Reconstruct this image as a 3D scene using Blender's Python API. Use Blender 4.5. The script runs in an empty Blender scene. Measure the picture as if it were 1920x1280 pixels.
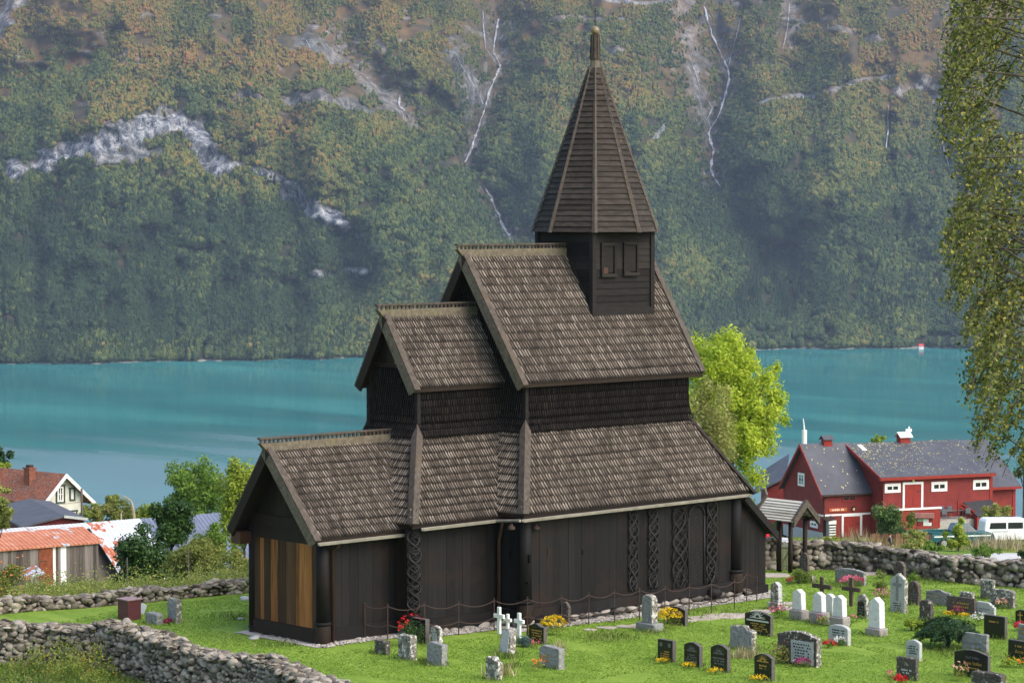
import bpy, bmesh, math, random
import numpy as np
from mathutils import Vector, Matrix

random.seed(7)
rng = np.random.default_rng(7)
S = bpy.context.scene
COL = S.collection
rad = math.radians

# ------------------------------------------------------------------ camera
CAM = np.array([-66.382, -73.793, 14.941])
YAW, PITCH, FPX = 0.7509, 0.0504, 5000.0
cam = bpy.data.cameras.new('camera')
cam.sensor_width = 36.0
cam.lens = FPX / 1920.0 * 36.0
cam.clip_start = 0.5
cam.clip_end = 12000.0
camo = bpy.data.objects.new('camera', cam)
COL.objects.link(camo)
camo.location = CAM
camo.rotation_euler = (math.pi / 2 - PITCH, 0, -YAW)
S.camera = camo

# ------------------------------------------------------------------ light
SUN_EL, SUN_AZ = rad(44), rad(43 + 124)      # azimuth clockwise from +Y
w = bpy.data.worlds.new('World')
S.world = w
w.use_nodes = True
wn = w.node_tree
wn.nodes.clear()
sky = wn.nodes.new('ShaderNodeTexSky')
sky.sky_type = 'NISHITA'
sky.sun_disc = False
sky.sun_elevation = SUN_EL
sky.sun_rotation = SUN_AZ
sky.air_density = 1.0
sky.dust_density = 3.0
bg = wn.nodes.new('ShaderNodeBackground')
bg.inputs['Strength'].default_value = 0.15
wo = wn.nodes.new('ShaderNodeOutputWorld')
wn.links.new(sky.outputs[0], bg.inputs['Color'])
wn.links.new(bg.outputs[0], wo.inputs['Surface'])
sl = bpy.data.lights.new('sun', 'SUN')
sl.energy = 1.2
sl.angle = rad(60)
sl.color = (1.0, 0.96, 0.9)
so = bpy.data.objects.new('sun', sl)
COL.objects.link(so)
_d = Vector((math.sin(SUN_AZ) * math.cos(SUN_EL), math.cos(SUN_AZ) * math.cos(SUN_EL), math.sin(SUN_EL)))
so.rotation_euler = _d.to_track_quat('Z', 'Y').to_euler()
S.view_settings.view_transform = 'Standard'
S.view_settings.look = 'None'
S.view_settings.gamma = 1.0
S.view_settings.exposure = 1.06
S.cycles.max_bounces = 6
S.cycles.transparent_max_bounces = 6
S.cycles.volume_bounces = 1
S.cycles.caustics_reflective = False
S.cycles.caustics_refractive = False

# ------------------------------------------------------------------ photo geometry helpers
_s, _c = math.sin(YAW), math.cos(YAW)
_cp, _sp = math.cos(PITCH), math.sin(PITCH)
RT = np.array([_c, -_s, 0.0])
FH = np.array([_s, _c, 0.0])
FW = np.array([_s * _cp, _c * _cp, -_sp])
UP = np.array([_s * _sp, _c * _sp, _cp])
def ray(px, py): return FW + RT * ((px - 960) / FPX) - UP * ((py - 640) / FPX)
def PT(px, py, f):
    d = ray(px, py)
    return CAM + d * (f / d.dot(FH))
def PL(px, py, P, N):
    d = ray(px, py)
    N = np.array(N, float)
    return CAM + d * ((np.array(P, float) - CAM).dot(N) / d.dot(N))
def fr_of(x, y):
    dx, dy = x - CAM[0], y - CAM[1]
    return dx * _s + dy * _c, dx * _c - dy * _s
def xy_of(f, r): return CAM[0] + FH[0] * f + RT[0] * r, CAM[1] + FH[1] * f + RT[1] * r
def sstep(a, b, x):
    t = np.clip((x - a) / (b - a), 0, 1)
    return t * t * (3 - 2 * t)
_ZF = np.array([-60, 0, 30, 50, 65, 76, 83, 88, 112, 122, 150, 190, 235, 270, 320, 420, 600, 750, 900, 1400])
_ZZ = np.array([23, 13.0, 8.0, 4.5, 1.5, -.05, -.2, -.25, -.3, -1.4, -4.9, -9.4, -14.4, -18.6, -28, -52, -96, -135, -160, -165.])
_fx = np.linspace(-60, 1400, 2921)
_fz = np.interp(_fx, _ZF, _ZZ)
_fz = np.convolve(np.pad(_fz, 5, mode='edge'), np.ones(11) / 11, 'valid')
# inner line of the near stone wall (f, r): left of / nearer than it the ground is lower
NW = [(96.5, -27), (94.6, -20), (93.6, -16), (92.6, -14), (90, -11.8), (87.4, -10.2), (84.4, -7.5), (80.5, -5.4), (75, -3.2), (66, .4)]
_NWf = np.array([p[0] for p in NW][::-1]); _NWr = np.array([p[1] for p in NW][::-1])
def vnoise(x, y, seed=0):
    xi, yi = np.floor(x).astype(np.int64), np.floor(y).astype(np.int64)
    xf, yf = x - xi, y - yi
    def h(a, b):
        n = (a * 374761393 + b * 668265263 + seed * 982451653) & 0xffffffff
        n = ((n ^ (n >> 13)) * 1274126177) & 0xffffffff
        return ((n ^ (n >> 16)) & 0xffff) / 65535.0
    u, v = xf * xf * (3 - 2 * xf), yf * yf * (3 - 2 * yf)
    return (h(xi, yi) * (1 - u) + h(xi + 1, yi) * u) * (1 - v) + (h(xi, yi + 1) * (1 - u) + h(xi + 1, yi + 1) * u) * v
def fbm(x, y, o=4, seed=0):
    t, a, n = 0.0, 1.0, 0.0
    for i in range(o):
        t = t + a * vnoise(x * 2 ** i, y * 2 ** i, seed + i * 17)
        n += a; a *= 0.5
    return t / n
def zg(x, y):
    """ground height"""
    x = np.asarray(x, float); y = np.asarray(y, float)
    f, r = fr_of(x, y)
    z = np.interp(f, _fx, _fz)
    pxl = r / np.maximum(f, 1) * FPX + 960
    f0 = np.interp(pxl, [-400, 0, 260, 480, 700, 900], [98, 100.0, 102.8, 105.6, 109.5, 113])
    zl = np.interp(f - (f0 - 102), [95, 102, 104, 120, 150, 190, 235, 270, 320, 400], [9, -.25, -.6, -2.75, -7.0, -12.2, -17, -20.5, -29, -47])
    z = z + (np.minimum(z, zl) - z) * sstep(-.02, -.05, r / np.maximum(f, 1)) * sstep(98, 102, f)
    rw = np.interp(f, _NWf, _NWr)
    z = z - 0.75 * sstep(0.2, -1.4, r - rw) * sstep(98, 92, f) * sstep(66, 76, f)
    near = sstep(70, 84, f) * sstep(116, 108, f)
    z = z + near * ((fbm(x * .35, y * .35, 3, 5) - .5) * .14)
    far = sstep(114, 130, f)
    z = z + far * ((fbm(x * .08, y * .08, 3, 9) - .5) * 1.0)
    return z
def GZ(x, y): return float(zg(x, y))
def G(px, py):
    """point where the sight line through a photo pixel meets the ground"""
    d = ray(px, py)
    t = np.linspace(40, 1300, 6000)
    P = CAM[None, :] + d[None, :] * t[:, None]
    below = P[:, 2] < zg(P[:, 0], P[:, 1])
    i = int(np.argmax(below)) if below.any() else len(t) - 1
    a, b = t[max(i - 1, 0)], t[i]
    for _ in range(25):
        m = .5 * (a + b); q = CAM + d * m
        if q[2] < GZ(q[0], q[1]): b = m
        else: a = m
    return CAM + d * b
def pxm(P):
    return FPX / ((np.array(P) - CAM).dot(FW))

# ------------------------------------------------------------------ object helpers
class MB:
    def __init__(s): s.v, s.f, s.m = [], [], []
    def add(s, vs, fs, m=0):
        b = len(s.v)
        s.v.extend([tuple(map(float, q)) for q in vs])
        for q in fs:
            s.f.append(tuple(b + i for i in q)); s.m.append(m)
    def hexa(s, c, m=0):           # 8 corners: 4 bottom ring, 4 top ring
        s.add(c, [(3, 2, 1, 0), (4, 5, 6, 7), (0, 1, 5, 4), (1, 2, 6, 5), (2, 3, 7, 6), (3, 0, 4, 7)], m)
    def box(s, a, b, m=0):
        x0, y0, z0 = a; x1, y1, z1 = b
        s.hexa([(x0, y0, z0), (x1, y0, z0), (x1, y1, z0), (x0, y1, z0), (x0, y0, z1), (x1, y0, z1), (x1, y1, z1), (x0, y1, z1)], m)
    def obox(s, o, U, V, W, m=0):  # corner + three edge vectors
        o, U, V, W = map(lambda q: np.array(q, float), (o, U, V, W))
        s.hexa([o, o + U, o + U + V, o + V, o + W, o + U + W, o + U + V + W, o + V + W], m)
    def bar(s, a, b, wd, th, up=(0, 0, 1), m=0):  # beam from a to b, width wd (sideways), thickness th (along up-ish)
        a, b, up = np.array(a, float), np.array(b, float), np.array(up, float)
        t = b - a; t /= np.linalg.norm(t)
        sd = np.cross(t, up); sd /= np.linalg.norm(sd)
        n = np.cross(sd, t)
        o = a - sd * wd / 2 - n * th / 2
        s.obox(o, b - a, sd * wd, n * th, m)
    def tube(s, pts, r, n=6, m=0, cap=True):
        pts = [np.array(p, float) for p in pts]
        rs = r if hasattr(r, '__len__') else [r] * len(pts)
        vs = []
        t0 = pts[1] - pts[0]; a = np.array((0, 0, 1.)) if abs(t0[2]) < .8 * np.linalg.norm(t0) else np.array((1., 0, 0))
        for i, p in enumerate(pts):
            t = pts[min(i + 1, len(pts) - 1)] - pts[max(i - 1, 0)]
            t = t / (np.linalg.norm(t) + 1e-9)
            x = np.cross(t, a); x /= np.linalg.norm(x) + 1e-9
            y = np.cross(x, t); a = y
            for k in range(n):
                q = 2 * math.pi * k / n
                vs.append(p + (x * math.cos(q) + y * math.sin(q)) * rs[i])
        fs = []
        for i in range(len(pts) - 1):
            for k in range(n):
                fs.append((i * n + k, i * n + (k + 1) % n, (i + 1) * n + (k + 1) % n, (i + 1) * n + k))
        if cap:
            fs.append(tuple(range(n))[::-1]); fs.append(tuple((len(pts) - 1) * n + k for k in range(n)))
        s.add(vs, fs, m)
    def lathe(s, c, prof, n=16, m=0):             # prof [(r,z)]
        vs, fs = [], []
        for r, z in prof:
            for k in range(n):
                q = 2 * math.pi * k / n
                vs.append((c[0] + r * math.cos(q), c[1] + r * math.sin(q), c[2] + z))
        for i in range(len(prof) - 1):
            for k in range(n):
                fs.append((i * n + k, i * n + (k + 1) % n, (i + 1) * n + (k + 1) % n, (i + 1) * n + k))
        fs.append(tuple(range(n))[::-1]); fs.append(tuple((len(prof) - 1) * n + k for k in range(n)))
        s.add(vs, fs, m)
    def prism(s, poly, ext, m=0):                 # planar 3-D polygon swept along vector ext
        p = [np.array(q, float) for q in poly]; e = np.array(ext, float); n = len(p)
        s.add(p + [q + e for q in p], [tuple(range(n))[::-1], tuple(range(n, 2 * n))] +
              [(i, (i + 1) % n, n + (i + 1) % n, n + i) for i in range(n)], m)
    def build(s, name, mats, parent=None, smooth=False, local=False):
        me = bpy.data.meshes.new(name)
        me.from_pydata(s.v, [], s.f)
        mats = mats if isinstance(mats, (list, tuple)) else [mats]
        for q in mats: me.materials.append(q)
        if len(mats) > 1: me.polygons.foreach_set('material_index', s.m)
        bm = bmesh.new(); bm.from_mesh(me); bmesh.ops.recalc_face_normals(bm, faces=bm.faces); bm.to_mesh(me); bm.free()
        if smooth: me.polygons.foreach_set('use_smooth', [True] * len(me.polygons))
        return link(name, me, parent, local)
def link(name, me, parent=None, local=False):
    o = bpy.data.objects.new(name, me)
    COL.objects.link(o)
    if parent is not None:
        o.parent = parent
        if not local:
            r = parent; L = Vector((0, 0, 0))
            while r is not None:
                if r.get('_base') is not None: L = Vector(r['_base'])
                r = r.parent
            if parent.get('_base') is not None: o.matrix_parent_inverse = Matrix.Translation(-L)
    return o
def arrays(name, V, Fc, mats, parent=None, smooth=False, local=False):
    """fast mesh from numpy arrays; Fc (n,k)"""
    me = bpy.data.meshes.new(name)
    V = np.asarray(V, np.float32); Fc = np.asarray(Fc, np.int32)
    n, k = Fc.shape
    me.vertices.add(len(V)); me.vertices.foreach_set('co', V.ravel())
    me.loops.add(n * k); me.loops.foreach_set('vertex_index', Fc.ravel())
    me.polygons.add(n)
    me.polygons.foreach_set('loop_start', np.arange(0, n * k, k, dtype=np.int32))
    if smooth: me.polygons.foreach_set('use_smooth', np.ones(n, bool))
    for q in (mats if isinstance(mats, (list, tuple)) else [mats]): me.materials.append(q)
    me.update(calc_edges=True)
    return link(name, me, parent, local)
def tag(o, label, cat=None, group=None, kind=None):
    o['label'] = label
    if cat: o['category'] = cat
    if group: o['group'] = group
    if kind: o['kind'] = kind
    return o
def thing(name, loc, label, cat, group=None, rotz=0.0):
    o = bpy.data.objects.new(name, None); COL.objects.link(o)
    o.empty_display_size = .3
    o.location = tuple(float(q) for q in loc); o.rotation_euler = (0, 0, rotz)
    if rotz == 0.0: o['_base'] = [float(q) for q in loc]
    return tag(o, label, cat, group)
def copy_tree(o, parent=None):
    c = o.copy(); COL.objects.link(c)
    if parent is not None: c.parent = parent
    for ch in [q for q in bpy.data.objects if q.parent == o]: copy_tree(ch, c)
    return c

# ------------------------------------------------------------------ materials
class NT:
    def __init__(s, name):
        s.m = bpy.data.materials.new(name); s.m.use_nodes = True
        s.t = s.m.node_tree; s.n = s.t.nodes; s.n.clear()
        s.out = s.n.new('ShaderNodeOutputMaterial')
    def nd(s, typ, **kw):
        q = s.n.new('ShaderNode' + typ)
        for k, v in kw.items(): setattr(q, k, v)
        return q
    def L(s, a, b): s.t.links.new(a, b)
    def pos(s, scale=(1, 1, 1), rot=(0, 0, 0), src='pos'):
        if src == 'pos': o = s.nd('NewGeometry').outputs['Position']
        else: o = s.nd('TexCoord').outputs['Object']
        mp = s.nd('Mapping'); mp.inputs['Scale'].default_value = scale; mp.inputs['Rotation'].default_value = rot
        s.L(o, mp.inputs['Vector']); return mp.outputs[0]
    def noise(s, vec, scale=1, detail=4, rough=.55):
        q = s.nd('TexNoise'); q.inputs['Scale'].default_value = scale; q.inputs['Detail'].default_value = detail
        q.inputs['Roughness'].default_value = rough
        s.L(vec, q.inputs['Vector']); return q.outputs['Fac']
    def voro(s, vec, scale=1, feature='F1', out='Distance'):
        q = s.nd('TexVoronoi'); q.feature = feature; q.inputs['Scale'].default_value = scale
        s.L(vec, q.inputs['Vector']); return q.outputs[out]
    def island(s): return s.nd('NewGeometry').outputs['Random Per Island']
    def ramp(s, fac, stops):
        q = s.nd('ValToRGB'); e = q.color_ramp.elements
        while len(e) < len(stops): e.new(.5)
        for el, (p, c) in zip(e, stops):
            el.position = p; el.color = (c[0], c[1], c[2], 1) if hasattr(c, '__len__') else (c, c, c, 1)
        s.L(fac, q.inputs[0]); return q.outputs[0]
    def mix(s, fac, a, b, mode='MIX'):
        q = s.nd('MixRGB', blend_type=mode)
        for i, v in ((0, fac), (1, a), (2, b)):
            if hasattr(v, 'is_linked') or hasattr(v, 'links'): s.L(v, q.inputs[i])
            elif hasattr(v, '__len__'): q.inputs[i].default_value = (v[0], v[1], v[2], 1)
            elif i == 0: q.inputs[0].default_value = v
            else: q.inputs[i].default_value = (v, v, v, 1)
        return q.outputs[0]
    def math(s, op, a, b=None):
        q = s.nd('Math', operation=op)
        for i, v in ((0, a), (1, b)):
            if v is None: continue
            if hasattr(v, 'links'): s.L(v, q.inputs[i])
            else: q.inputs[i].default_value = v
        return q.outputs[0]
    def bump(s, h, strength=.3, dist=.05):
        q = s.nd('Bump'); q.inputs['Strength'].default_value = strength; q.inputs['Distance'].default_value = dist
        s.L(h, q.inputs['Height']); return q.outputs[0]
    def prin(s, col, rough=.8, spec=.3, bump=None, metal=0, **kw):
        q = s.nd('BsdfPrincipled')
        if hasattr(col, 'links'): s.L(col, q.inputs['Base Color'])
        else: q.inputs['Base Color'].default_value = (col[0], col[1], col[2], 1)
        if hasattr(rough, 'links'): s.L(rough, q.inputs['Roughness'])
        else: q.inputs['Roughness'].default_value = rough
        q.inputs['Specular IOR Level'].default_value = spec
        q.inputs['Metallic'].default_value = metal
        if bump is not None: s.L(bump, q.inputs['Normal'])
        return q.outputs[0]
    def done(s, sh):
        s.L(sh, s.out.inputs['Surface']); return s.m

def plain(name, c, rough=.6, spec=.3, metal=0, var=.25, sc=3):
    t = NT(name)
    n = t.noise(t.pos(), sc, 5)
    col = t.mix(1, c, t.ramp(n, [(.3, 1 - var), (.7, 1 + var)]), 'MULTIPLY')
    return t.done(t.prin(col, rough, spec, metal=metal))
def wood(name, stops, grain=(14, 14, 1.2), isl=.5, patch=None, rough=.85, bump=.25, spec=.15):
    """timber: grain noise stretched along z (or the axis with the small scale), tone per board, weathered patches"""
    t = NT(name)
    g = t.noise(t.pos(grain), 1, 5, .65)
    f = t.math('ADD', t.math('MULTIPLY', g, 1 - isl), t.math('MULTIPLY', t.island(), isl))
    col = t.ramp(f, stops)
    if patch:
        pn = t.noise(t.pos((patch[2],) * 3), 1, 4, .6)
        col = t.mix(t.ramp(pn, [(patch[0], 0), (patch[1], 1)]), col, patch[3])
    return t.done(t.prin(col, rough, spec, t.bump(g, bump, .02)))
def stone(name, stops, lichen=None, sc=6, isl=.0, rough=.85, bump=.5, lsc=9, lthr=(.52, .6)):
    t = NT(name)
    n = t.noise(t.pos(), sc, 8, .65)
    f = t.math('ADD', t.math('MULTIPLY', n, 1 - isl), t.math('MULTIPLY', t.island(), isl)) if isl else n
    col = t.ramp(f, stops)
    if lichen:
        for k, lc in enumerate(lichen):
            ln = t.noise(t.pos((1, 1, 1), (k * .7, k, .3)), lsc * (1 + .4 * k), 6, .7)
            col = t.mix(t.ramp(ln, [(lthr[0] + .04 * k, 0), (lthr[1] + .04 * k, 1)]), col, lc)
    return t.done(t.prin(col, rough, .25, t.bump(n, bump, .03)))
def leafm(name, stops, trans=.35, rough=.6, patch=None):
    """foliage: colour per leaf, some light passing through"""
    t = NT(name)
    isl = t.island()
    if patch:
        pn = t.noise(t.pos((patch,) * 3), 1, 3, .6)
        isl = t.math('ADD', t.math('MULTIPLY', isl, .45), t.math('MULTIPLY', pn, .55))
    col = t.ramp(isl, stops)
    p = t.prin(col, rough, .25)
    tr = t.nd('BsdfTranslucent'); t.L(col, tr.inputs['Color'])
    mx = t.nd('MixShader'); mx.inputs[0].default_value = trans
    t.L(p, mx.inputs[1]); t.L(tr.outputs[0], mx.inputs[2])
    return t.done(mx.outputs[0])

M = {}
M['shingle'] = wood('weathered_shingle', [(.2, (.06, .048, .04)), (.42, (.15, .12, .094)), (.6, (.27, .222, .178)), (.85, (.42, .365, .305))],
                    (10, 10, 1.6), .38, (.5, .74, .55, (.065, .05, .038)), rough=.8)
M['shingle_dark'] = wood('tarred_shingle', [(.2, (.009, .007, .006)), (.5, (.02, .0155, .013)), (.8, (.042, .03, .024)), (.97, (.07, .045, .034))], (9, 9, 1.5), .35, rough=.65)
M['shingle_base'] = wood('tarred_shingle_gap_shade', [(.2, (.016, .013, .011)), (.6, (.045, .036, .029)), (.9, (.09, .073, .06))], (9, 9, 1.5), .4, rough=.8)  # tarred base plates, coloured darker to paint shade into the gaps between shingles
M['shingle_mid'] = wood('aged_shingle', [(.18, (.014, .011, .009)), (.42, (.05, .04, .032)), (.65, (.12, .097, .078)), (.9, (.22, .185, .155))], (9, 9, 1.5), .72, rough=.8)
M['tar'] = wood('tarred_plank', [(.2, (.0055, .005, .005)), (.5, (.0105, .0095, .0092)), (.8, (.018, .0165, .016))], (16, 16, .8), .26, (.52, .72, .8, (.022, .0135, .0105)), rough=.62)
M['tar_brown'] = wood('brown_tarred_timber', [(.2, (.008, .006, .005)), (.5, (.02, .0135, .0095)), (.8, (.042, .026, .017))], (16, 16, .8), .3, rough=.6)
M['brown_plank'] = wood('brown_weathered_plank', [(.22, (.015, .008, .005)), (.5, (.062, .03, .014)), (.8, (.14, .072, .03))], (14, 14, .7), .4, rough=.6)
M['tan'] = wood('bare_pine_plank', [(.3, (.04, .018, .008)), (.44, (.21, .082, .024)), (.68, (.43, .178, .052))], (16, 16, .6), .22, rough=.6)
M['board'] = wood('silvered_board', [(.2, (.03, .024, .0195)), (.5, (.074, .06, .049)), (.85, (.17, .145, .124))], (6, 6, 6), .3, (.5, .75, 1.1, (.1, .07, .05)))
M['crest'] = wood('mossy_board', [(.2, (.05, .042, .03)), (.5, (.125, .105, .075)), (.85, (.23, .2, .15))], (6, 6, 6), .2, (.6, .8, 1.3, (.15, .14, .05)))
M['lap'] = wood('lapped_board', [(.2, (.016, .013, .011)), (.5, (.038, .031, .026)), (.85, (.085, .07, .058))], (3, 3, 9), .16, (.66, .8, 2.2, (.16, .09, .05)))
M['lap_dark'] = wood('dark_lapped_board', [(.2, (.008, .007, .0065)), (.5, (.0175, .0155, .0145)), (.85, (.034, .029, .026))], (3, 3, 9), .45, (.68, .8, 2.2, (.07, .035, .02)))
M['black'] = plain('dark_recess', (.006, .005, .005), .9, .05)
M['copper'] = plain('brown_copper', (.075, .036, .022), .5, .4, .4)
M['zinc'] = plain('grey_gutter', (.3, .27, .23), .45, .4, .3)
M['iron'] = plain('rusty_iron', (.05, .03, .024), .7, .3)
M['rust_chain'] = plain('rusty_chain', (.055, .036, .03), .8, .2)
# ================================================================== SETTING
# ---- ground sheet
fl = np.concatenate([np.linspace(-60, 70, 40), np.linspace(70.5, 118, 140), np.linspace(119, 330, 150), np.linspace(335, 1300, 70)])
ul = np.linspace(-1, 1, 361); ul = np.sign(ul) * (np.abs(ul) ** 1.25)
FF, UU = np.meshgrid(fl, ul, indexing='ij')
RR = UU * (60 + .3 * np.maximum(FF, 0))
GX, GY = xy_of(FF, RR)
GZZ = zg(GX, GY)
nf, nr = FF.shape
idx = np.arange(nf * nr).reshape(nf, nr)
gf = np.stack([idx[:-1, :-1], idx[:-1, 1:], idx[1:, 1:], idx[1:, :-1]], -1).reshape(-1, 4)
t = NT('grass_ground')
n1 = t.noise(t.pos(), .6, 5); n2 = t.noise(t.pos(), 9, 6, .7); n3 = t.noise(t.pos((1.2, .35, 1), (0, 0, .7)), 1.3, 4)
lawn = t.ramp(t.math('ADD', t.math('MULTIPLY', n2, .55), t.math('MULTIPLY', n3, .45)),
              [(.3, (.085, .145, .02)), (.48, (.16, .255, .034)), (.62, (.235, .33, .055)), (.78, (.33, .39, .1))])
rough = t.ramp(t.math('ADD', t.math('MULTIPLY', n2, .5), t.math('MULTIPLY', n1, .5)),
               [(.3, (.05, .085, .015)), (.5, (.12, .2, .03)), (.62, (.2, .25, .05)), (.75, (.27, .22, .08))])
va = t.nd('Attribute', attribute_name='zone')
col = t.mix(va.outputs['Fac'], lawn, rough)
M['ground'] = t.done(t.prin(col, .9, .1, t.bump(n2, .6, .06)))
ground = arrays('ground', np.stack([GX, GY, GZZ], -1).reshape(-1, 3), gf, M['ground'], smooth=True)
zone = 1 - (sstep(82, 84, FF) * sstep(113, 110, FF) * sstep(-1.0, 0.2, RR - np.interp(FF, _NWf, _NWr)) )
zone = np.where(FF < 82, 1 - sstep(-1.0, .2, RR - np.interp(FF, _NWf, _NWr)), zone)
at = ground.data.attributes.new('zone', 'FLOAT', 'POINT'); at.data.foreach_set('value', zone.ravel().astype(np.float32))
tag(ground, 'green churchyard lawn and rough hillside grass', kind='structure')

def sheet(name, pix, m, lift=.03, label=None, sub=14):
    """a sheet following the ground inside a polygon of ground points seen at photo pixels"""
    P = [G(*q) for q in pix]
    bm = bmesh.new()
    bm.faces.new([bm.verts.new((p[0], p[1], 0)) for p in P])
    bmesh.ops.triangulate(bm, faces=bm.faces)
    for _ in range(4): bmesh.ops.subdivide_edges(bm, edges=[e for e in bm.edges if e.calc_length() > .8], cuts=1)
    bmesh.ops.triangulate(bm, faces=bm.faces)
    for v in bm.verts: v.co.z = GZ(v.co.x, v.co.y) + lift
    bmesh.ops.recalc_face_normals(bm, faces=bm.faces)
    me = bpy.data.meshes.new(name); bm.to_mesh(me); bm.free(); me.materials.append(m)
    if me.polygons and me.polygons[0].normal.z < 0: me.flip_normals()
    o = link(name, me); return tag(o, label or name, kind='structure')
t = NT('pale_gravel')
v = t.voro(t.pos(), 14); n = t.noise(t.pos(), 3, 4)
cc = t.nd('TexVoronoi'); cc.inputs['Scale'].default_value = 14; t.L(t.pos(), cc.inputs['Vector'])
gcol = t.mix(.6, t.ramp(n, [(.3, (.24, .215, .18)), (.7, (.42, .385, .33))]), t.ramp(t.noise(t.pos(), 30, 3, .8), [(.3, (.13, .12, .1)), (.65, (.62, .58, .53))]))
M['gravel'] = t.done(t.prin(gcol, .9, .2, t.bump(v, .8, .04)))
M['roadgrit'] = plain('road_grit', (.5, .49, .47), .9, .2, var=.15, sc=1.2)
sheet('road', [(1806, 1040), (1860, 1038), (1925, 1038), (1960, 1046), (1903, 1049), (1870, 1053), (1846, 1058), (1842, 1066), (1792, 1062), (1826, 1052), (1812, 1046)], M['roadgrit'], .05, 'pale gravel road beyond the right stone wall')
sheet('road', [(1425, 1005), (1475, 1006), (1480, 1024), (1420, 1026)], M['roadgrit'], .05, 'pale gravel road seen past the church and the gate')

# ---- fjord water
ZW = 14.94 - 137.0
t = NT('fjord_water')
p = t.pos()
big = t.noise(t.pos((.004, .004, .004)), 1, 3, .5)
band = t.noise(t.pos((.012, .0025, 1), (0, 0, YAW)), 1, 4, .55)
rip = t.noise(t.pos((.5, .5, .5)), 1, 3, .6)
rip2 = t.noise(t.pos((.12, .12, .12)), 1, 2, .6)
col = t.ramp(band, [(.35, (.016, .112, .114)), (.5, (.02, .137, .137)), (.66, (.036, .19, .183))])
h = t.math('ADD', t.math('MULTIPLY', rip, .35), rip2)
# wind-ruffled water near this shore
dd = t.nd('VectorMath', operation='DOT_PRODUCT'); t.L(t.nd('NewGeometry').outputs['Position'], dd.inputs[0]); dd.inputs[1].default_value = tuple(FH)
fd = t.math('SUBTRACT', dd.outputs['Value'], float(CAM.dot(FH)))
near = t.nd('MapRange'); near.inputs['From Min'].default_value = 1750; near.inputs['From Max'].default_value = 1330; near.interpolation_type = 'SMOOTHSTEP'
t.L(t.math('ADD', fd, t.math('MULTIPLY', t.math('SUBTRACT', band, .5), 900)), near.inputs['Value'])
bs = t.nd('Bump'); bs.inputs['Distance'].default_value = .6
t.L(t.math('ADD', t.math('MULTIPLY', near.outputs[0], .5), .06), bs.inputs['Strength']); t.L(h, bs.inputs['Height'])
rg = t.math('ADD', t.math('MULTIPLY', near.outputs[0], .3), .05)
dif = t.nd('BsdfDiffuse'); t.L(col, dif.inputs['Color'])
gl = t.nd('BsdfGlossy'); t.L(rg, gl.inputs['Roughness']); t.L(bs.outputs[0], gl.inputs['Normal']); gl.inputs['Color'].default_value = (.95, .97, .95, 1)
mx = t.nd('MixShader'); t.L(t.math('ADD', t.math('MULTIPLY', near.outputs[0], .12), .31), mx.inputs[0]); t.L(dif.outputs[0], mx.inputs[1]); t.L(gl.outputs[0], mx.inputs[2])
M['water'] = t.done(mx.outputs[0])
mb = MB()
q = [xy_of(f, r) for f, r in ((560, -1500), (560, 1500), (3000, 1500), (3000, -1500))]
mb.add([(x, y, ZW) for x, y in q], [(0, 1, 2, 3)])
tag(mb.build('water', M['water']), 'turquoise fjord water', kind='structure')

# ---- far mountainside
xs = np.arange(-430, 2360, 4.5)
ss = np.concatenate([np.linspace(0, 120, 60), np.linspace(123, 640, 210), np.linspace(645, 1250, 80)])
SZ = np.array([0, 12, 40, 150, 330, 520, 800, 1250]); ZZp = np.array([-2.5, 3.5, 14, 72, 205, 340, 510, 720])
zprof = np.interp(ss, SZ, ZZp)
zprof = np.convolve(np.pad(zprof, 6, mode='edge'), np.ones(13) / 13, 'valid')
zprof[0] = -2.5
XX, SS = np.meshgrid(xs, ss, indexing='ij')
ys_shore = np.interp(XX, [-430, 0, 300, 700, 1000, 1300, 1500, 1920, 2360], [692, 684, 679, 671, 663, 657, 655, 654, 652])
DS = 137.0 / ((ys_shore - 640) / FPX + PITCH)
DS = DS + (fbm(XX / 60, XX * 0 + 3, 3, 3) - .5) * 50
Zb = ZW + zprof[None, :] + 0 * XX
Fb = DS + SS
YB = 640 + FPX * ((14.94 - Zb) / Fb - PITCH)          # photo row of the undisplaced slope
def pdist(poly, X=None, Y=None):
    X = XX if X is None else X; Y = YB if Y is None else Y
    best = np.full(X.shape, 1e9)
    for (x0, y0), (x1, y1) in zip(poly[:-1], poly[1:]):
        dx, dy = x1 - x0, y1 - y0
        tt = np.clip(((X - x0) * dx + (Y - y0) * dy) / (dx * dx + dy * dy), 0, 1)
        best = np.minimum(best, np.hypot(X - x0 - tt * dx, Y - y0 - tt * dy))
    return best
wob = (fbm(XX / 45, YB / 45, 3, 21) - .5) * 46
def gully(poly, depth, width):
    d = np.abs(pdist(poly) + wob * .6)
    return depth * np.maximum(0, 1 - d / width) ** 1.3
g = np.zeros_like(XX)
g += gully([(945, -260), (935, 30), (938, 120), (905, 215), (872, 305), (905, 352), (955, 445), (1010, 560), (1040, 640)], 115, 135)
g += gully([(1340, -260), (1345, 90), (1362, 150), (1332, 238), (1335, 335), (1380, 420), (1440, 520), (1470, 600)], 100, 120)
g += gully([(480, -260), (560, -10), (600, 60), (700, 140), (765, 222), (840, 300)], 66, 85)
g += gully([(1477, -120), (1465, 100), (1500, 180)], 34, 60)
g += gully([(-260, 230), (0, 150), (150, 120), (330, 20), (520, -160)], 48, 80)
g += gully([(1665, 150), (1660, 280), (1690, 420), (1700, 560)], 40, 70)
g += gully([(1760, 200), (1780, 330), (1830, 450)], 48, 80)
g += gully([(120, 330), (60, 420), (80, 560)], 26, 90) + gully([(560, 380), (640, 470), (660, 600)], 40, 80)
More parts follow.
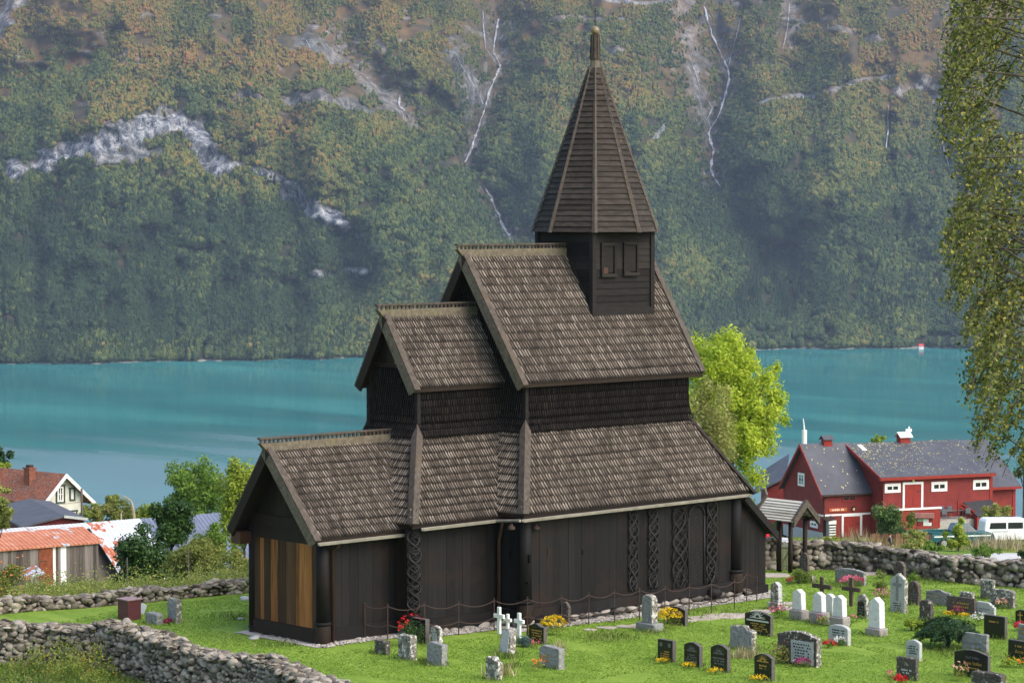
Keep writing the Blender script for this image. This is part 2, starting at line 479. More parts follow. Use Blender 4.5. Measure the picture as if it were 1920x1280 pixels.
for poly, dp, wd in (([(300, 90), (650, 300), (980, 600)], 75, 230), ([(1150, 120), (1240, 480)], 45, 130), ([(1680, 60), (1520, 380)], 45, 170), ([(200, 420), (250, 620)], 34, 200)):
    d = pdist(poly); g -= dp * np.exp(-(d / wd) ** 2)
rib = fbm((XX + YB * .55) / 60, (YB - XX * .2) / 170, 3, 33) - .5
fade = sstep(0, 60, SS)
n_a = fbm(XX / 170, YB / 120, 4, 31) - .5
n_b = fbm(XX / 42, YB / 34, 4, 37) - .5
n_c = fbm(XX / 13, YB / 11, 3, 41) - .5
# bare rock: bands traced along the cliffs of the slope
def band(poly, wdt, seed, thr=.45):
    d = pdist(poly)
    nn = fbm(XX / 24, YB / 16, 4, seed)
    return np.clip((1 - d / wdt) * 1.4 + (nn - .5) * 2.6, 0, 1) * (d < wdt * 1.5)
rock = np.zeros_like(XX)
rock = np.maximum(rock, band([(30, 328), (95, 298), (150, 285), (215, 272), (270, 258)], 27, 51) * 1.1)
rock = np.maximum(rock, band([(215, 255), (275, 240), (335, 238), (372, 262), (398, 292), (412, 312)], 27, 52) * 1.35)
rock = np.maximum(rock, .85 * 1.3 * band([(412, 310), (470, 318), (530, 338)], 10, 53))
rock = np.maximum(rock, .6 * band([(190, 300), (300, 290)], 20, 54))
tal = band([(540, 352), (560, 378), (590, 398), (625, 412)], 19, 55) + .6 * band([(625, 412), (660, 432), (690, 455)], 13, 56)
rock = np.maximum(rock, .8 * band([(592, 516), (620, 520), (655, 516), (680, 505)], 13, 57))
rock = np.maximum(rock, .5 * band([(455, 190), (540, 200), (600, 190), (700, 220)], 18, 58))
rock = np.maximum(rock, .5 * band([(570, 90), (650, 120), (700, 170), (760, 215)], 20, 59))
rock = np.maximum(rock, .55 * band([(850, 105), (880, 150), (905, 190)], 17, 60))
rock = np.maximum(rock, .45 * band([(1290, 60), (1300, 150), (1325, 230)], 16, 61))
rock = np.maximum(rock, .75 * band([(1420, 195), (1480, 185), (1545, 178), (1600, 160), (1680, 148)], 7, 62))
rock = np.maximum(rock, .8 * band([(1700, 170), (1740, 165), (1790, 200), (1800, 250)], 24, 63))
rock = np.maximum(rock, .7 * band([(1225, 268), (1245, 240)], 7, 64))
rock = np.maximum(rock, .7 * band([(0, 55), (35, 10), (60, -20)], 26, 65)) 
rock = np.maximum(rock, .8 * band([(1120, 2), (1200, 8), (1260, 4)], 7, 66))
rock = np.maximum(rock, .4 * (fbm(XX / 40, YB / 20, 4, 67) > .7) * sstep(330, 60, YB))
rock = np.maximum(rock, .8 * band([(945, 425), (960, 450), (970, 430)], 8, 68))
rock = np.clip(np.maximum(rock, tal * 1.6), 0, 1)
shore = sstep(9, 2, SS) * (fbm(XX / 22, YB * 0, 3, 71) > .47)
g = g + fade * (rib * 46 + n_a * 95 + n_b * 40 + n_c * 9) - rock * (n_c * 16 + 5) * fade
Fm = Fb + g * sstep(0, 140, SS)
Rm = (XX - 960) / FPX * Fb * (1 + (Fm - Fb) / Fb)
MX, MY = xy_of(Fm, Rm)
MZ = Zb + fade * n_c * 3
heath = np.clip(sstep(330, 60, YB + (fbm(XX / 130, YB / 80, 4, 73) - .5) * 260), 0, 1)
heath = np.maximum(heath, sstep(0, -40, (YB - 150 + XX * .45)) )
cx, cs = XX.shape
idx = np.arange(cx * cs).reshape(cx, cs)
mf = np.stack([idx[:-1, :-1], idx[1:, :-1], idx[1:, 1:], idx[:-1, 1:]], -1).reshape(-1, 4)
t = NT('mountain_ground')
va = t.nd('Attribute', attribute_name='mask')
sep = t.nd('SeparateColor'); t.L(va.outputs['Color'], sep.inputs[0])
na = t.noise(t.pos((.06,) * 3), 1, 5, .65); nb = t.noise(t.pos((.012,) * 3), 1, 4)
nst = t.math('ADD', t.math('MULTIPLY', t.noise(t.pos((.11, .11, .07)), 1, 7, .8), .7), t.math('MULTIPLY', t.noise(t.pos((.7, .7, .35)), 1, 4, .8), .3))
floor_ = t.ramp(na, [(.3, (.012, .018, .012)), (.5, (.035, .038, .02)), (.7, (.085, .06, .034))])
hth = t.ramp(t.math('ADD', t.math('MULTIPLY', na, .5), t.math('MULTIPLY', nb, .5)), [(.34, (.03, .038, .035)), (.45, (.07, .06, .035)), (.55, (.125, .08, .036)), (.7, (.19, .12, .048))])
rk = t.ramp(nst, [(.42, (.02, .026, .04)), (.48, (.09, .1, .12)), (.545, (.29, .295, .3)), (.66, (.58, .57, .55))])
c1 = t.mix(sep.outputs[1], floor_, hth)
c2 = t.mix(sep.outputs[0], c1, rk)
c3 = t.mix(sep.outputs[2], c2, t.ramp(nst, [(.3, (.1, .09, .08)), (.6, (.45, .41, .36))]))
M['mountain'] = t.done(t.prin(c3, .95, .1, t.bump(nst, .8, 2.0)))
mountain = arrays('mountain', np.stack([MX, MY, MZ], -1).reshape(-1, 3), mf, M['mountain'], smooth=True)
mountain_mask = None
tag(mountain, 'steep wooded mountainside across the fjord with pale cliffs', kind='structure')

def on_mtn(px, py):
    """grid coordinates (ci, si) of the slope seen at a photo pixel"""
    ci = (px - xs[0]) / 4.5
    col_ = YB[int(np.clip(round(ci), 0, cx - 1))]
    si = np.interp(-py, -col_, np.arange(cs))
    return ci, si
def bil(A, ci, si):
    i = np.clip(np.floor(ci).astype(int), 0, cx - 2); j = np.clip(np.floor(si).astype(int), 0, cs - 2)
    u, v_ = ci - i, si - j
    return (A[i, j] * (1 - u) + A[i + 1, j] * u) * (1 - v_) + (A[i, j + 1] * (1 - u) + A[i + 1, j + 1] * u) * v_

# ---- forest on the far slope: countless trees, one object
t = NT('far_foliage')
ia = t.nd('Attribute', attribute_name='tc', attribute_type='INSTANCER')
isl = t.island()
fac = t.math('ADD', ia.outputs['Fac'], t.math('MULTIPLY', t.math('SUBTRACT', isl, .5), .09))
fc = t.ramp(fac, [(.0, (.01, .026, .016)), (.2, (.032, .054, .02)), (.4, (.07, .095, .028)), (.58, (.115, .125, .032)), (.75, (.175, .14, .038)), (.9, (.225, .135, .042)), (1, (.23, .115, .042))])
M['far_leaf'] = t.done(t.prin(fc, .8, .1))
def proto_round(seed, n=5, rx=.36, rz=.42, cz=.56):
    r = np.random.default_rng(seed); V, Fq = [], []
    bm = bmesh.new(); bmesh.ops.create_icosphere(bm, subdivisions=2, radius=1)
    S0 = np.array([v.co[:] for v in bm.verts]); F0 = [[v.index for v in f.verts] for f in bm.faces]; bm.free()
    for k in range(n):
        c0 = np.array((r.normal() * .14, r.normal() * .14, cz + r.normal() * .15)) if k else np.array((0, 0, cz))
        rr = (.3 if k == 0 else r.uniform(.15, .24)); b0 = len(V)
        V += list(c0 + S0 * np.array((rr * rx / .36, rr * rx / .36, rr * rz / .36 * 1.05)) * (1 + r.normal(size=(len(S0), 1)) * .17)); Fq += [tuple(b0 + i for i in f) for f in F0]
    return V, Fq
def proto_spruce(seed):
    r = np.random.default_rng(seed); V, Fq = [], []
    L = 9
    for k in range(L):
        z0 = .05 + .93 * k / L; z1 = z0 + .2; rad_ = .19 * (1 - k / L) + .015
        for i in range(7):
            a0 = (i + r.random() * .6) / 7 * 6.283; a1 = a0 + .75
            b0 = len(V); q = rad_ * (.75 + .5 * r.random())
            V += [np.array((q * math.cos(a0), q * math.sin(a0), z0)), np.array((q * math.cos(a1), q * math.sin(a1), z0 + .02)), np.array((.01, 0, min(z1, 1.0))), np.array((0, .01, min(z1, 1.0)))]
            Fq.append((b0, b0 + 1, b0 + 2, b0 + 3))
    return V, Fq
pc = bpy.data.collections.new('forest_tree_kinds')
for k, (V, Fq) in enumerate([proto_round(1, 5, .27, .42), proto_round(2, 4, .19, .5), proto_round(3, 6, .34, .38, .5), proto_spruce(4)]):
    me = bpy.data.meshes.new('far_tree'); me.from_pydata([tuple(q) for q in V], [], Fq); me.materials.append(M['far_leaf'])
    pc.objects.link(bpy.data.objects.new('far_tree_kind_%s' % 'abcd'[k], me))
# gully beds: bare dark rock, scree and low heath where the streams run
bed = np.zeros_like(XX)
for poly, w0, w1 in (([(935, 20), (938, 120), (905, 215), (872, 305)], 26, 16), ([(855, 105), (880, 150), (905, 205)], 30, 20), ([(1345, 60), (1362, 140), (1332, 238), (1335, 340)], 26, 14), ([(1290, 60), (1310, 165), (1332, 235)], 30, 18), ([(905, 350), (925, 385), (955, 445), (985, 450)], 16, 22), ([(600, 60), (700, 140), (765, 222)], 30, 14), ([(1477, 15), (1465, 95)], 16, 10)):
    d = pdist(poly); bed = np.maximum(bed, np.clip(1.5 - d / w0 + (fbm(XX / 14, YB / 12, 3, 91) - .5) * 1.6, 0, 1) * (d < w0 * 2))
r_ = np.random.default_rng(11)
NTREE = 310000
ca = mountain.data.attributes.new('mask', 'FLOAT_COLOR', 'POINT')
ca.data.foreach_set('color', np.stack([np.maximum(rock, bed * np.clip((fbm(XX / 9, YB / 9, 3, 93) - .46) * 2.4, 0, .6)), np.maximum(heath, bed * .55), shore.astype(float), np.ones_like(rock)], -1).ravel().astype(np.float32))
px_ = r_.uniform(-400, 2330, NTREE); s_ = r_.uniform(3, 1000, NTREE) 
ci = (px_ - xs[0]) / 4.5; si = np.interp(s_, ss, np.arange(cs))
tx, ty, tz = bil(MX, ci, si), bil(MY, ci, si), bil(MZ, ci, si)
tyb = bil(YB, ci, si); trk = bil(rock, ci, si); tht = bil(heath, ci, si); tg = bil(g, ci, si)
dens = fbm(px_ / 38, tyb / 30, 4, 81)
keep = (trk < .28 + .1 * r_.random(NTREE)) & (r_.random(NTREE) < np.clip(1.3 - .45 * tht, .12, 1)) & (dens > .29 + .07 * tht) & (r_.random(NTREE) > .84 * bil(bed, ci, si))
clear = (np.hypot((px_ - 1520) / 60, (tyb - 645) / 8) < 1) | (np.hypot((px_ - 1770) / 45, (tyb - 640) / 12) < 1) | (np.hypot((px_ - 130) / 120, (tyb - 625) / 6) < 1)
clear |= (np.abs(px_ - 1727) < 16) & (tyb > 636)
keep &= ~clear
streams = {
 'long white stream in the middle gully': [(935, 30), (930, 60), (925, 95), (932, 108), (938, 120), (930, 140), (918, 170), (913, 190), (905, 215), (897, 240), (890, 260), (882, 285), (872, 305)],
 'left feeder of the middle stream': [(905, 20), (908, 60), (911, 90), (920, 104), (937, 122)],
 'lower fall of the middle stream': [(908, 352), (918, 368), (925, 385), (933, 402), (940, 420), (946, 432), (955, 445)],
 'scree feeder beside the middle stream': [(855, 108), (868, 130), (880, 150), (896, 172), (906, 195)],
 'long white stream in the right gully': [(1318, 12), (1325, 40), (1333, 65), (1345, 90), (1355, 110), (1362, 125), (1366, 145), (1357, 180), (1350, 205), (1342, 222), (1332, 238), (1328, 250), (1331, 265), (1337, 282), (1334, 300), (1331, 318), (1338, 335), (1349, 352)],
 'upper right feeder of the right stream': [(1385, 35), (1381, 60), (1375, 80), (1368, 105), (1364, 128)],
 'left feeder of the right stream': [(1290, 105), (1303, 140), (1312, 170), (1334, 200), (1326, 222), (1331, 240)],
 'thin stream high on the right': [(1477, 15), (1476, 35), (1474, 55), (1469, 78), (1465, 95)],
 'short thin stream low on the right': [(1662, 200), (1661, 225), (1663, 250), (1659, 280)],
 'pale slide behind the birch': [(1758, 250), (1765, 272), (1770, 290), (1776, 310)],
 'short stream above the left cliff': [(750, 182), (749, 200), (757, 210), (766, 222)],
 'tiny fall high on the left': [(575, 82), (579, 90), (583, 99)],
}
for P in streams.values():
    keep &= pdist(P, px_, tyb) > 7
tx, ty, tz, tyb, tht, tg, px_ = [a[keep] for a in (tx, ty, tz, tyb, tht, tg, px_)]
n = len(tx)
hue = .28 + .26 * sstep(470, 40, tyb) - .05 * sstep(1150, 1500, px_) * sstep(200, 420, tyb) - .14 * sstep(760, 420, px_) * sstep(300, 430, tyb) + (fbm(px_ / 90, tyb / 60, 4, 83) - .5) * .75 + r_.normal(size=n) * .13 - .0016 * tg + .13 * sstep(590, 650, tyb)
hue = hue - .12 * sstep(700, 300, px_) * sstep(330, 480, tyb)
hgt = np.interp(tyb, [-100, 60, 250, 480, 670], [3.4, 4.5, 5.9, 7.8, 9.6]) * r_.uniform(.7, 1.3, n)
kind = r_.integers(0, 3, n)
spr = (np.hypot((px_ - 1440) / 75, (tyb - 545) / 75) < 1) & (fbm(px_ / 30, tyb / 40, 2, 85) > .42)
spr |= (r_.random(n) < .3 * sstep(800, 400, px_) * sstep(300, 420, tyb)) | (r_.random(n) < .07) | (np.hypot((px_ - 1640) / 80, (tyb - 560) / 50) < 1) & (r_.random(n) < .35)
kind = np.where(spr, 3, kind); hue = np.where(spr, r_.uniform(.0, .16, n) + .1 * (r_.random(n) < .3), np.clip(hue, .14, 1)); hgt = np.where(spr, hgt * 1.25, hgt)
me = bpy.data.meshes.new('forest'); me.vertices.add(n); me.vertices.foreach_set('co', np.stack([tx, ty, tz - .4], -1).ravel().astype(np.float32))
for nm, ar, ty_ in (('tc', hue, 'FLOAT'), ('ts', hgt, 'FLOAT'), ('rz', r_.uniform(0, 6.28, n), 'FLOAT'), ('kd', kind, 'INT')):
    a = me.attributes.new(nm, ty_, 'POINT'); a.data.foreach_set('value', ar.astype(np.int32 if ty_ == 'INT' else np.float32))
me.materials.append(M['far_leaf'])
forest = link('forest', me)
tag(forest, 'mixed autumn forest covering the slope across the fjord', kind='stuff')
gn = bpy.data.node_groups.new('scatter_trees', 'GeometryNodeTree')
gn.interface.new_socket('Geometry', in_out='INPUT', socket_type='NodeSocketGeometry')
gn.interface.new_socket('Geometry', in_out='OUTPUT', socket_type='NodeSocketGeometry')
gi, go = gn.nodes.new('NodeGroupInput'), gn.nodes.new('NodeGroupOutput')
m2p = gn.nodes.new('GeometryNodeMeshToPoints'); iop = gn.nodes.new('GeometryNodeInstanceOnPoints'); cin = gn.nodes.new('GeometryNodeCollectionInfo')
cin.inputs['Collection'].default_value = pc; cin.inputs['Separate Children'].default_value = True; cin.inputs['Reset Children'].default_value = True
def named(nm, dt):
    q = gn.nodes.new('GeometryNodeInputNamedAttribute'); q.data_type = dt; q.inputs['Name'].default_value = nm; return q.outputs['Attribute']
cxyz = gn.nodes.new('ShaderNodeCombineXYZ')
lk = gn.links.new
lk(gi.outputs[0], m2p.inputs[0]); lk(m2p.outputs[0], iop.inputs['Points']); lk(cin.outputs[0], iop.inputs['Instance'])
iop.inputs['Pick Instance'].default_value = True
lk(named('kd', 'INT'), iop.inputs['Instance Index']); lk(named('rz', 'FLOAT'), cxyz.inputs[2]); lk(cxyz.outputs[0], iop.inputs['Rotation']); lk(named('ts', 'FLOAT'), iop.inputs['Scale'])
lk(iop.outputs[0], go.inputs[0])
md = forest.modifiers.new('scatter', 'NODES'); md.node_group = gn

# ---- streams and falls down the slope
t = NT('white_water')
n_ = t.noise(t.pos((.25, .25, .1)), 1, 4, .7)
M['stream'] = t.done(t.prin(t.ramp(n_, [(.3, (.09, .1, .11)), (.5, (.33, .34, .36)), (.7, (.58, .59, .61))]), .6, .3))
for lab, P in streams.items():
    pts = []
    for (x0, y0), (x1, y1) in zip(P[:-1], P[1:]):
        for k in range(4):
            u = k / 4; pts.append((x0 + (x1 - x0) * u + random.uniform(-.8, .8), y0 + (y1 - y0) * u))
    pts.append(P[-1])
    thin = 'thin' in lab or 'feeder' in lab or 'tiny' in lab
    V, Fq = [], []
    for k, (x, y) in enumerate(pts):
        a, b = on_mtn(x, y); c = np.array([bil(A, np.array(a), np.array(b)) for A in (MX, MY, MZ)]) - FH * 3.0 + np.array((0, 0, 1.6))
        wd = (.4 if thin else .8) * random.uniform(.25, 1.8) * (1.25 if y > 200 else 1)
        for e in (-1, 0, 1):
            V.append(tuple(c + RT * wd * e + FH * (-.5 if e == 0 else .4)))
    for k in range(len(pts) - 1):
        for e in (0, 1): Fq.append((3 * k + e, 3 * k + e + 1, 3 * k + e + 4, 3 * k + e + 3))
    me = bpy.data.meshes.new('stream'); me.from_pydata(V, [], Fq); me.materials.append(M['stream'])
    tag(link('stream', me), lab, kind='structure')

# ---- air
t = NT('air_haze')
pv = t.nd('VolumePrincipled'); pv.inputs['Color'].default_value = (.62, .74, 1.0, 1); pv.inputs['Density'].default_value = .00004; pv.inputs['Anisotropy'].default_value = .1
t.L(pv.outputs[0], t.out.inputs['Volume'])
t.out.inputs['Surface'].is_linked
mb = MB()
q = [xy_of(f, r) for f, r in ((-300, -2000), (-300, 2000), (4300, 2000), (4300, -2000))]
mb.hexa([(x, y, -168.0) for x, y in q] + [(x, y, 640.0) for x, y in q])
hz = mb.build('haze', t.m)
tag(hz, 'pale blue air over the fjord', kind='stuff')
# ================================================================== STAVE CHURCH
A0, OA, WA, EA, ZAE, ZAR = -8.47, .57, 1.94, 2.37, 3.51, 6.50
B0E, EB, ZEB, B1, WB, ZSB, OB, ZBR, EBU, ZBE = -5.37, 3.15, 3.76, -3.43, 1.35, 6.62, .35, 11.02, 1.56, 8.44
C0E, EC, ZEC, C2E, C1, WC, ZSC, C2, OC, ZCR, ECU, ZCE = -1.20, 4.43, 3.90, 11.06, .64, 2.71, 6.66, 9.36, .46, 13.16, 3.02, 8.50
WL, C0W, C2W = 4.07, -.72, 10.62
YB_ = -(EB - .42); B0W = B0E + .42
church = thing('stave_church', (1.5, 0, -.3), 'tall dark wooden stave church with tiered shingle roofs and an eight-sided spire', 'church')

def shingles(mb, p0, u, n, prof, bounds, w=.118, step=.33, m=0, clip=None, hlift=.055, mbase=2):
    """rows of pointed shingles on a surface swept along u; prof = [(outward offset, z)] from top to bottom"""
    u = np.array((u[0], u[1], 0.)); n = np.array((n[0], n[1], 0.)); p0 = np.array((p0[0], p0[1], 0.))
    seg = [math.hypot(b[0] - a[0], b[1] - a[1]) for a, b in zip(prof[:-1], prof[1:])]
    tot = sum(seg)
    def at(s):
        s = min(max(s, 0), tot - 1e-6)
        for (a, b), l in zip(zip(prof[:-1], prof[1:]), seg):
            if s <= l: q = s / l; return np.array((a[0] + (b[0] - a[0]) * q, a[1] + (b[1] - a[1]) * q)), np.array(((b[0] - a[0]) / l, (b[1] - a[1]) / l))
            s -= l
    nrow = int(math.ceil(tot / step))
    for r in range(nrow):
        tip = tot + .03 - r * step
        (o, z), (to, tz) = at(tip - .5 * step)
        o, z = o + to * .5 * step, z + tz * .5 * step
        nn = n * (-tz) + np.array((0, 0, to))
        if nn[2] < 0: nn = -nn
        dn = n * to + np.array((0, 0, tz))
        a, b = bounds(o, z)
        if b - a < w * .5: continue
        cnt = max(1, int(round((b - a) / w))); ww = (b - a) / cnt
        ln = min(step * 1.25, tip)
        for k in range(cnt + (r % 2)):
            uc = a + (k + .5 - .5 * (r % 2)) * ww + random.uniform(-.006, .006)
            uc = min(max(uc, a + .3 * ww), b - .3 * ww)
            if clip and not clip(uc, o, z): continue
            h = ww * random.uniform(.4, .52); j = random.uniform(-.015, .015); lf = hlift + random.uniform(-.005, .012); sk = random.uniform(-.008, .008)
            pts = [(-h, -ln, .004), (h, -ln, .004), (h * .96, -.5 * step + j, lf * .6), (h * .25 + sk, j, lf * .9), (-h * .25 + sk, j, lf * .9), (-h * .96, -.5 * step + j, lf * .6)]
            base = p0 + n * o + np.array((0, 0, z))
            top = [base + u * (uc + q[0]) + dn * q[1] + nn * q[2] for q in pts]
            bot = [q - nn * .034 for q in top[2:]]
            mb.add(top + bot, [(0, 1, 2, 3, 4, 5), (2, 6, 7, 3), (3, 7, 8, 4), (4, 8, 9, 5)], mbase)  # dark plate colour stands in for the shade beside each raised middle
            # the raised, weather-worn middle of the shingle
            hr = h * random.uniform(.42, .62)
            pr_ = [(-hr, -ln * .95, .012), (hr, -ln * .95, .012), (0, -ln * .95, .03), (hr * .9 + sk * .5, -.4 * step + j, lf * .72), (-hr * .9 + sk * .5, -.4 * step + j, lf * .72), (sk, -.35 * step + j, lf + .026), (sk, j - .01, lf + .016)]
            q_ = [base + u * (uc + q[0]) + dn * q[1] + nn * q[2] for q in pr_]
            mb.add(q_, [(0, 2, 5, 4), (2, 1, 3, 5), (4, 5, 6), (5, 3, 6)], m)

def planks(mb, p0, u, n, L, z0, z1, w=.34, m=0, th=.06, mats=None, rnd=.012):
    """upright boards; z0 / z1 numbers or functions of the distance along u"""
    u = np.array((u[0], u[1], 0.)); n = np.array((n[0], n[1], 0.)); p0 = np.array((p0[0], p0[1], 0.))
    x, k = 0., 0
    while x < L - .02:
        ww = w * random.uniform(.8, 1.2) if mats is None else mats[k % len(mats)][0]
        if L - x - ww < .1: ww = L - x
        d = random.uniform(0, rnd)
        f0 = (lambda q: z0(q)) if callable(z0) else (lambda q: z0)
        f1 = (lambda q: z1(q)) if callable(z1) else (lambda q: z1)
        a, b = x + .004, x + ww - .004
        c = [p0 + u * a - n * th, p0 + u * b - n * th, p0 + u * b + n * d, p0 + u * a + n * d]
        zz0 = [f0(a), f0(b), f0(b), f0(a)]; zz1 = [f1(a), f1(b), f1(b), f1(a)]
        mb.hexa([q + np.array((0, 0, z)) for q, z in zip(c, zz0)] + [q + np.array((0, 0, z)) for q, z in zip(c, zz1)],
                m if mats is None else mats[k % len(mats)][1])
        x += ww; k += 1

# ---- gabled roofs
def gable_roof(x0, x1, hw, ze, zr, lean, step, w=.12):
    mb = MB(); k = (zr - ze) / hw
    for s in (-1, 1):
        e = hw * 1.0
        top = [(x0 - lean, 0, zr), (x1, 0, zr), (x1, s * e, ze), (x0, s * e, ze)]
        mb.hexa([(p[0], p[1], p[2] - .16) for p in top] + [(p[0], p[1], p[2] - .01) for p in top], 1)
    shingles(mb, (x0, 0), (1, 0), (0, -1), [(0, zr), (hw, ze)], lambda o, z: (-lean * (1 - o / hw), x1 - x0), step=step, w=w)
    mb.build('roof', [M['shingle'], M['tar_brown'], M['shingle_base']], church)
    # bargeboards: a face board under a cover board, both sides of the gable
    for s in (-1, 1):
        b = MB()
        a_, e_ = np.array((x0 - lean, 0, zr)), np.array((x0, s * hw, ze)); d = e_ - a_; ln = np.linalg.norm(d); d /= ln
        e_ = e_ + d * .12
        nn = np.array((0, s * (zr - ze), hw)); nn = nn / np.linalg.norm(nn)
        b.obox(a_ + nn * .05 - np.array((.08, 0, 0)), e_ - a_, (.27, 0, 0), nn * .06)
        b.obox(a_ + nn * .05 - np.array((.09, 0, 0)) - nn * .34, e_ - a_, (.085, 0, 0), nn * .335, 1)
        b.build('bargeboard', [M['board'], M['crest'] if s < 0 else M['tar_brown']], church)
    c = MB(); xa = x0 - lean
    def xz(poly, y0, y1, m=0): c.prism([(p[0], y0, p[1]) for p in poly], (0, y1 - y0, 0), m)
    xz([(xa - .34, zr + .2), (x1, zr + .2), (x1, zr - .12), (xa - .02, zr - .12)], -.1, .1)
    xz([(xa - .36, zr + .4), (x1, zr + .4), (x1, zr + .34), (xa - .36, zr + .34)], -.085, .085, 1)
    x = xa - .3
    while x < x1 - .1:
        c.prism([(x + .0, -.035, zr + .2), (x + .1, -.035, zr + .2), (x + .075, -.035, zr + .26), (x + .13, -.035, zr + .3), (x + .05, -.035, zr + .341), (x - .03, -.035, zr + .3), (x + .025, -.035, zr + .26)], (0, .07, 0), 1)
        x += .19
    c.build('ridge_crest', [M['crest'], M['board']], church)
gable_roof(A0 - OA, B1 - .05, EA, ZAE, ZAR, .2, .3)
gable_roof(B1 - OB, C1 + .15, EBU, ZBE, ZBR, .1, .3)
gable_roof(C1 - OC, C2 + OC, ECU, ZCE, ZCR, .18, .345, .145)
# western gable's outer cover board
b = MB(); nn = np.array((0, -(ZCR - ZCE), ECU)); nn /= np.linalg.norm(nn)
b.obox(np.array((C2 + OC - .16, 0, ZCR)) + nn * .05, (0, -ECU, ZCE - ZCR), (.26, 0, 0), nn * .06)
b.obox(np.array((C2 + OC + .02, 0, ZCR)) - nn * .2, (0, -ECU, ZCE - ZCR), (.07, 0, 0), nn * .24)
b.build('bargeboard', [M['board']], church)

# ---- skirts of aisle roof, chancel and nave, with hips
def skirt(x0, hw, ov, zs, ze, x1, hipright):
    mb = MB()
    out0 = .1
    prof = [(out0, zs), (ov, ze)]
    shingles(mb, (x0, -hw), (1, 0), (0, -1), prof, lambda o, z: (-o, (x1 - x0) + (o if hipright else -o)), step=.3, w=.145 if hipright else .125)
    shingles(mb, (x0, -hw), (0, 1), (-1, 0), prof, lambda o, z: (-o, 2 * hw + o), step=.3)
    i, e = .0, ov
    P = lambda o, z, s: [(x0 - o, -hw - o, z), (x1 + o, -hw - o, z), (x1 + o, hw + o, z), (x0 - o, hw + o, z)][s]
    for s in range(4):
        a, b_, c_, d_ = P(i, zs + .12, s), P(i, zs + .12, (s + 1) % 4), P(e, ze - .01, (s + 1) % 4), P(e, ze - .01, s)
        sh = lambda p, q=.13: (p[0], p[1], p[2] - q)
        mb.hexa([sh(a), sh(b_), sh(c_), sh(d_), a, b_, c_, d_], 1)
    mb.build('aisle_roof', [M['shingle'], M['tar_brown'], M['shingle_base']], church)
def hip(x0, hw, ov, zs, ze, right=False):
    b = MB(); sx = 1 if right else -1
    a = np.array((x0, -hw, zs + .42)); e = np.array((x0 + sx * ov, -hw - ov, ze - .02)); a = a + (e - a) * -.0
    n1 = np.array((0, -(zs - ze), ov)); n1 /= np.linalg.norm(n1); n2 = np.array((sx * (zs - ze), 0, ov)); n2 /= np.linalg.norm(n2)
    mi = (n1 + n2) / (1 + n1.dot(n2)); d = e - a; vx, vy = np.array((-sx * .2, 0, 0)), np.array((0, .2, 0))
    for nn_, v_ in ((n1, vx), (n2, vy)):
        q = [a + mi * .05, e + mi * .05, e + nn_ * .05 + v_, a + d * .13 + nn_ * .05 + v_]
        q2 = [a + mi * .115, e + mi * .115, e + nn_ * .115 + v_, a + d * .13 + nn_ * .115 + v_]
        b.add(q + q2, [(0, 1, 2, 3), (4, 7, 6, 5), (0, 4, 5, 1), (1, 5, 6, 2), (2, 6, 7, 3), (3, 7, 4, 0)])
    b.build('hip_board', [M['board']], church)
skirt(B1, WB, EB - WB, ZSB, ZEB, C1, False)
skirt(C1, WC, EC - WC, ZSC, ZEC, C2, True)
hip(B1, WB, EB - WB, ZSB, ZEB); hip(C1, WC, EC - WC, ZSC, ZEC); 
b = MB(); ov = EC - WC
a = np.array((C2, -WC, ZSC + .1)); e = np.array((C2 + ov + .1, -WC - ov - .1, ZEC - .1)); n1 = np.array((0, -(ZSC - ZEC), ov)); n1 /= np.linalg.norm(n1)
b.obox(a + n1 * .06, e - a, (-.16, 0, 0), n1 * .06); b.obox(a + n1 * .06 + np.array((.0, 0, 0)), e - a, (.1, .06, 0), n1 * -.3)
b.build('hip_board', [M['tar_brown']], church)

# ---- upper walls clad in dark shingles
def upper(x0, x1, hw, zt, zs, zr, ew, flare, step):
    mb = MB()
    pr = [(0, zt + .02), (0, zs + .75), (flare * .3, zs + .36), (flare, zs - .02)]
    shingles(mb, (x0, -hw), (1, 0), (0, -1), pr, lambda o, z: (-o, x1 - x0 + (o if x1 > 5 else 0)), step=step, hlift=.035)
    k = (zr - zt) / ew
    prg = [(0, zr - .1), (0, zs + .75), (flare * .3, zs + .36), (flare, zs - .02)]
    shingles(mb, (x0, -hw), (0, 1), (-1, 0), prg, lambda o, z: (-o, 2 * hw + o), step=step, hlift=.035,
             clip=lambda uc, o, z: z < zt or abs(uc - hw) < (zr - z) / k - .12)
    mb.box((x0 + .01, -hw + .01, zs - .4), (x1 - .01, hw - .01, zt + .15), 1)
    mb.prism([(x0 + .01, -hw + .02, zt), (x0 + .01, hw - .02, zt), (x0 + .01, 0, zr - .25)], (x1 - x0 - .02, 0, 0), 1)
    return mb.build('upper_wall', [M['shingle_dark'], M['black'], M['black']], church)
upper(B1, C1 + .1, WB, ZBE, ZSB, ZBR, EBU, .2, .27)
upper(C1, C2, WC, ZCE, ZSC, ZCR, ECU, .14, .27)
# corner boards of the upper walls
for x, y, z0, z1 in ((B1, -WB, ZSB + .3, ZBE), (C1, -WC, ZSC + .3, ZCE), (B1, WB, ZSB + .3, ZBE)):
    b = MB(); b.box((x - .075, y - .075, z0), (x + .075, y + .075, z1 - .02)); b.build('corner_board', M['lap_dark'], church)
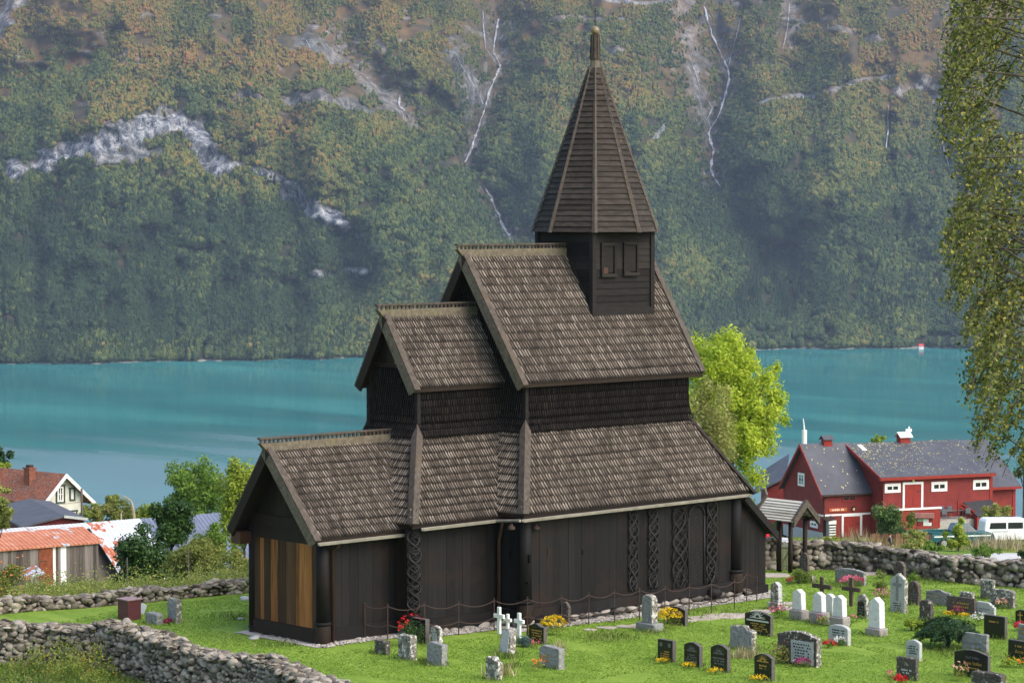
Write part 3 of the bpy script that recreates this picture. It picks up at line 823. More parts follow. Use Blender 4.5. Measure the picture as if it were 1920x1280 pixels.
# chancel gable: planks above a beam
mb = MB(); kk = (ZBR - ZBE) / EBU
planks(mb, (B1 - .06, -1.05), (0, 1), (-1, 0), 2.1, 9.25, lambda q: ZBR - .3 - kk * abs(q - 1.05), .3, mats=[(.42, 0), (.4, 0), (.07, 1), (.45, 0), (.4, 0), (.36, 0)])
mb.build('gable_wall', [M['tar_brown'], M['tan']], church)
b = MB(); b.box((B1 - .14, -1.12, 9.12), (B1 - .02, 1.12, 9.24)); b.build('beam', M['tar_brown'], church)

# ---- lower walls
# apse extension
mb = MB(); kk = (ZAR - ZAE) / EA
planks(mb, (A0, -WA), (1, 0), (0, -1), B0W - A0, .25, ZAE + .4, .36)
mb.build('wall', M['tar'], church)
mb = MB()
planks(mb, (A0, -WA + .1), (0, 1), (-1, 0), 2 * WA - .2, .28, 3.2,
       mats=[(.3, 0), (.16, 1), (.25, 1), (.28, 1), (.22, 1), (.27, 0), (.28, 0), (.34, 0), (.12, 0), (.42, 1), (.38, 0), (.22, 1), (.3, 0), (.2, 0)])
mb.build('wall', [M['brown_plank'], M['tan']], church)
mb = MB()
mb.box((A0 - .02, -WA + .05, 3.2), (A0 + .06, WA - .05, 3.62)); mb.build('beam', M['tar_brown'], church)
mb = MB(); mb.box((A0 - .03, -WA + .05, 3.63), (A0 + .06, WA - .05, 4.05)); mb.build('beam', M['tar_brown'], church)
mb = MB(); mb.box((A0 - .06, -WA, -.2), (A0 + .1, WA, .27)); mb.build('sill_beam', M['tar_brown'], church)
mb = MB()
planks(mb, (A0, -1.55), (0, 1), (-1, 0), 3.1, 4.06, lambda q: ZAR - .2 - kk * abs(q - 1.55), .28)
mb.build('gable_wall', M['tar_brown'], church)
mb = MB(); mb.box((A0 + .02, -WA - .07, -.2), (B0W, -WA + .05, .27)); mb.build('sill_beam', M['tar'], church)
# hanging box under the far eave
b = MB(); b.box((A0 - OA, EA - .55, ZAE - .55), (A0 + .2, EA - .02, ZAE - .12)); b.build('eave_board', M['copper'], church)
# chancel
mb = MB()
planks(mb, (B0W, YB_), (1, 0), (0, -1), C0W - B0W, .25, ZEB + .35, .4); mb.build('wall', M['tar'], church)
mb = MB(); planks(mb, (B0W, YB_), (0, 1), (-1, 0), 2 * -YB_, .2, ZEB + .35, .4); mb.build('wall', M['tar_brown'], church)
mb = MB(); mb.box((B0W, YB_ - .1, -.12), (C0W, YB_ + .05, .27)); mb.build('sill_beam', M['tar'], church)
# nave
mb = MB(); planks(mb, (C0W, -WL), (0, 1), (-1, 0), 2 * WL, .3, ZEC + .35, .4); mb.build('wall', M['tar'], church)
mb = MB(); planks(mb, (C0W, -WL), (1, 0), (0, -1), C2W - C0W, .32, ZEC + .35, .38); mb.build('wall', M['tar'], church)
mb = MB()
n_ = 16
for k in range(n_):
    xa, xb = C0W + (C2W - C0W) * k / n_, C0W + (C2W - C0W) * (k + 1) / n_
    dz = .03 * math.sin(k * 1.3)
    mb.hexa([(xa, -WL - .16, .02 + dz), (xb, -WL - .16, .02 + dz), (xb, -WL + .05, .02 + dz), (xa, -WL + .05, .02 + dz), (xa, -WL - .13, .40), (xb, -WL - .13, .40), (xb, -WL + .05, .42), (xa, -WL + .05, .42)])
mb.build('sill_beam', M['tar'], church)
mb = MB(); mb.box((C0W - .1, -WL, -.05), (C0W + .05, YB_, .36)); mb.build('sill_beam', M['tar'], church)
# west porch under a lean-to roof
mb = MB()
planks(mb, (C2W + .1, -4.0), (1, 0), (0, -1), 12.45 - C2W - .1, -.1, lambda q: 3.68 - (q) * .86, .27)
mb.box((C2W, -3.9, -.1), (12.4, 3.9, 1.9), 0)
mb.build('porch_wall', M['tar'], church)
mb = MB(); mb.box((C2W + .2, -4.12, -.3), (12.5, -3.96, .06)); mb.build('sill_beam', M['tar'], church)
mb = MB()
mb.obox((C2W + .2, -4.3, 3.86), (2.0, 0, -1.74), (0, 8.2, 0), (.0, 0, -.12)); mb.build('porch_roof', M['lap'], church)
mb = MB()
mb.obox((C2W + .24, -4.34, 3.86), (2.0, 0, -1.74), (0, .07, 0), (-.0, 0, -.34)); mb.build('bargeboard', M['lap_dark'], church)

# ---- posts
def post(x, y, r, z0, z1, zb, rb):
    b = MB(); n = 18
    b.lathe((x, y, 0), [(rb * .93, z0), (rb, z0 + .1), (rb * 1.03, zb - .25), (rb * .96, zb - .06), (rb * .9, zb)], n)
    b.lathe((x, y, 0), [(rb * 1.02, zb + .002), (rb * 1.1, zb + .03), (rb * 1.1, zb + .07), (rb * .98, zb + .11)], n, 1)
    b.lathe((x, y, 0), [(r, zb + .112), (r * .97, z1)], n, 2)
    return b.build('corner_post', [M['tar_brown'], M['tar'], M['tar']], church, True)
post(A0 + .16, -WA + .02, .24, -.25, ZAE + .2, .42, .28)
post(A0 + .1, WA - .05, .2, -.25, ZAE + .2, -.1, .2)
post(C0W + .1, -WL + .05, .25, -.1, ZEC + .2, .62, .31)
post(C2W - .02, -WL + .02, .26, -.05, ZEC + .2, .72, .33)
post(B0W + .08, YB_ + .04, .25, -.15, ZEB + .2, .45, .31)
for P in ((-4.2, YB_ - .2, -.02), (9.15, -WL - .25, .08), (-.1, -WL - .3, -.05)):
    b = MB(); bm = bmesh.new(); bmesh.ops.create_icosphere(bm, subdivisions=3, radius=1)
    b.add([(P[0] + v.co.x * .34, P[1] + v.co.y * .26, P[2] + v.co.z * .22 + .03 * math.sin(v.co.x * 7)) for v in bm.verts], [[v.index for v in f.verts] for f in bm.faces]); bm.free()
    b.build('log_end', M['tar'], church, True)

# ---- carved interlace
def carving(name, x0, x1, z0, z1, y, seed, mapf=None, parent=None):
    r = random.Random(seed); b = MB(); mid, hw = (x0 + x1) / 2, (x1 - x0) / 2
    f = mapf or (lambda u, z, d: (mid + u * hw, y - d, z))
    H = z1 - z0; nl = max(3, round(H / (hw * 2.1)))
    zs = np.linspace(0, 1, 90)
    for ph, sg, rr in ((0, 1, .034), (0, -1, .03), (.5, 1, .022), (.5, -1, .022), (.25, 1, .018), (.25, -1, .018), (.75, 1, .016), (.75, -1, .016)):
        amp = .62 if rr > .03 else .8
        pts = [f(sg * amp * math.sin(math.pi * nl * q + ph * math.pi * 2 + .3 * math.sin(5 * q + seed)) * (1 - .12 * r.random() * 0), z0 + H * q, .02 + .025 * (1 + math.sin(math.pi * nl * q * 2 + sg))) for q in zs]
        b.tube(pts, [rr * (.75 + .5 * abs(math.sin(4 * q + ph + seed))) for q in zs], 6)
    for k in range(nl + 1):                                       # rings and beasts' coils
        cz = z0 + H * (k + .5 * r.random()) / nl; cu = r.uniform(-.25, .25); R1 = r.uniform(.45, .75)
        if cz + R1 * hw > z1 or cz - R1 * hw < z0: continue
        b.tube([f(cu + R1 * math.cos(q), cz + R1 * hw * 1.25 * math.sin(q), .05) for q in np.linspace(0, 5.6, 18)], .02, 5)
    for k in range(nl * 16):                                       # tendrils
        u0, zz = r.uniform(-.8, .8), r.uniform(z0 + .05, z1 - .05); q0 = r.uniform(0, 6.28); cu = r.uniform(-3, 3); pts = []
        for s_ in range(9):
            pts.append(f(max(-.93, min(.93, u0)), max(z0, min(z1, zz)), .03)); u0 += math.cos(q0) * .13; zz += math.sin(q0) * .13 * hw; q0 += cu * .16
        b.tube(pts, np.linspace(.02, .008, 9), 5)
    return b.build(name, M['tar_carved'], parent or church, True)
M['tar_carved'] = wood('carved_tarred_wood', [(.2, (.011, .01, .0097)), (.5, (.022, .02, .019)), (.8, (.042, .038, .036))], (16, 16, .8), .2, rough=.55)
yw = -WL - .015
carving('carved_plank', 4.58, 5.17, .56, 3.72, yw, 1); carving('carved_plank', 5.63, 6.27, .55, 3.75, yw, 2)
portal = MB()
portal.box((7.9, -WL - .035, .42), (8.72, -WL - .005, 3.4))
po = portal.build('portal', M['tar'], church)
carving('carved_jamb', 6.88, 7.86, .42, 3.75, yw - .02, 3, parent=po); carving('carved_jamb', 8.8, 9.52, .44, 3.78, yw - .02, 4, parent=po)
b = MB()
for s_ in (7.88, 8.76): b.tube([(s_, yw - .05, .42), (s_, yw - .05, 3.1)], .035, 8)
b.tube([(8.32 + .44 * math.cos(q), yw - .05, 3.1 + .42 * math.sin(q)) for q in np.linspace(0, math.pi, 16)], .045, 8)
b.build('arch', M['tar_carved'], po, True)
b = MB()
for k in range(16):
    z = .6 + k * .17
    b.tube([(7.98 + .66 * q, -WL - .036, z + .06 * math.sin(q * 12 + k)) for q in np.linspace(0, 1, 12)], .009, 4)
b.build('door', M['tar_carved'], po, True)
mid_, r_c = (B0W + .08, YB_ + .04), .25
carving('carved_plank', 0, .55, .6, ZEB - .15, 0, 5, mapf=lambda u, z, d: (mid_[0] + (r_c + d) * math.sin(u * 1.15 - .35), mid_[1] - (r_c + d) * math.cos(u * 1.15 - .35), z))
# small loopholes and a hatch in the wall
for q in (((985, 1046), .1, .3), ((1091.5, 1035), .07, .17), ((957.5, 1040), .05, .3), ((981.5, 1091), .06, .09)):
    b = MB(); p = PL(*q[0], (0, -WL, 0), (0, 1, 0)); o_ = .29 if q[0][0] in (985, 981.5) else .02
    if q[0][0] == 957.5:
        p = PL(*q[0], (C0W, 0, 0), (1, 0, 0)); b.box((C0W - .03, p[1] - .03, p[2] - .15), (C0W + .01, p[1] + .03, p[2] + .15))
    else: b.box((p[0] - q[1] / 2, p[1] - .03 - (.22 if o_ > .1 else 0), p[2] - q[2] / 2), (p[0] + q[1] / 2, p[1] + .0, p[2] + q[2] / 2))
    b.build('loophole', M['black'], church)
b = MB(); p = PL(1029, 1034, (0, -WL, 0), (0, 1, 0)); b.box((p[0] - .08, p[1] - .03, p[2] - .15), (p[0] + .08, p[1], p[2] + .15)); b.build('hatch', M['tar_brown'], church)
# eave lamps, gutters, downpipes
for px_l in (959, 1005):
    p = PL(px_l, 988, (0, -WL - .12, 0), (0, 1, 0)); b = MB()
    b.lathe((p[0], p[1], p[2]), [(.05, .12), (.06, .06), (.13, .03), (.14, -.06), (.1, -.09)][::-1], 12); b.build('lamp', M['iron'], church)
def gutter(x0, x1, y, z, dz=0):
    b = MB(); pr = [(0, 0), (.02, -.1), (.12, -.1), (.14, 0), (.12, 0), (.105, -.08), (.035, -.08), (.02, 0)]
    vs = [(x0, y - .1 + q[0], z + q[1]) for q in pr] + [(x1, y - .1 + q[0], z + q[1] + dz) for q in pr]; n = 8
    b.add(vs, [tuple(range(n)), tuple(range(n, 2 * n))[::-1]] + [(i, (i + 1) % n, n + (i + 1) % n, n + i) for i in range(n)])
    b.build('gutter', M['zinc'], church)
gutter(A0 - .45, B0E + .45, -EA - .08, ZAE - .12); gutter(B0E + .5, C0E - .1, -EB - .08, ZEB - .12, .02); gutter(C0E - .02, C2E - .1, -EC - .08, ZEC - .14, .03)
b = MB(); b.tube([(C0E - .14, -EB - .1, ZEB - .15), (C0E - .14, -EC - .1, ZEC - .17)], .055, 8); b.build('gutter', M['zinc'], church)
b = MB(); b.tube([(A0 + .52, -EA - .02, ZAE - .2), (A0 + .52, -EA + .05, ZAE - .35), (A0 + .5, -WA - .12, ZAE - .5), (A0 + .5, -WA - .12, -.25)], .055, 10); b.build('downpipe', M['copper'], church, True)
xd = C0W - .22
b = MB(); b.tube([(xd, -EB - .02, ZEB - .2), (xd, -EB + .05, ZEB - .5), (xd + .06, YB_ - .18, ZEB - .95), (xd + .06, YB_ - .18, -.15)], .06, 10); b.build('downpipe', M['copper'], church, True)

# ---- tower and spire on the nave ridge
tl = PL(1109, 590, (0, 0, ZCR), (0, -(ZCR - ZCE) / ECU, 1))
TX0, TX1, TY = 5.3, 8.5, 1.5
ZT = PL(1103, 437, (0, -TY, 0), (0, 1, 0))[2] + .04
tower = MB(); tower.box((TX0 + .03, -TY + .03, 9.5), (TX1 - .03, TY - .03, ZT))
z = 10.3
while z < ZT - .1:
    h = random.uniform(.23, .27); z1 = min(z + h, ZT)
    for (o, U, N) in (((TX0, -TY), (TX1 - TX0, 0), (0, -1)), ((TX0, TY), (0, -2 * TY), (-1, 0))):
        o = np.array((o[0], o[1], 0.)); U = np.array((U[0], U[1], 0.)); N = np.array((N[0], N[1], 0.))
        c = [o, o + U, o + U + N * .045, o + N * .045]; c2 = [o, o + U, o + U + N * .012, o + N * .012]
        tower.hexa([q + np.array((0, 0, z)) for q in c] + [q + np.array((0, 0, z1 + .02)) for q in c2], 1)
    z = z1
to = tower.build('tower', [M['black'], M['lap_dark']], church)
for x, y in ((TX0, -TY), (TX1, -TY), (TX0, TY)):
    b = MB(); b.box((x - .1, y - .1, ZT - 4.0), (x + .1, y + .1, ZT - .01)); b.build('corner_board', M['lap_dark'], to)
b = MB(); b.obox((TX0 + .05, -TY - .09, 10.72), (TX1 - TX0 - .1, 0, 0), (0, .08, 0), (0, 0, .34)); b.build('skirting_board', M['lap_dark'], to)
b = MB(); kz = (ZCR - ZCE) / ECU; b.obox((TX0 - .07, -TY - .06, ZCR - kz * (TY + .06) + .02), (0, TY - .1, kz * (TY - .1)), (.07, 0, 0), (0, -.02, .2)); b.build('corner_board', M['lap_dark'], to)
for (xa, xb, ya, yb) in ((1126, 1154, 457, 516.5), (1168, 1196, 455, 514)):
    p0, p1 = PL(xa, yb, (0, -TY - .05, 0), (0, 1, 0)), PL(xb, ya, (0, -TY - .05, 0), (0, 1, 0))
    x0, x1, z0, z1 = p0[0], p1[0], p0[2], p1[2] + .04
    b = MB(); b.box((x0 + .1, -TY - .055, z0 + .1), (x1 - .1, -TY - .03, z1 - .08)); wo_ = b.build('window', M['lap_dark'], to)
    b = MB(); y0, y1 = -TY - .12, -TY - .02
    b.box((x0, y0, z0), (x0 + .11, y1, z1)); b.box((x1 - .11, y0, z0), (x1, y1, z1)); b.box((x0 + .111, y0, z1 - .11), (x1 - .111, y1, z1)); b.box((x0 - .02, y0 - .04, z0 - .06), (x1 + .02, y1, z0 + .06))
    b.build('frame', M['lap_dark'], wo_)
    b = MB(); b.box((x0 + .13, -TY - .052, z0 + .07), (x1 - .13, -TY - .045, z1 - .13)); b.box((x0 + .16, -TY - .06, z0 + .07), (x0 + .4, -TY - .056, z0 + .3 if xa < 1140 else z0 + .09), 1)
    b.build('shutter', [M['black'], M['copper']], wo_)
SX, RS = (TX0 + TX1) / 2, 2.38
ZTOP = PL(1107, 128, (SX, 0, 0), FH)[2]
sp = MB(); R0 = .2
def ring(q): return RS + (R0 - RS) * q
NB = 30
ang = [math.pi / 4 * k for k in range(8)]
for k in range(NB):
    q0, q1 = k / NB, (k + 1) / NB
    for a, b_ in zip(ang, ang[1:] + [ang[0] + 2 * math.pi]):
        P = lambda th, r_, z_: (SX + r_ * math.cos(th), r_ * math.sin(th), z_)
        za, zb = ZT + (ZTOP - ZT) * q0, ZT + (ZTOP - ZT) * q1 + .02
        jl = random.uniform(-.01, .012)
        sp.hexa([P(a, ring(q0) - .1, za), P(b_, ring(q0) - .1, za), P(b_, ring(q0) + .075 + jl, za), P(a, ring(q0) + .075 + jl, za),
                 P(a, ring(q1) - .1, zb), P(b_, ring(q1) - .1, zb), P(b_, ring(q1) + .008, zb), P(a, ring(q1) + .008, zb)])
sp.prism([(SX + (RS - .02) * math.cos(a), (RS - .02) * math.sin(a), ZT - .02) for a in ang], (0, 0, .06), 1)
so_ = sp.build('spire', [M['lap'], M['tar_brown']], church)
for a in ang:
    b = MB(); P0 = np.array((SX + (RS + .06) * math.cos(a), (RS + .06) * math.sin(a), ZT - .03)); P1 = np.array((SX + (R0 + .03) * math.cos(a), (R0 + .03) * math.sin(a), ZTOP + .02))
    tg_ = np.array((-math.sin(a), math.cos(a), 0)); rd = np.array((math.cos(a), math.sin(a), .25))
    b.add([P0 - tg_ * .11, P0 + tg_ * .11, P0 + rd * .07, P1 - tg_ * .045, P1 + tg_ * .045, P1 + rd * .05], [(0, 1, 2), (5, 4, 3), (0, 3, 4, 1), (1, 4, 5, 2), (2, 5, 3, 0)])
    b.build('hip_batten', M['board'], so_)
b = MB()
b.lathe((SX, 0, ZTOP), [(.26, -.15), (.2, .05), (.165, .32)], 8, 1); b.lathe((SX, 0, ZTOP), [(.2, .321), (.17, .9), (.155, 1.3)], 8)
for a in ang: b.bar((SX + .19 * math.cos(a), .19 * math.sin(a), ZTOP + .33), (SX + .155 * math.cos(a), .155 * math.sin(a), ZTOP + 1.3), .05, .04, (math.cos(a), math.sin(a), .1), 2)
fi = b.build('finial', [M['lap'], M['crest'], M['board']], church)
b = MB(); b.lathe((SX, 0, ZTOP + 1.46), [(.17 * math.sin(q), -.17 * math.cos(q)) for q in np.linspace(.05, 3.09, 14)], 18); b.build('ball', plain('old_gilding', (.22, .17, .1), .5, .4, .3), fi, True)
b = MB(); b.tube([(SX, 0, ZTOP + 1.6), (SX, 0, ZTOP + 2.32)], .022, 6); b.lathe((SX, 0, ZTOP + 1.82), [(.01, -.08), (.05, 0), (.01, .08)], 10)
xd_ = RT * .1
b.tube([np.array((SX, 0, ZTOP + 2.2)) - xd_, np.array((SX, 0, ZTOP + 2.2)) + xd_], .018, 6); b.build('cross', M['iron'], fi)
# ================================================================== VILLAGE BEYOND THE CHURCHYARD
class Fm_:
    """building frame: u along the front, v into depth, z absolute"""
    def __init__(s, O, U, V): s.O = np.array((O[0], O[1], 0.)); s.U, s.V = np.array(U, float), np.array(V, float)
    def P(s, u, v, z): q = s.O + s.U * u + s.V * v; return (q[0], q[1], z)
    def uv(s, p):
        A = np.array([[s.U[0], s.V[0]], [s.U[1], s.V[1]]]); r = np.linalg.solve(A, np.array(p[:2]) - s.O[:2]); return r[0], r[1], p[2]
    def onv(s, px, py, v): p = PL(px, py, s.O + s.V * v, (-s.U[1], s.U[0], 0)); r = s.uv(p); return r[0], r[2]
    def onu(s, px, py, u): p = PL(px, py, s.O + s.U * u, (-s.V[1], s.V[0], 0)); r = s.uv(p); return r[1], r[2]
    def box(s, mb, u0, u1, v0, v1, z0, z1, m=0):
        mb.hexa([s.P(u0, v0, z0), s.P(u1, v0, z0), s.P(u1, v1, z0), s.P(u0, v1, z0), s.P(u0, v0, z1), s.P(u1, v0, z1), s.P(u1, v1, z1), s.P(u0, v1, z1)], m)
    def gable(s, mb, u0, u1, v0, vr, v1, z0, ze0, zr, ze1, m=0):   # body with gable ends at u0,u1, ridge along u
        poly = [(v0, z0), (v1, z0), (v1, ze1), (vr, zr), (v0, ze0)]
        mb.prism([s.P(u0, a, b) for a, b in poly], np.array(s.P(u1, 0, 0)) - np.array(s.P(u0, 0, 0)), m)
    def roof(s, mb, u0, u1, v0, vr, v1, ze0, zr, ze1, th=.14, m=0):
        for (a, za) in ((v0, ze0), (v1, ze1)):
            c = [(u0, a, za), (u1, a, za), (u1, vr, zr), (u0, vr, zr)]
            mb.hexa([s.P(p[0], p[1], p[2] - th) for p in c] + [s.P(*p) for p in c], m)
def dirs(thU, thV):
    a, b = rad(thU), rad(thV)   # U: degrees right of the view direction, V: degrees left of it
    return FH * math.cos(a) + RT * math.sin(a), FH * math.cos(b) - RT * math.sin(b)
def clap(name, c, pitch=.19, dark=.45):
    t = NT(name); p = t.pos()
    sp_ = t.nd('SeparateXYZ'); t.L(p, sp_.inputs[0])
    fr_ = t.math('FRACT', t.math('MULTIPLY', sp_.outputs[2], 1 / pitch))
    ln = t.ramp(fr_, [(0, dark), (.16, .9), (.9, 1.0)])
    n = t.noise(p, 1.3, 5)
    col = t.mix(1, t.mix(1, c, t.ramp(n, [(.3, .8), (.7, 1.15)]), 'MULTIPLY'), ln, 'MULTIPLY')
    return t.done(t.prin(col, .65, .2, t.bump(t.math('SUBTRACT', 1, fr_), .5, .03)))
M['red_clap'] = clap('red_clapboard', (.22, .032, .027))
M['red_paint'] = plain('red_paint', (.25, .03, .022), .6, .2, var=.12)
M['white'] = plain('white_paint', (.74, .73, .69), .55, .3, var=.07)
M['slate'] = plain('grey_roofing', (.075, .078, .092), .6, .3, var=.2, sc=.8)
M['glass'] = plain('dark_glass', (.016, .018, .022), .12, .6)
M['cream'] = clap('cream_clapboard', (.68, .65, .55), .2, .8)
M['grey_wood'] = wood('grey_shed_board', [(.2, (.05, .042, .036)), (.5, (.13, .11, .095)), (.8, (.23, .2, .18))], (5, 5, .5), .5)
M['concrete'] = plain('pale_render', (.42, .42, .4), .9, .1, var=.1)

def window(fr, bld, v, px0, py0, px1, py1, cols=2, rows=1, frame=None, wid=.16, face='v', pane_in=.0):
    """framed window on the plane v (or u) covering the photo rectangle"""
    f_ = fr.onv if face == 'v' else fr.onu
    a0, z1 = f_(px0, py0, v); a1, z0 = f_(px1, py1, v); a0, a1 = min(a0, a1), max(a0, a1); z0, z1 = min(z0, z1), max(z0, z1)
    def bx(mb, p0, p1, q0, q1, d0, d1):
        if face == 'v': fr.box(mb, p0, p1, v - d1, v - d0, q0, q1)
        else: fr.box(mb, v - d1, v - d0, p0, p1, q0, q1)
    g_ = MB(); bx(g_, a0 + wid * .9, a1 - wid * .9, z0 + wid * .9, z1 - wid * .9, -.03, .03); w_ = g_.build('window', M['glass'], bld)
    m_ = MB()
    bx(m_, a0, a0 + wid, z0, z1, -.02, .07); bx(m_, a1 - wid, a1, z0, z1, -.02, .07)
    bx(m_, a0 + wid, a1 - wid, z1 - wid, z1, -.02, .07); bx(m_, a0 + wid, a1 - wid, z0, z0 + wid, -.02, .075)
    for k in range(1, cols): c_ = a0 + (a1 - a0) * k / cols; bx(m_, c_ - .05, c_ + .05, z0 + wid, z1 - wid, .0, .06)
    for k in range(1, rows): c_ = z0 + (z1 - z0) * k / rows; bx(m_, a0 + wid, a1 - wid, c_ - .03, c_ + .03, .0, .055)
    m_.build('frame', frame or M['white'], w_)
    return w_

# ---- red barn
U, V = dirs(68, 22); O = PT(1656, 900, 235); B = Fm_(O, U, V)
barn = thing('red_barn', B.P(4, 4, GZ(*B.P(4, 4, 0)[:2])), 'long red clapboard barn with grey roofs, two wings and white window frames', 'barn')
ZB = -14.9
mb = MB(); B.gable(mb, 0, 11.1, 0, 6.05, 12.1, ZB, -9.12, -6.65, -9.12); mb.build('wall', M['red_clap'], barn)
mb = MB(); B.gable(mb, -4.8, -.01, 2.24, 6.0, 9.7, ZB, -10.75, -6.55, -10.75); mb.build('wall', M['red_clap'], barn)
mb = MB(); B.gable(mb, 11.11, 14.12, .9, 6.05, 11.5, ZB, -10.35, -6.9, -9.6); mb.build('wall', M['red_clap'], barn)
mb = MB(); B.roof(mb, -.5, 11.3, -.42, 6.05, 12.5, -8.9, -6.42, -8.9); mb.build('roof', M['slate'], barn)
mb = MB(); B.roof(mb, -5.1, -.01, 1.88, 6.0, 10.0, -10.5, -6.3, -10.6); mb.build('roof', M['slate'], barn)
mb = MB(); B.roof(mb, 11.31, 14.5, .35, 6.05, 12, -10.3, -6.5, -9.5); mb.build('roof', M['slate'], barn)
def rake(u, v0, vr, ze, zr, dep=.3, th=.08, off=0, mat='red_paint'):
    b = MB()
    b.hexa([B.P(u - th, v0, ze - dep), B.P(u, v0, ze - dep), B.P(u, vr, zr - dep), B.P(u - th, vr, zr - dep), B.P(u - th, v0, ze + .03), B.P(u, v0, ze + .03), B.P(u, vr, zr + .03), B.P(u - th, vr, zr + .03)])
    return b.build('bargeboard', M[mat], barn)
rake(-5.11, 1.88, 5.99, -10.5, -6.3); rake(-5.11, 10.0, 6.01, -10.6, -6.3); rake(-.51, -.42, 6.04, -8.9, -6.42)
mb = MB(); B.box(mb, -.5, 11.3, -.5, -.425, -9.2, -8.93); mb.build('fascia', M['red_paint'], barn)
mb = MB(); B.box(mb, 11.31, 14.5, .26, .345, -10.55, -10.32); mb.build('fascia', M['red_paint'], barn)
mb = MB(); B.box(mb, -5.1, -.02, 1.77, 1.87, -10.62, -10.48); mb.build('gutter', M['iron'], barn)
for u_, v_ in ((10.95, -.05), (13.95, .85)):
    mb = MB(); B.box(mb, u_, u_ + .3, v_, v_ + .2, ZB, -9.3 if u_ < 12 else -10.5); mb.build('corner_board', M['red_paint'], barn)
mb = MB(); B.box(mb, -4.85, -.0, 2.18, 2.238, -12.44, -12.28); B.box(mb, -4.86, -4.802, 2.18, 6.5, -12.46, -12.3); mb.build('belt_board', M['white'], barn)
mb = MB(); B.box(mb, -4.86, -4.803, 2.2, 9.6, ZB, -13.9); mb.build('foundation', M['concrete'], barn)
window(B, barn, 0, 1658.5, 906.5, 1688, 922.5, 2, 1, wid=.26); window(B, barn, 0, 1746, 903, 1775.5, 920, 2, 1, wid=.26); window(B, barn, 0, 1824, 899.5, 1853.5, 916.5, 2, 1, wid=.26)
window(B, barn, 2.24, 1579, 928, 1605, 939, 2, 1, frame=M['red_paint'], wid=.14)
window(B, barn, -4.8, 1497, 885, 1509, 912, 2, 3, face='u', wid=.22); window(B, barn, -4.8, 1520, 975, 1533.5, 990, 2, 1, face='u', wid=.2)
def door(px0, py0, px1, py1, v, leaves=2):
    a0, z1 = B.onv(px0, py0, v); a1, z0 = B.onv(px1, py1, v); fw = .2
    d = MB()
    for k in range(leaves): B.box(d, a0 + fw + (a1 - a0 - 2 * fw) * k / leaves + .01, a0 + fw + (a1 - a0 - 2 * fw) * (k + 1) / leaves - .01, v - .06, v + .02, z0, z1 - fw)
    d_ = d.build('door', M['red_paint'], barn)
    f_ = MB(); B.box(f_, a0, a0 + fw, v - .09, v + .02, z0, z1); B.box(f_, a1 - fw, a1, v - .09, v + .02, z0, z1); B.box(f_, a0 + fw, a1 - fw, v - .09, v + .02, z1 - fw, z1); f_.build('frame', M['white'], d_)
    h_ = MB(); B.box(h_, a1 - fw - .45, a1 - fw - .05, v - .1, v - .061, z1 - .9, z1 - .82); h_.build('hinge', M['iron'], d_)
door(1692, 904, 1730, 954, 0); door(1577.5, 964, 1615.5, 1003, 2.24, 1)
def cup(u, v, zb, s_, roofm, nm='cupola'):
    b = MB(); B.gable(b, u - s_, u + s_, v - s_ * .7, v, v + s_ * .7, zb - .6, zb + s_ * .95, zb + s_ * 1.5, zb + s_ * .95); c_ = b.build(nm, M['red_paint'], barn)
    b = MB(); B.roof(b, u - s_ * 1.3, u + s_ * 1.3, v - s_ * 1.1, v, v + s_ * 1.1, zb + s_ * .85, zb + s_ * 1.68, zb + s_ * .85, .06); b.build('roof', roofm, c_); return c_
u_, z_ = B.onv(1694, 826, 6.05); cup(u_, 6.05, -6.42, .52, M['white'])
u_, z_ = B.onv(1550, 829, 6.0); cup(u_, 6.0, -6.3, .42, M['slate'])
b = MB(); u_, z_ = B.onv(1704, 808, 6.05); b.tube([B.P(u_, 6.05, z_ - .9), B.P(u_, 6.05, z_ + .1)], .03, 6); B.box(b, u_ - .32, u_ + .3, 6.03, 6.07, z_ - .05, z_ + .22); B.box(b, u_ - .05, u_ + .1, 6.02, 6.08, z_ + .22, z_ + .42); b.build('weather_vane', M['white'], barn)
b = MB(); (ua, za), (ub, zb) = B.onv(1554.5, 952.5, 2.24), B.onv(1587.5, 957.5, 2.24); B.box(b, ua, ub, 2.17, 2.235, zb, za - .02, 0)
b2 = MB(); r = random.Random(4); x = ua + .15
while x < ub - .35:
    ww = r.uniform(.06, .14)
    if r.random() > .14: B.box(b2, x, x + ww, 2.155, 2.168, zb + .09, za - .1)
    x += ww + .05
sg = b.build('sign', plain('orange_sign', (.5, .13, .035), .5, .3), barn); b2.build('lettering', M['white'], sg)
for (lx, ly, v_) in ((1599, 954, 2.24), (1711, 900, 0)):
    u_, z_ = B.onv(lx, ly, v_); b = MB(); b.lathe(B.P(u_, v_ - .16, z_ - .12), [(.06, 0), (.11, .05), (.11, .22), (.05, .26)], 10); l_ = b.build('lamp', plain('lamp_glass', (.75, .6, .3), .3), barn)
    b = MB(); B.box(b, u_ - .1, u_ + .1, v_ - .26, v_ - .02, z_ + .142, z_ + .24); b.build('lamp_hood', M['iron'], l_)
b = MB(); u_, z_ = B.onv(1543.5, 930, 2.24); b.tube([B.P(-4.72, 1.85, -10.6), B.P(-4.72, 2.12, -10.9), B.P(-4.72, 2.12, ZB)], .06, 8); b.build('downpipe', M['iron'], barn)
b = MB(); (ua, za), (ub, zb) = B.onv(1544, 973, 2.0), B.onv(1560, 968, 2.0); b.hexa([B.P(ua, 1.3, za - .15), B.P(ub, 1.3, zb - .15), B.P(ub, 2.2, zb), B.P(ua, 2.2, za), B.P(ua, 1.3, za - .07), B.P(ub, 1.3, zb - .07), B.P(ub, 2.2, zb + .08), B.P(ua, 2.2, za + .08)]); b.build('canopy', M['iron'], barn)
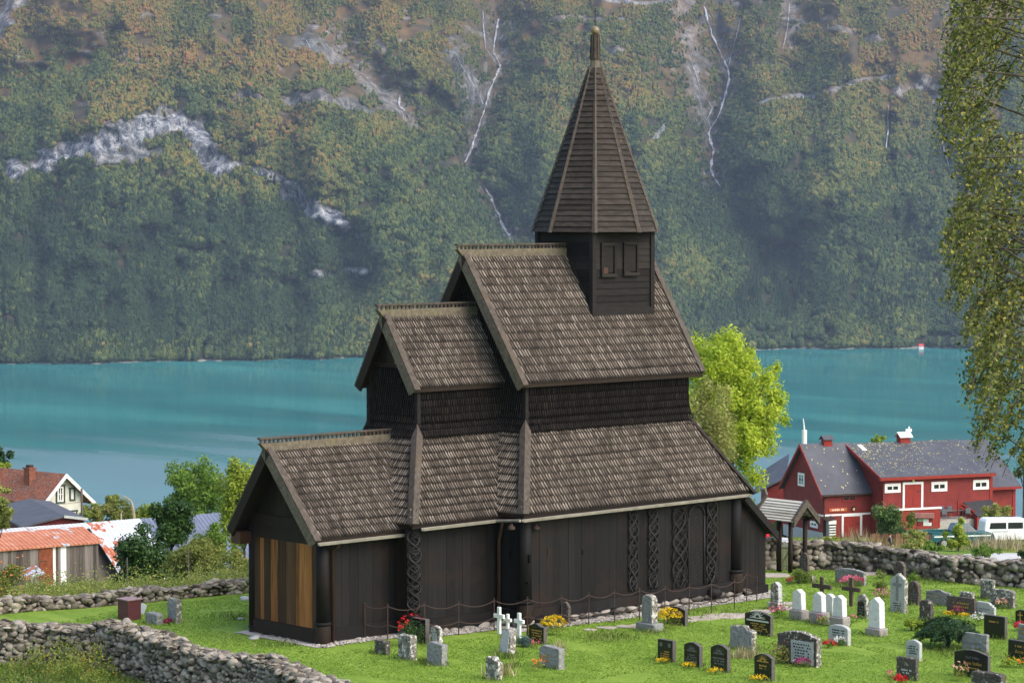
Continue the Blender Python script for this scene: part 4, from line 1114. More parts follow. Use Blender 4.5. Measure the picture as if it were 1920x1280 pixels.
# skylight board on the big roof
b = MB(); b.hexa([B.P(.5, 4.6, -6.97), B.P(.95, 4.6, -6.97), B.P(.95, 5.6, -6.58), B.P(.5, 5.6, -6.58), B.P(.5, 4.6, -6.9), B.P(.95, 4.6, -6.9), B.P(.95, 5.6, -6.51), B.P(.5, 5.6, -6.51)]); b.build('roof_board', M['white'], barn)
# yellow leaves lying on the roofs
r = np.random.default_rng(5); V_, F_ = [], []
def leaf_on(u, v, roof):
    k = (2.48 / 6.47 if roof else 4.2 / 4.12); z = (-8.9 + (v + .42) * k if roof else -10.5 + (v - 1.88) * k) + .03
    a = r.uniform(0, 6.28); s_ = r.uniform(.04, .095)
    for q in range(4):
        du, dv = s_ * math.cos(a + q * 1.57) * (1 if q % 2 else .6), s_ * math.sin(a + q * 1.57) * (1 if q % 2 else .6)
        V_.append(B.P(u + du, v + dv, z + dv * k))
    F_.append(tuple(range(len(V_) - 4, len(V_))))
for _ in range(1500):
    u, v = r.uniform(-.4, 11.2), r.uniform(-.3, 6.0)
    if r.random() < (.25 + .75 * max(v / 6, 0) ** 1.2) * (1.1 - .075 * u) and fbm(np.array(u * .8), np.array(v * .8), 3, 3) > .36: leaf_on(u, v, True)
for _ in range(26): leaf_on(r.uniform(-4.6, -.5), r.uniform(2.1, 5.8), False)
me = bpy.data.meshes.new('fallen_leaves'); me.from_pydata(V_, [], F_); me.materials.append(leafm('yellow_fallen_leaf', [(.2, (.45, .38, .08)), (.8, (.62, .58, .3))], .1))
tag(link('fallen_leaves', me), 'yellow leaves lying on the barn roofs', kind='stuff')

# terrace wall, cellar roof, stair rail, tables and chairs in front of the barn
def gz(u, v): p = B.P(u, v, 0); return GZ(p[0], p[1])
vT = -2.6
(ua, za), (ub, zb) = B.onv(1676, 956, vT), B.onv(1763, 952, vT)
tw = thing('terrace_wall', B.P((ua + ub) / 2, vT, za - 1.6), 'low red boarded terrace wall with a white top rail below the barn door', 'wall')
b = MB(); x = ua
while x < ub - .05: B.box(b, x + .01, min(x + .16, ub), vT - .06 - random.uniform(0, .02), vT + .06, za - 1.75, za - .05); x += .16
b.build('board', M['red_paint'], tw)
b = MB(); B.box(b, ua - .05, ub + .08, vT - .14, vT + .14, za - .05, za + .1); b.build('rail', M['white'], tw)
zt_ = za - 1.15
mb = MB()
q = [B.P(2.2, vT + .1, zt_), B.P(10.9, vT + .1, zt_), B.P(10.9, -.05, zt_ + .03), B.P(-.2, -.05, zt_ + .03), B.P(-.2, vT + .1, zt_)]
mb.prism([(p[0], p[1], zt_ - 1.6) for p in q], (0, 0, 1.6)); tag(mb.build('path', M['gravel']), 'gravel terrace in front of the red barn', kind='structure')
def chair_at(px0, px1, py0, py1, v, mat, lab, flip):
    uc, zc = B.onv((px0 + px1) / 2, py1, v); t_ = thing('garden_chair', (0, 0, 0), lab, 'chair', 'chairs round the barn terrace table', rotz=1e-6)
    p = B.P(uc, v, zt_ + .03); t_.location = p; t_.rotation_euler = (0, 0, math.atan2(U[1], U[0]) + (math.pi if flip else 0)); return t_
ch0 = None
b1 = MB(); b1.box((-.24, -.22, .42), (.24, .24, .47)); b2 = MB(); b2.box((-.25, .24, .5), (.25, .29, .98))
chs = []
SPOT = [(1752, -.7, 'dark', False, 'leftmost grey chair against the red barn wall'), (1768.5, -.7, 'dark', False, 'black chair between two grey chairs at the barn wall'), (1783, -.7, 'dark', False, 'grey chair at the barn wall beside the stair rail'),
        (1768, -2.3, 'dark', True, 'dark chair at the near end of the terrace table'), (1812, -2.2, 'dark', True, 'dark chair pulled out at the far end of the terrace table')]
mat_d = plain('black_woven_seat', (.02, .022, .026), .7); mat_g = plain('grey_mesh', (.09, .1, .115), .7); mat_leg = plain('grey_tube', (.2, .2, .21), .4, .4, .6)
for k, (px_, v_, _, fl_, lab) in enumerate(SPOT):
    if ch0 is None:
        ch0 = thing('garden_chair', (0, 0, 0), lab, 'chair', 'chairs round the barn terrace table'); del ch0['_base']
        b1.build('seat', mat_d, ch0, local=True); b2.build('backrest', mat_g, ch0, local=True)
        for sx in (-.23, .23):
            b = MB(); b.tube([(sx, -.2, 0), (sx, -.22, .62), (sx, .2, .64)], .018, 6); b.build('leg', mat_leg, ch0, local=True)
            b = MB(); b.tube([(sx, .3, 0), (sx, .24, .45), (sx, .27, .95)], .018, 6); b.build('leg', mat_leg, ch0, local=True)
        o = ch0
    else: o = copy_tree(ch0)
    u_, _z = B.onv(px_, 955, v_); o.location = B.P(u_, v_, zt_ + .03); o.rotation_euler = (0, 0, math.atan2(U[1], U[0]) + (math.pi if fl_ else 0)); o['label'] = lab
tb = thing('garden_table', B.P(B.onv(1786, 955, -1.5)[0], -1.5, zt_), 'long dark terrace table between the garden chairs', 'table')
uT = B.onv(1786, 955, -1.5)[0]
b = MB(); B.box(b, uT - 1.0, uT + 1.0, -1.9, -1.1, zt_ + .7, zt_ + .75); b.build('tabletop', M['grey_wood'], tb)
for a in (-.9, .85):
    for c in (-1.85, -1.2):
        b = MB(); B.box(b, uT + a, uT + a + .05, c, c + .05, zt_, zt_ + .7); b.build('leg', mat_leg, tb)
(ua, za), (ub, zb) = B.onv(1796, 939, -2.0), B.onv(1832, 962, -2.4)
rl = thing('stair_rail', B.P(ub, -2.4, zb - .9), 'sloping red wooden handrail beside the dark cellar roof', 'railing')
for dz in (0, -.35):
    b = MB(); b.bar(B.P(ua, -2, za + dz), B.P(ub, -2.4, zb + dz), .06, .14); b.build('rail', M['red_paint'], rl)
for q in (0, .5, 1):
    b = MB(); p = np.array(B.P(ua + (ub - ua) * q, -2 - .4 * q, za + (zb - za) * q)); b.box((p[0] - .05, p[1] - .05, p[2] - 1.2), (p[0] + .05, p[1] + .05, p[2] - .0)); b.build('post', M['red_paint'], rl)
# cellar entrance with dark felt roof
ce = thing('cellar_entrance', B.P(10.5, -1.5, gz(10.5, -1.5)), 'low cellar entrance with sagging dark felt roof against the barn', 'shed')
q = [(1806, 941, -.05), (1858, 936, -.05), (1884, 966, -3.2), (1832, 967, -3.2)]
pp = []
for (a, c, v_) in q: u_, z_ = B.onv(a, c, v_); pp.append(np.array(B.P(u_, v_, z_)))
b = MB(); b.hexa([p - np.array((0, 0, .12)) for p in pp] + pp); b.build('roof', plain('black_felt', (.035, .036, .04), .8), ce)
b = MB(); b.hexa([p * np.array((1, 1, 0)) + np.array((0, 0, -15.2)) for p in pp] + [p - np.array((0, 0, .125)) for p in pp]); b.build('wall', M['red_paint'], ce)
# notice board
p = PT(1733, 985, 205); nb = thing('notice_board', (p[0], p[1], GZ(p[0], p[1])), 'notice board with small red roof and white papers before the terrace wall', 'notice board')
N_ = Fm_(p, RT, FH)
def nbx(name, x0, y0, x1, y1, m, d0=-.05, d1=.05):
    (a, z1), (c, z0) = N_.onv(x0, y0, 0), N_.onv(x1, y1, 0); b = MB(); N_.box(b, a, c, d0, d1, z0, z1); return b.build(name, m, nb)
nbx('panel', 1719, 968, 1749, 986, M['red_paint']); nbx('roof', 1715, 961.5, 1750.5, 970, plain('faded_red_roof', (.3, .13, .11), .8), -.35, .2)
nbx('paper', 1731, 972, 1741, 979, M['white'], -.07, -.051); nbx('paper', 1731, 979, 1746.5, 985, M['white'], -.075, -.052); nbx('paper', 1720, 971.5, 1730.5, 977, plain('green_map', (.2, .35, .24), .5), -.07, -.051)
for x in (1720, 1748.5): nbx('post', x - 1, 970, x + 1, 1012, M['grey_wood'])
# display case beside the lower barn door
p = B.P(B.onv(1561, 990, 1.4)[0], 1.4, 0); dc = thing('display_case', (p[0], p[1], gz(B.onv(1561, 990, 1.4)[0], 1.4)), 'tall white-topped display case with glass shelves beside the barn door', 'display case')
def dcx(name, x0, y0, x1, y1, m, v0, v1):
    (a, z1), (c, z0) = B.onv(x0, y0, 1.4), B.onv(x1, y1, 1.4); b = MB(); B.box(b, a, c, v0, v1, z0, z1); return b.build(name, m, dc)
dcx('body', 1554, 976, 1568, 1014, plain('grey_steel', (.2, .21, .22), .4, .4), 1.45, 1.9); dcx('top', 1554, 976, 1568, 982, M['white'], 1.38, 1.449)
for k in range(5): dcx('shelf', 1555, 985.5 + k * 5, 1567, 987.5 + k * 5, M['white'], 1.39, 1.449)
dcx('pane', 1555, 983, 1567, 1009, M['glass'], 1.42, 1.449)
# annex behind the barn, left
U2, V2 = dirs(68, 22); O2 = PT(1468, 905, 250); B_ = Fm_(O2, U2, V2)
an = thing('boat_shed', B_.P(-2, 2, GZ(*O2[:2])), 'grey-roofed red shed half hidden behind the left end of the barn', 'shed')
vv = 0
pts = [(1420, 921), (1472, 895), (1467, 866), (1436, 895)]
b = MB(); pp = [PT(a, c, 252 + d) for (a, c), d in zip([(1412, 925), (1474, 893), (1480, 850), (1425, 885)], (0, 0, 9, 9))]
b.hexa([p - np.array((0, 0, .15)) for p in pp] + pp); b.build('roof', M['slate'], an)
b = MB(); pl_ = [PT(1438, 925, 252.5), PT(1470, 925, 252.5), PT(1470, 899, 252.5), PT(1438, 913, 252.5)]
b.prism([p - np.array((0, 0, 3.5)) if i < 2 else p - np.array((0, 0, .2)) for i, p in enumerate(pl_)], FH * 6); b.build('wall', M['red_clap'], an)
b = MB(); b.tube([PT(1404, 899, 250), PT(1420, 903, 250.5), PT(1434, 915, 251), PT(1438, 927, 251)], .1, 6); b.build('vent_pipe', M['zinc'], an)
# white flag mast by the water
p = PT(1508, 845, 330); fm = thing('mast', (p[0], p[1], GZ(p[0], p[1])), 'white mast with thick base rising behind the barn', 'mast')
b = MB(); b.tube([(p[0], p[1], GZ(p[0], p[1])), (p[0], p[1], PT(1508, 806, 330)[2])], .32, 12); b.build('base', M['white'], fm)
b = MB(); b.tube([(p[0], p[1], PT(1508, 806, 330)[2]), PT(1506, 784, 330)], [.11, .05], 8); b.build('pole', M['white'], fm)

# ---- vehicles
def wheels(o, xs_, hw, r_):
    for x in xs_:
        for s_ in (-1, 1):
            b = MB(); b.tube([(x, s_ * (hw - .2), r_), (x, s_ * hw, r_)], r_, 18); w_ = b.build('wheel', plain('tyre', (.015, .015, .016), .8), o, local=True)
            b = MB(); b.tube([(x, s_ * (hw - .02), r_), (x, s_ * (hw + .012), r_)], r_ * .6, 14); b.build('rim', plain('rim_metal', (.45, .45, .46), .35, .5, .7), w_, local=True)
def slab(b, prof, hw, m=0, top=None):
    """side profile (x,z) swept across, upper points pulled in by top"""
    n = len(prof); zmx = max(p[1] for p in prof); zmn = min(p[1] for p in prof)
    ins = lambda z: 0 if not top else top * max(0, (z - zmn) / (zmx - zmn))
    vs = [(x, -(hw - ins(z)), z) for x, z in prof] + [(x, hw - ins(z), z) for x, z in prof]
    b.add(vs, [tuple(range(n)), tuple(range(n, 2 * n))[::-1]] + [(i, (i + 1) % n, n + (i + 1) % n, n + i) for i in range(n)], m)
def bevel(o, w_=.03, s_=2):
    md_ = o.modifiers.new('bevel', 'BEVEL'); md_.width = w_; md_.segments = s_; md_.limit_method = 'ANGLE'
# pickup, nose to the right
p = PT(1797, 1028, 188); zt = GZ(p[0], p[1])
pk = thing('pickup_truck', (0, 0, 0), 'dark teal pickup truck with open bed and pale side stripe, half hidden in weeds', 'pickup truck'); del pk['_base']
pk.location = (p[0], p[1], zt); pk.rotation_euler = (0, 0, math.atan2(RT[1], RT[0]) + rad(14))
teal = plain('teal_car_paint', (.012, .085, .1), .25, .5, var=.08)
b = MB(); slab(b, [(-2.4, .45), (2.35, .45), (2.4, .75), (2.3, .98), (1.2, 1.08), (-.55, 1.1), (-.55, .98), (-2.4, .98)], .82); o = b.build('body', teal, pk, local=True); bevel(o)
b = MB(); slab(b, [(-.55, 1.1), (1.15, 1.085), (.55, 1.62), (-.35, 1.66)], .8, top=.16); o = b.build('cab', teal, pk, local=True); bevel(o, .05)
for s_ in (-1, 1):
    b = MB(); b.box((-2.38, s_ * .78 - .04, .98), (-.56, s_ * .78 + .04, 1.16)); b.build('bed_side', teal, pk, local=True)
    b = MB(); b.box((-2.2, s_ * .826 - .006, .8), (2.1, s_ * .826 + .006, .89)); b.build('stripe', M['white'], pk, local=True)
    b = MB(); q = [(-.3, 1.13), (.28, 1.13), (.28, 1.54), (-.24, 1.56)]; b.prism([(x, s_ * (.80 - .16 * (z - 1.09) / .56) + s_ * .012, z) for x, z in q], (0, -s_ * .02, 0)); q2 = [(.33, 1.13), (.98, 1.12), (.52, 1.52), (.33, 1.54)]
    b.prism([(x, s_ * (.80 - .16 * (z - 1.09) / .56) + s_ * .012, z) for x, z in q2], (0, -s_ * .02, 0)); b.build('side_window', M['glass'], pk, local=True)
    b = MB(); b.box((-2.43, s_ * .68 - .08, .7), (-2.39, s_ * .68 + .08, .95)); b.build('tail_light', plain('red_lamp', (.4, .02, .02), .3), pk, local=True)
b = MB(); b.box((-2.42, -.72, .98), (-2.36, .72, 1.16)); b.build('tailgate', teal, pk, local=True)
b = MB(); b.box((-2.55, -.75, .42), (-2.4, .75, .56)); b.build('bumper', mat_leg, pk, local=True)
wheels(pk, (-1.45, 1.5), .84, .36)
# van, nose to the right, cut by the frame
p = PT(1893, 1018, 199); zt = GZ(p[0], p[1])
vn = thing('van', (0, 0, 0), 'white passenger van with dark side windows parked beside the teal pickup', 'van'); del vn['_base']
vn.location = (p[0], p[1], PT(1893, 1018, 199)[2]); vn.rotation_euler = (0, 0, math.atan2(RT[1], RT[0]) + rad(8))
b = MB(); slab(b, [(-2.2, .35), (2.45, .35), (2.5, .85), (1.9, 1.1), (1.3, 1.8), (1.0, 1.9), (-1.95, 1.93), (-2.15, 1.75), (-2.25, .9)], .88, top=.1); o = b.build('body', plain('white_car_paint', (.78, .78, .78), .25, .5, var=.03), vn, local=True); bevel(o, .08, 3)
for s_ in (-1, 1):
    for q in ([(-1.85, 1.2), (-.55, 1.2), (-.55, 1.66), (-1.75, 1.66)], [(-.4, 1.2), (.75, 1.2), (.75, 1.66), (-.4, 1.66)], [(.9, 1.2), (1.7, 1.18), (1.25, 1.66), (.9, 1.66)]):
        b = MB(); b.prism([(x, s_ * (.88 - .1 * (z - .35) / 1.58 + .012), z) for x, z in q], (0, -s_ * .02, 0)); b.build('side_window', M['glass'], vn, local=True)
    b = MB(); b.box((-1.6, s_ * .872 - .01, 1.0), (-.4, s_ * .872 + .01, 1.02)); b.build('trim_strip', M['iron'], vn, local=True)
wheels(vn, (-1.4, 1.5), .86, .32)

# ---- white house, far left
Uh, Vh = dirs(60, 50); Oh = PT(79, 944.7, 250); H = Fm_(Oh, Uh, Vh)
(ur, zr_) = H.onv(121.4, 888, 0); (uR, zR) = H.onv(175, 941.5, 0); zE = Oh[2]
house = thing('white_house', H.P(3, 3, GZ(*H.P(3, 3, 0)[:2])), 'white clapboard house with a mossy red tile roof and brick chimney', 'house')
ww0, ww1 = .75, uR - .9; zb_ = zE - 6.5; sl_ = (zr_ - zE) / ur; sr_ = (zr_ - zR) / (uR - ur)
b = MB(); b.prism([H.P(ww0, .5, zb_), H.P(ww1, .5, zb_), H.P(ww1, .5, zr_ - .12 - sr_ * (ww1 - ur)), H.P(ur, .5, zr_ - .15), H.P(ww0, .5, zE + sl_ * ww0 - .12)], H.V * 11); b.build('wall', M['cream'], house)
t = NT('red_roof_tile'); pz = t.pos((1, 1, 1), (0, 0, -math.atan2(Uh[1], Uh[0])))
wv = t.nd('TexWave'); wv.inputs['Scale'].default_value = 1.3; wv.bands_direction = 'Y'; wv.inputs['Distortion'].default_value = .6; t.L(t.pos((1, 1, 1), (0, 0, -math.atan2(Vh[1], Vh[0]) + math.pi / 2)), wv.inputs['Vector'])
tn = t.noise(t.pos(), 1.1, 6, .7)
tc_ = t.mix(t.ramp(tn, [(.42, 0), (.62, 1)]), (.36, .1, .045), (.2, .09, .062)); tc_ = t.mix(t.ramp(t.noise(t.pos(), 5, 5, .8), [(.5, 0), (.64, .85)]), tc_, (.36, .31, .28))
M['tile'] = t.done(t.prin(tc_, .85, .2, t.bump(wv.outputs['Fac'], 1, .12)))
b = MB()
for (ua, za, ub, zb) in ((-.05, zE, ur, zr_), (uR + .02, zR, ur, zr_)):
    c_ = [(ua, -.2, za), (ub, -.2, zb), (ub, 12, zb), (ua, 12, za)]; b.hexa([H.P(p[0], p[1], p[2] - .14) for p in c_] + [H.P(*p) for p in c_])
b.build('roof', M['tile'], house)
for (ua, za) in ((-.08, zE), (uR + .05, zR)):
    b = MB(); b.hexa([H.P(ua, -.3, za - .35), H.P(ur, -.3, zr_ - .36), H.P(ur, -.21, zr_ - .36), H.P(ua, -.21, za - .35), H.P(ua, -.3, za + .06), H.P(ur, -.3, zr_ + .06), H.P(ur, -.21, zr_ + .06), H.P(ua, -.21, za + .06)]); b.build('bargeboard', M['white'], house)
green_trim = plain('green_trim', (.035, .06, .045), .6)
for (a, c, e, d_, cl, rw) in ((106, 911.5, 119.5, 940.5, 2, 2), (131.5, 916.5, 138.5, 936, 1, 2), (129, 959, 142.5, 975, 2, 2)):
    w_ = window(H, house, .5, a + 1, c + 1, e - 1, d_ - 1, cl, rw, wid=.13)
    b = MB(); (u0, z1), (u1, z0) = H.onv(a, c, .5), H.onv(e, d_, .5)
    for bb in ((u0 - .1, u0, z0 - .1, z1), (u1, u1 + .1, z0 - .1, z1), (u0 - .18, u1 + .18, z1, z1 + .14), (u0 - .1, u1 + .1, z0 - .1, z0)): H.box(b, bb[0], bb[1], .42, .52, bb[2], bb[3])
    b.build('casing', green_trim, w_)
uC = ur * .66; vC, zC = H.onu(56, 904, uC); sC = pxm(H.P(uC, vC, zC)); hC = 6.2 / sC; z1 = H.onu(56, 876, uC)[1]
u0, u1 = uC - hC, uC + hC; b = MB(); H.box(b, u0, u1, vC - .4, vC + .4, zC - 1.0, z1); H.box(b, u0 - .08, u1 + .08, vC - .48, vC + .48, z1 - .16, z1 + .002)
ch_ = b.build('chimney', plain('chimney_brick', (.22, .085, .055), .9, .1, var=.4, sc=6), house)
b = MB(); H.box(b, u0 + .12, u1 - .12, vC - .28, vC + .28, z1 + .01, z1 + .25); b.build('cap', M['iron'], ch_)
# second red tile roof at the left edge
Ul, Vl = dirs(60, 50); Ol = PT(8, 915, 262); L_ = Fm_(Ol, Ul, Vl)
cot = thing('tile_roof_cottage', (Ol[0], Ol[1], GZ(Ol[0], Ol[1])), 'cottage with orange tile roof cut by the left edge, behind the shrubs', 'house')
b = MB(); pp = [PT(8, 913, 262), PT(41, 893, 259), PT(50, 884.5, 268), PT(-60, 882, 275), PT(-90, 912, 272)]
b.prism([p - np.array((0, 0, .15)) for p in pp], (0, 0, .15)); b.build('roof', M['tile'], cot)
b = MB(); b.bar(PT(7, 914, 261.5), PT(41, 893, 258.5), .1, .45); b.build('bargeboard', M['white'], cot)
b = MB(); pp = [PT(12, 916, 262.5), PT(40, 898, 259.5), PT(40, 960, 259.5), PT(12, 960, 262.5)]; b.prism(pp, FH * 6 - RT * 5); b.build('wall', M['cream'], cot)

# ---- red outbuilding with dark roof in front of the house
Ud, Vd = dirs(68, 22); Od = PT(119, 966, 222); D_ = Fm_(Od, Ud, Vd)
ob = thing('red_outbuilding', (Od[0], Od[1], GZ(Od[0], Od[1])), 'red outbuilding under a broad dark grey roof below the white house', 'shed')
ul, zl = D_.onv(38, 986, 0); u2, z2 = D_.onv(162, 971, 0); zr0 = Od[2]
b = MB(); D_.roof(b, -.0, .01, 0, 0, 0, 0, 0, 0) if False else None
for (ua, za) in ((ul, zl), (u2, z2)):
    c_ = [(ua, -.15, za), (0, -.15, zr0), (0, 14, zr0), (ua, 14, za)]; b.hexa([D_.P(p[0], p[1], p[2] - .16) for p in c_] + [D_.P(*p) for p in c_])
b.build('roof', M['slate'], ob)
b = MB(); b.prism([D_.P(ul + .3, .2, zl - 3), D_.P(u2 - .2, .2, z2 - 3), D_.P(u2 - .2, .2, z2 - .15), D_.P(0, .2, zr0 - .17), D_.P(ul + .3, .2, zl - .08)], Vd * 13); b.build('wall', clap('dark_red_clapboard', (.13, .014, .012)), ob)
b = MB(); b.bar(D_.P(0, -.22, zr0 - .06), D_.P(u2 + .05, -.22, z2 - .06), .1, .22); b.build('bargeboard', M['concrete'], ob)

# ---- long corrugated barn with a rusty lean-to
def corr(name, layers, ang_):
    t = NT(name); wv = t.nd('TexWave'); wv.inputs['Scale'].default_value = 1.0; wv.bands_direction = 'X'; t.L(t.pos((1, 1, 1), (0, 0, -ang_)), wv.inputs['Vector'])
    col = layers(t); col = t.mix(1, col, t.ramp(wv.outputs['Fac'], [(0, .82), (1, 1.06)]), 'MULTIPLY')
    return t.done(t.prin(col, .6, .3, t.bump(wv.outputs['Fac'], 1, .06)))
Uc, Vc = dirs(55, 35); an_ = math.atan2(Uc[1], Uc[0])
M['blue_iron'] = corr('blue_grey_iron', lambda t: t.ramp(t.noise(t.pos(), .6, 4), [(.3, (.1, .12, .18)), (.7, (.16, .185, .255))]), an_)
M['white_iron'] = corr('white_painted_iron', lambda t: t.mix(t.ramp(t.noise(t.pos((1, 1, .5), (0, 0, -an_)), 1.2, 5, .6), [(.52, 0), (.56, 1)]), (.55, .58, .63), (.42, .13, .06)), an_)
M['white_clean'] = corr('white_iron', lambda t: t.mix(t.ramp(t.noise(t.pos(), 1.0, 4), [(.6, 0), (.7, 1)]), (.55, .58, .63), (.4, .3, .25)), an_)
M['rust_iron'] = corr('rusty_orange_iron', lambda t: t.mix(t.ramp(t.noise(t.pos(), .5, 5, .6), [(.62, 0), (.65, 1)]), t.ramp(t.noise(t.pos(), 1.5, 4), [(.3, (.4, .125, .06)), (.7, (.55, .23, .13))]), (.5, .5, .52)), an_)
Oc = PT(186, 1016, 183); K = Fm_(Oc, Uc, Vc)
cb = thing('corrugated_barn', K.P(6, 3, GZ(*K.P(6, 3, 0)[:2])), 'long low barn roofed in blue-grey and white corrugated iron, half behind shrubs', 'barn')
vR = 3.6; _, zrg = K.onv(205, 976, vR)
zbot = Oc[2] - 2.6; vB = -2.4
def rseg(u0, u1, m, zoff=0, v0=vB, z0=zbot):
    b = MB(); c_ = [(u0, v0, z0), (u1, v0, z0), (u1, vR, zrg), (u0, vR, zrg)]; b.hexa([K.P(p[0], p[1], p[2] - .1 + zoff) for p in c_] + [K.P(p[0], p[1], p[2] + zoff) for p in c_]); return b.build('roof', m, cb)
ue = [K.onv(x, 975, vR)[0] for x in (166, 205, 262, 500)]
rseg(ue[0] - .2, ue[1], M['white_iron']); rseg(ue[1] + .01, ue[2], M['white_clean'], .015); rseg(ue[2] + .01, ue[3] + 6, M['blue_iron'])
b = MB(); kz = (zrg - Oc[2]) / (vR + .25); c_ = [(ue[0] - 22, vR - .85, zrg - .85 * kz - .02), (ue[0] - .21, vR - .85, zrg - .85 * kz - .02), (ue[0] - .21, vR, zrg), (ue[0] - 22, vR, zrg)]; b.hexa([K.P(p[0], p[1], p[2] - .1) for p in c_] + [K.P(*p) for p in c_]); b.build('roof', M['white_clean'], cb)
b = MB(); c_ = [(-30, vR + 4, zbot), (60, vR + 4, zbot), (60, vR, zrg), (-30, vR, zrg)]; b.hexa([K.P(ue[0] - 22 if p[0] < 0 else ue[3] + 6, p[1], p[2] - .12) for p in c_] + [K.P(ue[0] - 22 if p[0] < 0 else ue[3] + 6, p[1], p[2] - .02) for p in c_]); b.build('roof', M['blue_iron'], cb)
b = MB(); b.prism([K.P(ue[0] - 21.8, vB + .4, zbot - 2), K.P(ue[0] - 21.8, vR + 3.6, zbot - 2), K.P(ue[0] - 21.8, vR + 3.6, zbot + .2), K.P(ue[0] - 21.8, vR, zrg - .2)], K.U * (ue[3] - ue[0] + 27)); b.build('wall', M['grey_wood'], cb)
sh = thing('rusty_shed', K.P(-3, 0, GZ(*K.P(-3, 0, 0)[:2])), 'grey board shed with an orange rusty corrugated roof in front of the long barn', 'shed')
zs0 = Oc[2]; v1 = vR - .8
b = MB(); c_ = [(-14, -.25, zs0), (.15, -.25, zs0), (.15, v1, zrg - .8 * kz), (-14, v1, zrg - .8 * kz)]
b.hexa([K.P(p[0], p[1], p[2] - .06) for p in c_] + [K.P(p[0], p[1], p[2] + .05) for p in c_]); b.build('roof', M['rust_iron'], sh)
b = MB(); wds = [(.32, 0), (.3, 0), (.28, 0), (.34, 0), (.3, 0)]
x = -13.5; ux = [K.onv(q, 1050, 0)[0] for q in (99, 106, 113, 124)]
while x < -.2:
    ww_ = random.uniform(.16, .26); pxx = x
    m_ = 0
    if ux[0] < x + .1 < ux[1] or ux[2] < x + .1 < ux[3]: m_ = 2
    K.box(b, x + .005, min(x + ww_, -.1), -.04 - random.uniform(0, .03), .05, zs0 - 3.4, zs0 - .05 + .0 * x, m_); x += ww_
b.build('wall', [M['grey_wood'], M['grey_wood'], M['white']], sh)
b = MB(); K.box(b, K.onv(72, 1050, 0)[0], K.onv(98, 1050, 0)[0], -.12, -.075, zs0 - 3.2, zs0 - .12); d_ = b.build('door', plain('rust_brown_door', (.2, .06, .03), .8, .1, var=.3), sh)
b = MB(); K.box(b, K.onv(73, 1050, 0)[0], K.onv(86, 1050, 0)[0], -.14, -.121, zs0 - 1.0, zs0 - .94); b.build('hinge', M['iron'], d_)
# small roofed lean-to left of the shed
p = PT(55, 1075, 160); ln_ = thing('log_shelter', (p[0], p[1], GZ(p[0], p[1])), 'small shelter with a white and rust striped tin roof by the berry shrub', 'shelter')
pp = [PT(24, 1087, 158), PT(85, 1074, 158), PT(66, 1058, 161), PT(28, 1074, 161)]
b = MB(); b.hexa([q - np.array((0, 0, .08)) for q in pp] + pp); b.build('roof', M['white_iron'], ln_)
for q in (0, 1, 2, 3):
    c = pp[q] * .9 + (pp[0] + pp[2]) * .05; b = MB(); b.tube([(c[0], c[1], GZ(c[0], c[1])), c], .05, 6); b.build('post', M['grey_wood'], ln_)
b = MB(); c0, c1 = pp[0] * .93 + pp[2] * .07, pp[1] * .93 + pp[3] * .07; n_ = 14
for k in range(n_):
    a = c0 + (c1 - c0) * k / n_; e = c0 + (c1 - c0) * (k + .8) / n_; b.prism([(a[0], a[1], GZ(a[0], a[1])), (e[0], e[1], GZ(a[0], a[1])), e - np.array((0, 0, .5)), a - np.array((0, 0, .5))], FH * .04)
b.build('wall', M['grey_wood'], ln_)
# utility pole with wire
p = PT(154, 985, 236); up = thing('utility_pole', (p[0], p[1], GZ(p[0], p[1])), 'thin grey utility pole against the corner of the white house', 'utility pole')
b = MB(); b.tube([(p[0], p[1], GZ(p[0], p[1])), PT(153, 915, 236)], [.13, .1], 8); b.build('pole', M['grey_wood'], up)
b = MB(); a, c = PT(153, 940, 236), PT(330, 944, 215); b.tube([a + (c - a) * q - np.array((0, 0, .5 * (1 - (2 * q - 1) ** 2))) for q in np.linspace(0, 1, 12)], .015, 4)
a, c = PT(153, 940, 236), PT(-30, 935, 246); b.tube([a + (c - a) * q - np.array((0, 0, .4 * (1 - (2 * q - 1) ** 2))) for q in np.linspace(0, 1, 12)], .015, 4); b.build('wire', M['iron'], up)
# boathouse on the far shore
p = PT(1727, 652, 2566); bh = thing('boathouse', (p[0], p[1], ZW), 'tiny white boathouse with red roof on the far shore', 'boathouse')
Bo = Fm_(p, RT, FH); b = MB(); Bo.box(b, -2.2, 2.2, -2, 3, ZW - .5, ZW + 3.2); b.build('wall', M['white'], bh)
b = MB(); Bo.roof(b, -2.4, 2.4, -2.5, .5, 3.5, ZW + 3.3, ZW + 5.2, ZW + 3.3, .2); b.build('roof', plain('red_roof_far', (.5, .06, .05), .7), bh)

# brown paling fence behind the right wall
pf = G(1690, 1018) if False else PT(1688, 1012, 182)
fe = thing('picket_fence', (pf[0], pf[1], GZ(pf[0], pf[1])), 'low weathered brown paling fence below the ivy and the notice board', 'fence')
b = MB(); mt_ = wood('rusty_brown_paling', [(.2, (.07, .035, .022)), (.5, (.17, .085, .05)), (.8, (.28, .15, .09))], (5, 5, .6), .6)
k = 0
for px in np.arange(1632, 1746, 2.6):
    a = PT(px, 1000 + random.uniform(-1.5, 1.5) + (px - 1632) * .012, 184); b.bar((a[0], a[1], a[2] - 1.0), a, .075, .025, up=FH)
b.build('paling', mt_, fe)
b = MB(); b.bar(PT(1631, 1004, 184.05), PT(1746, 1005.5, 184.05), .04, .07); b.build('rail', mt_, fe)
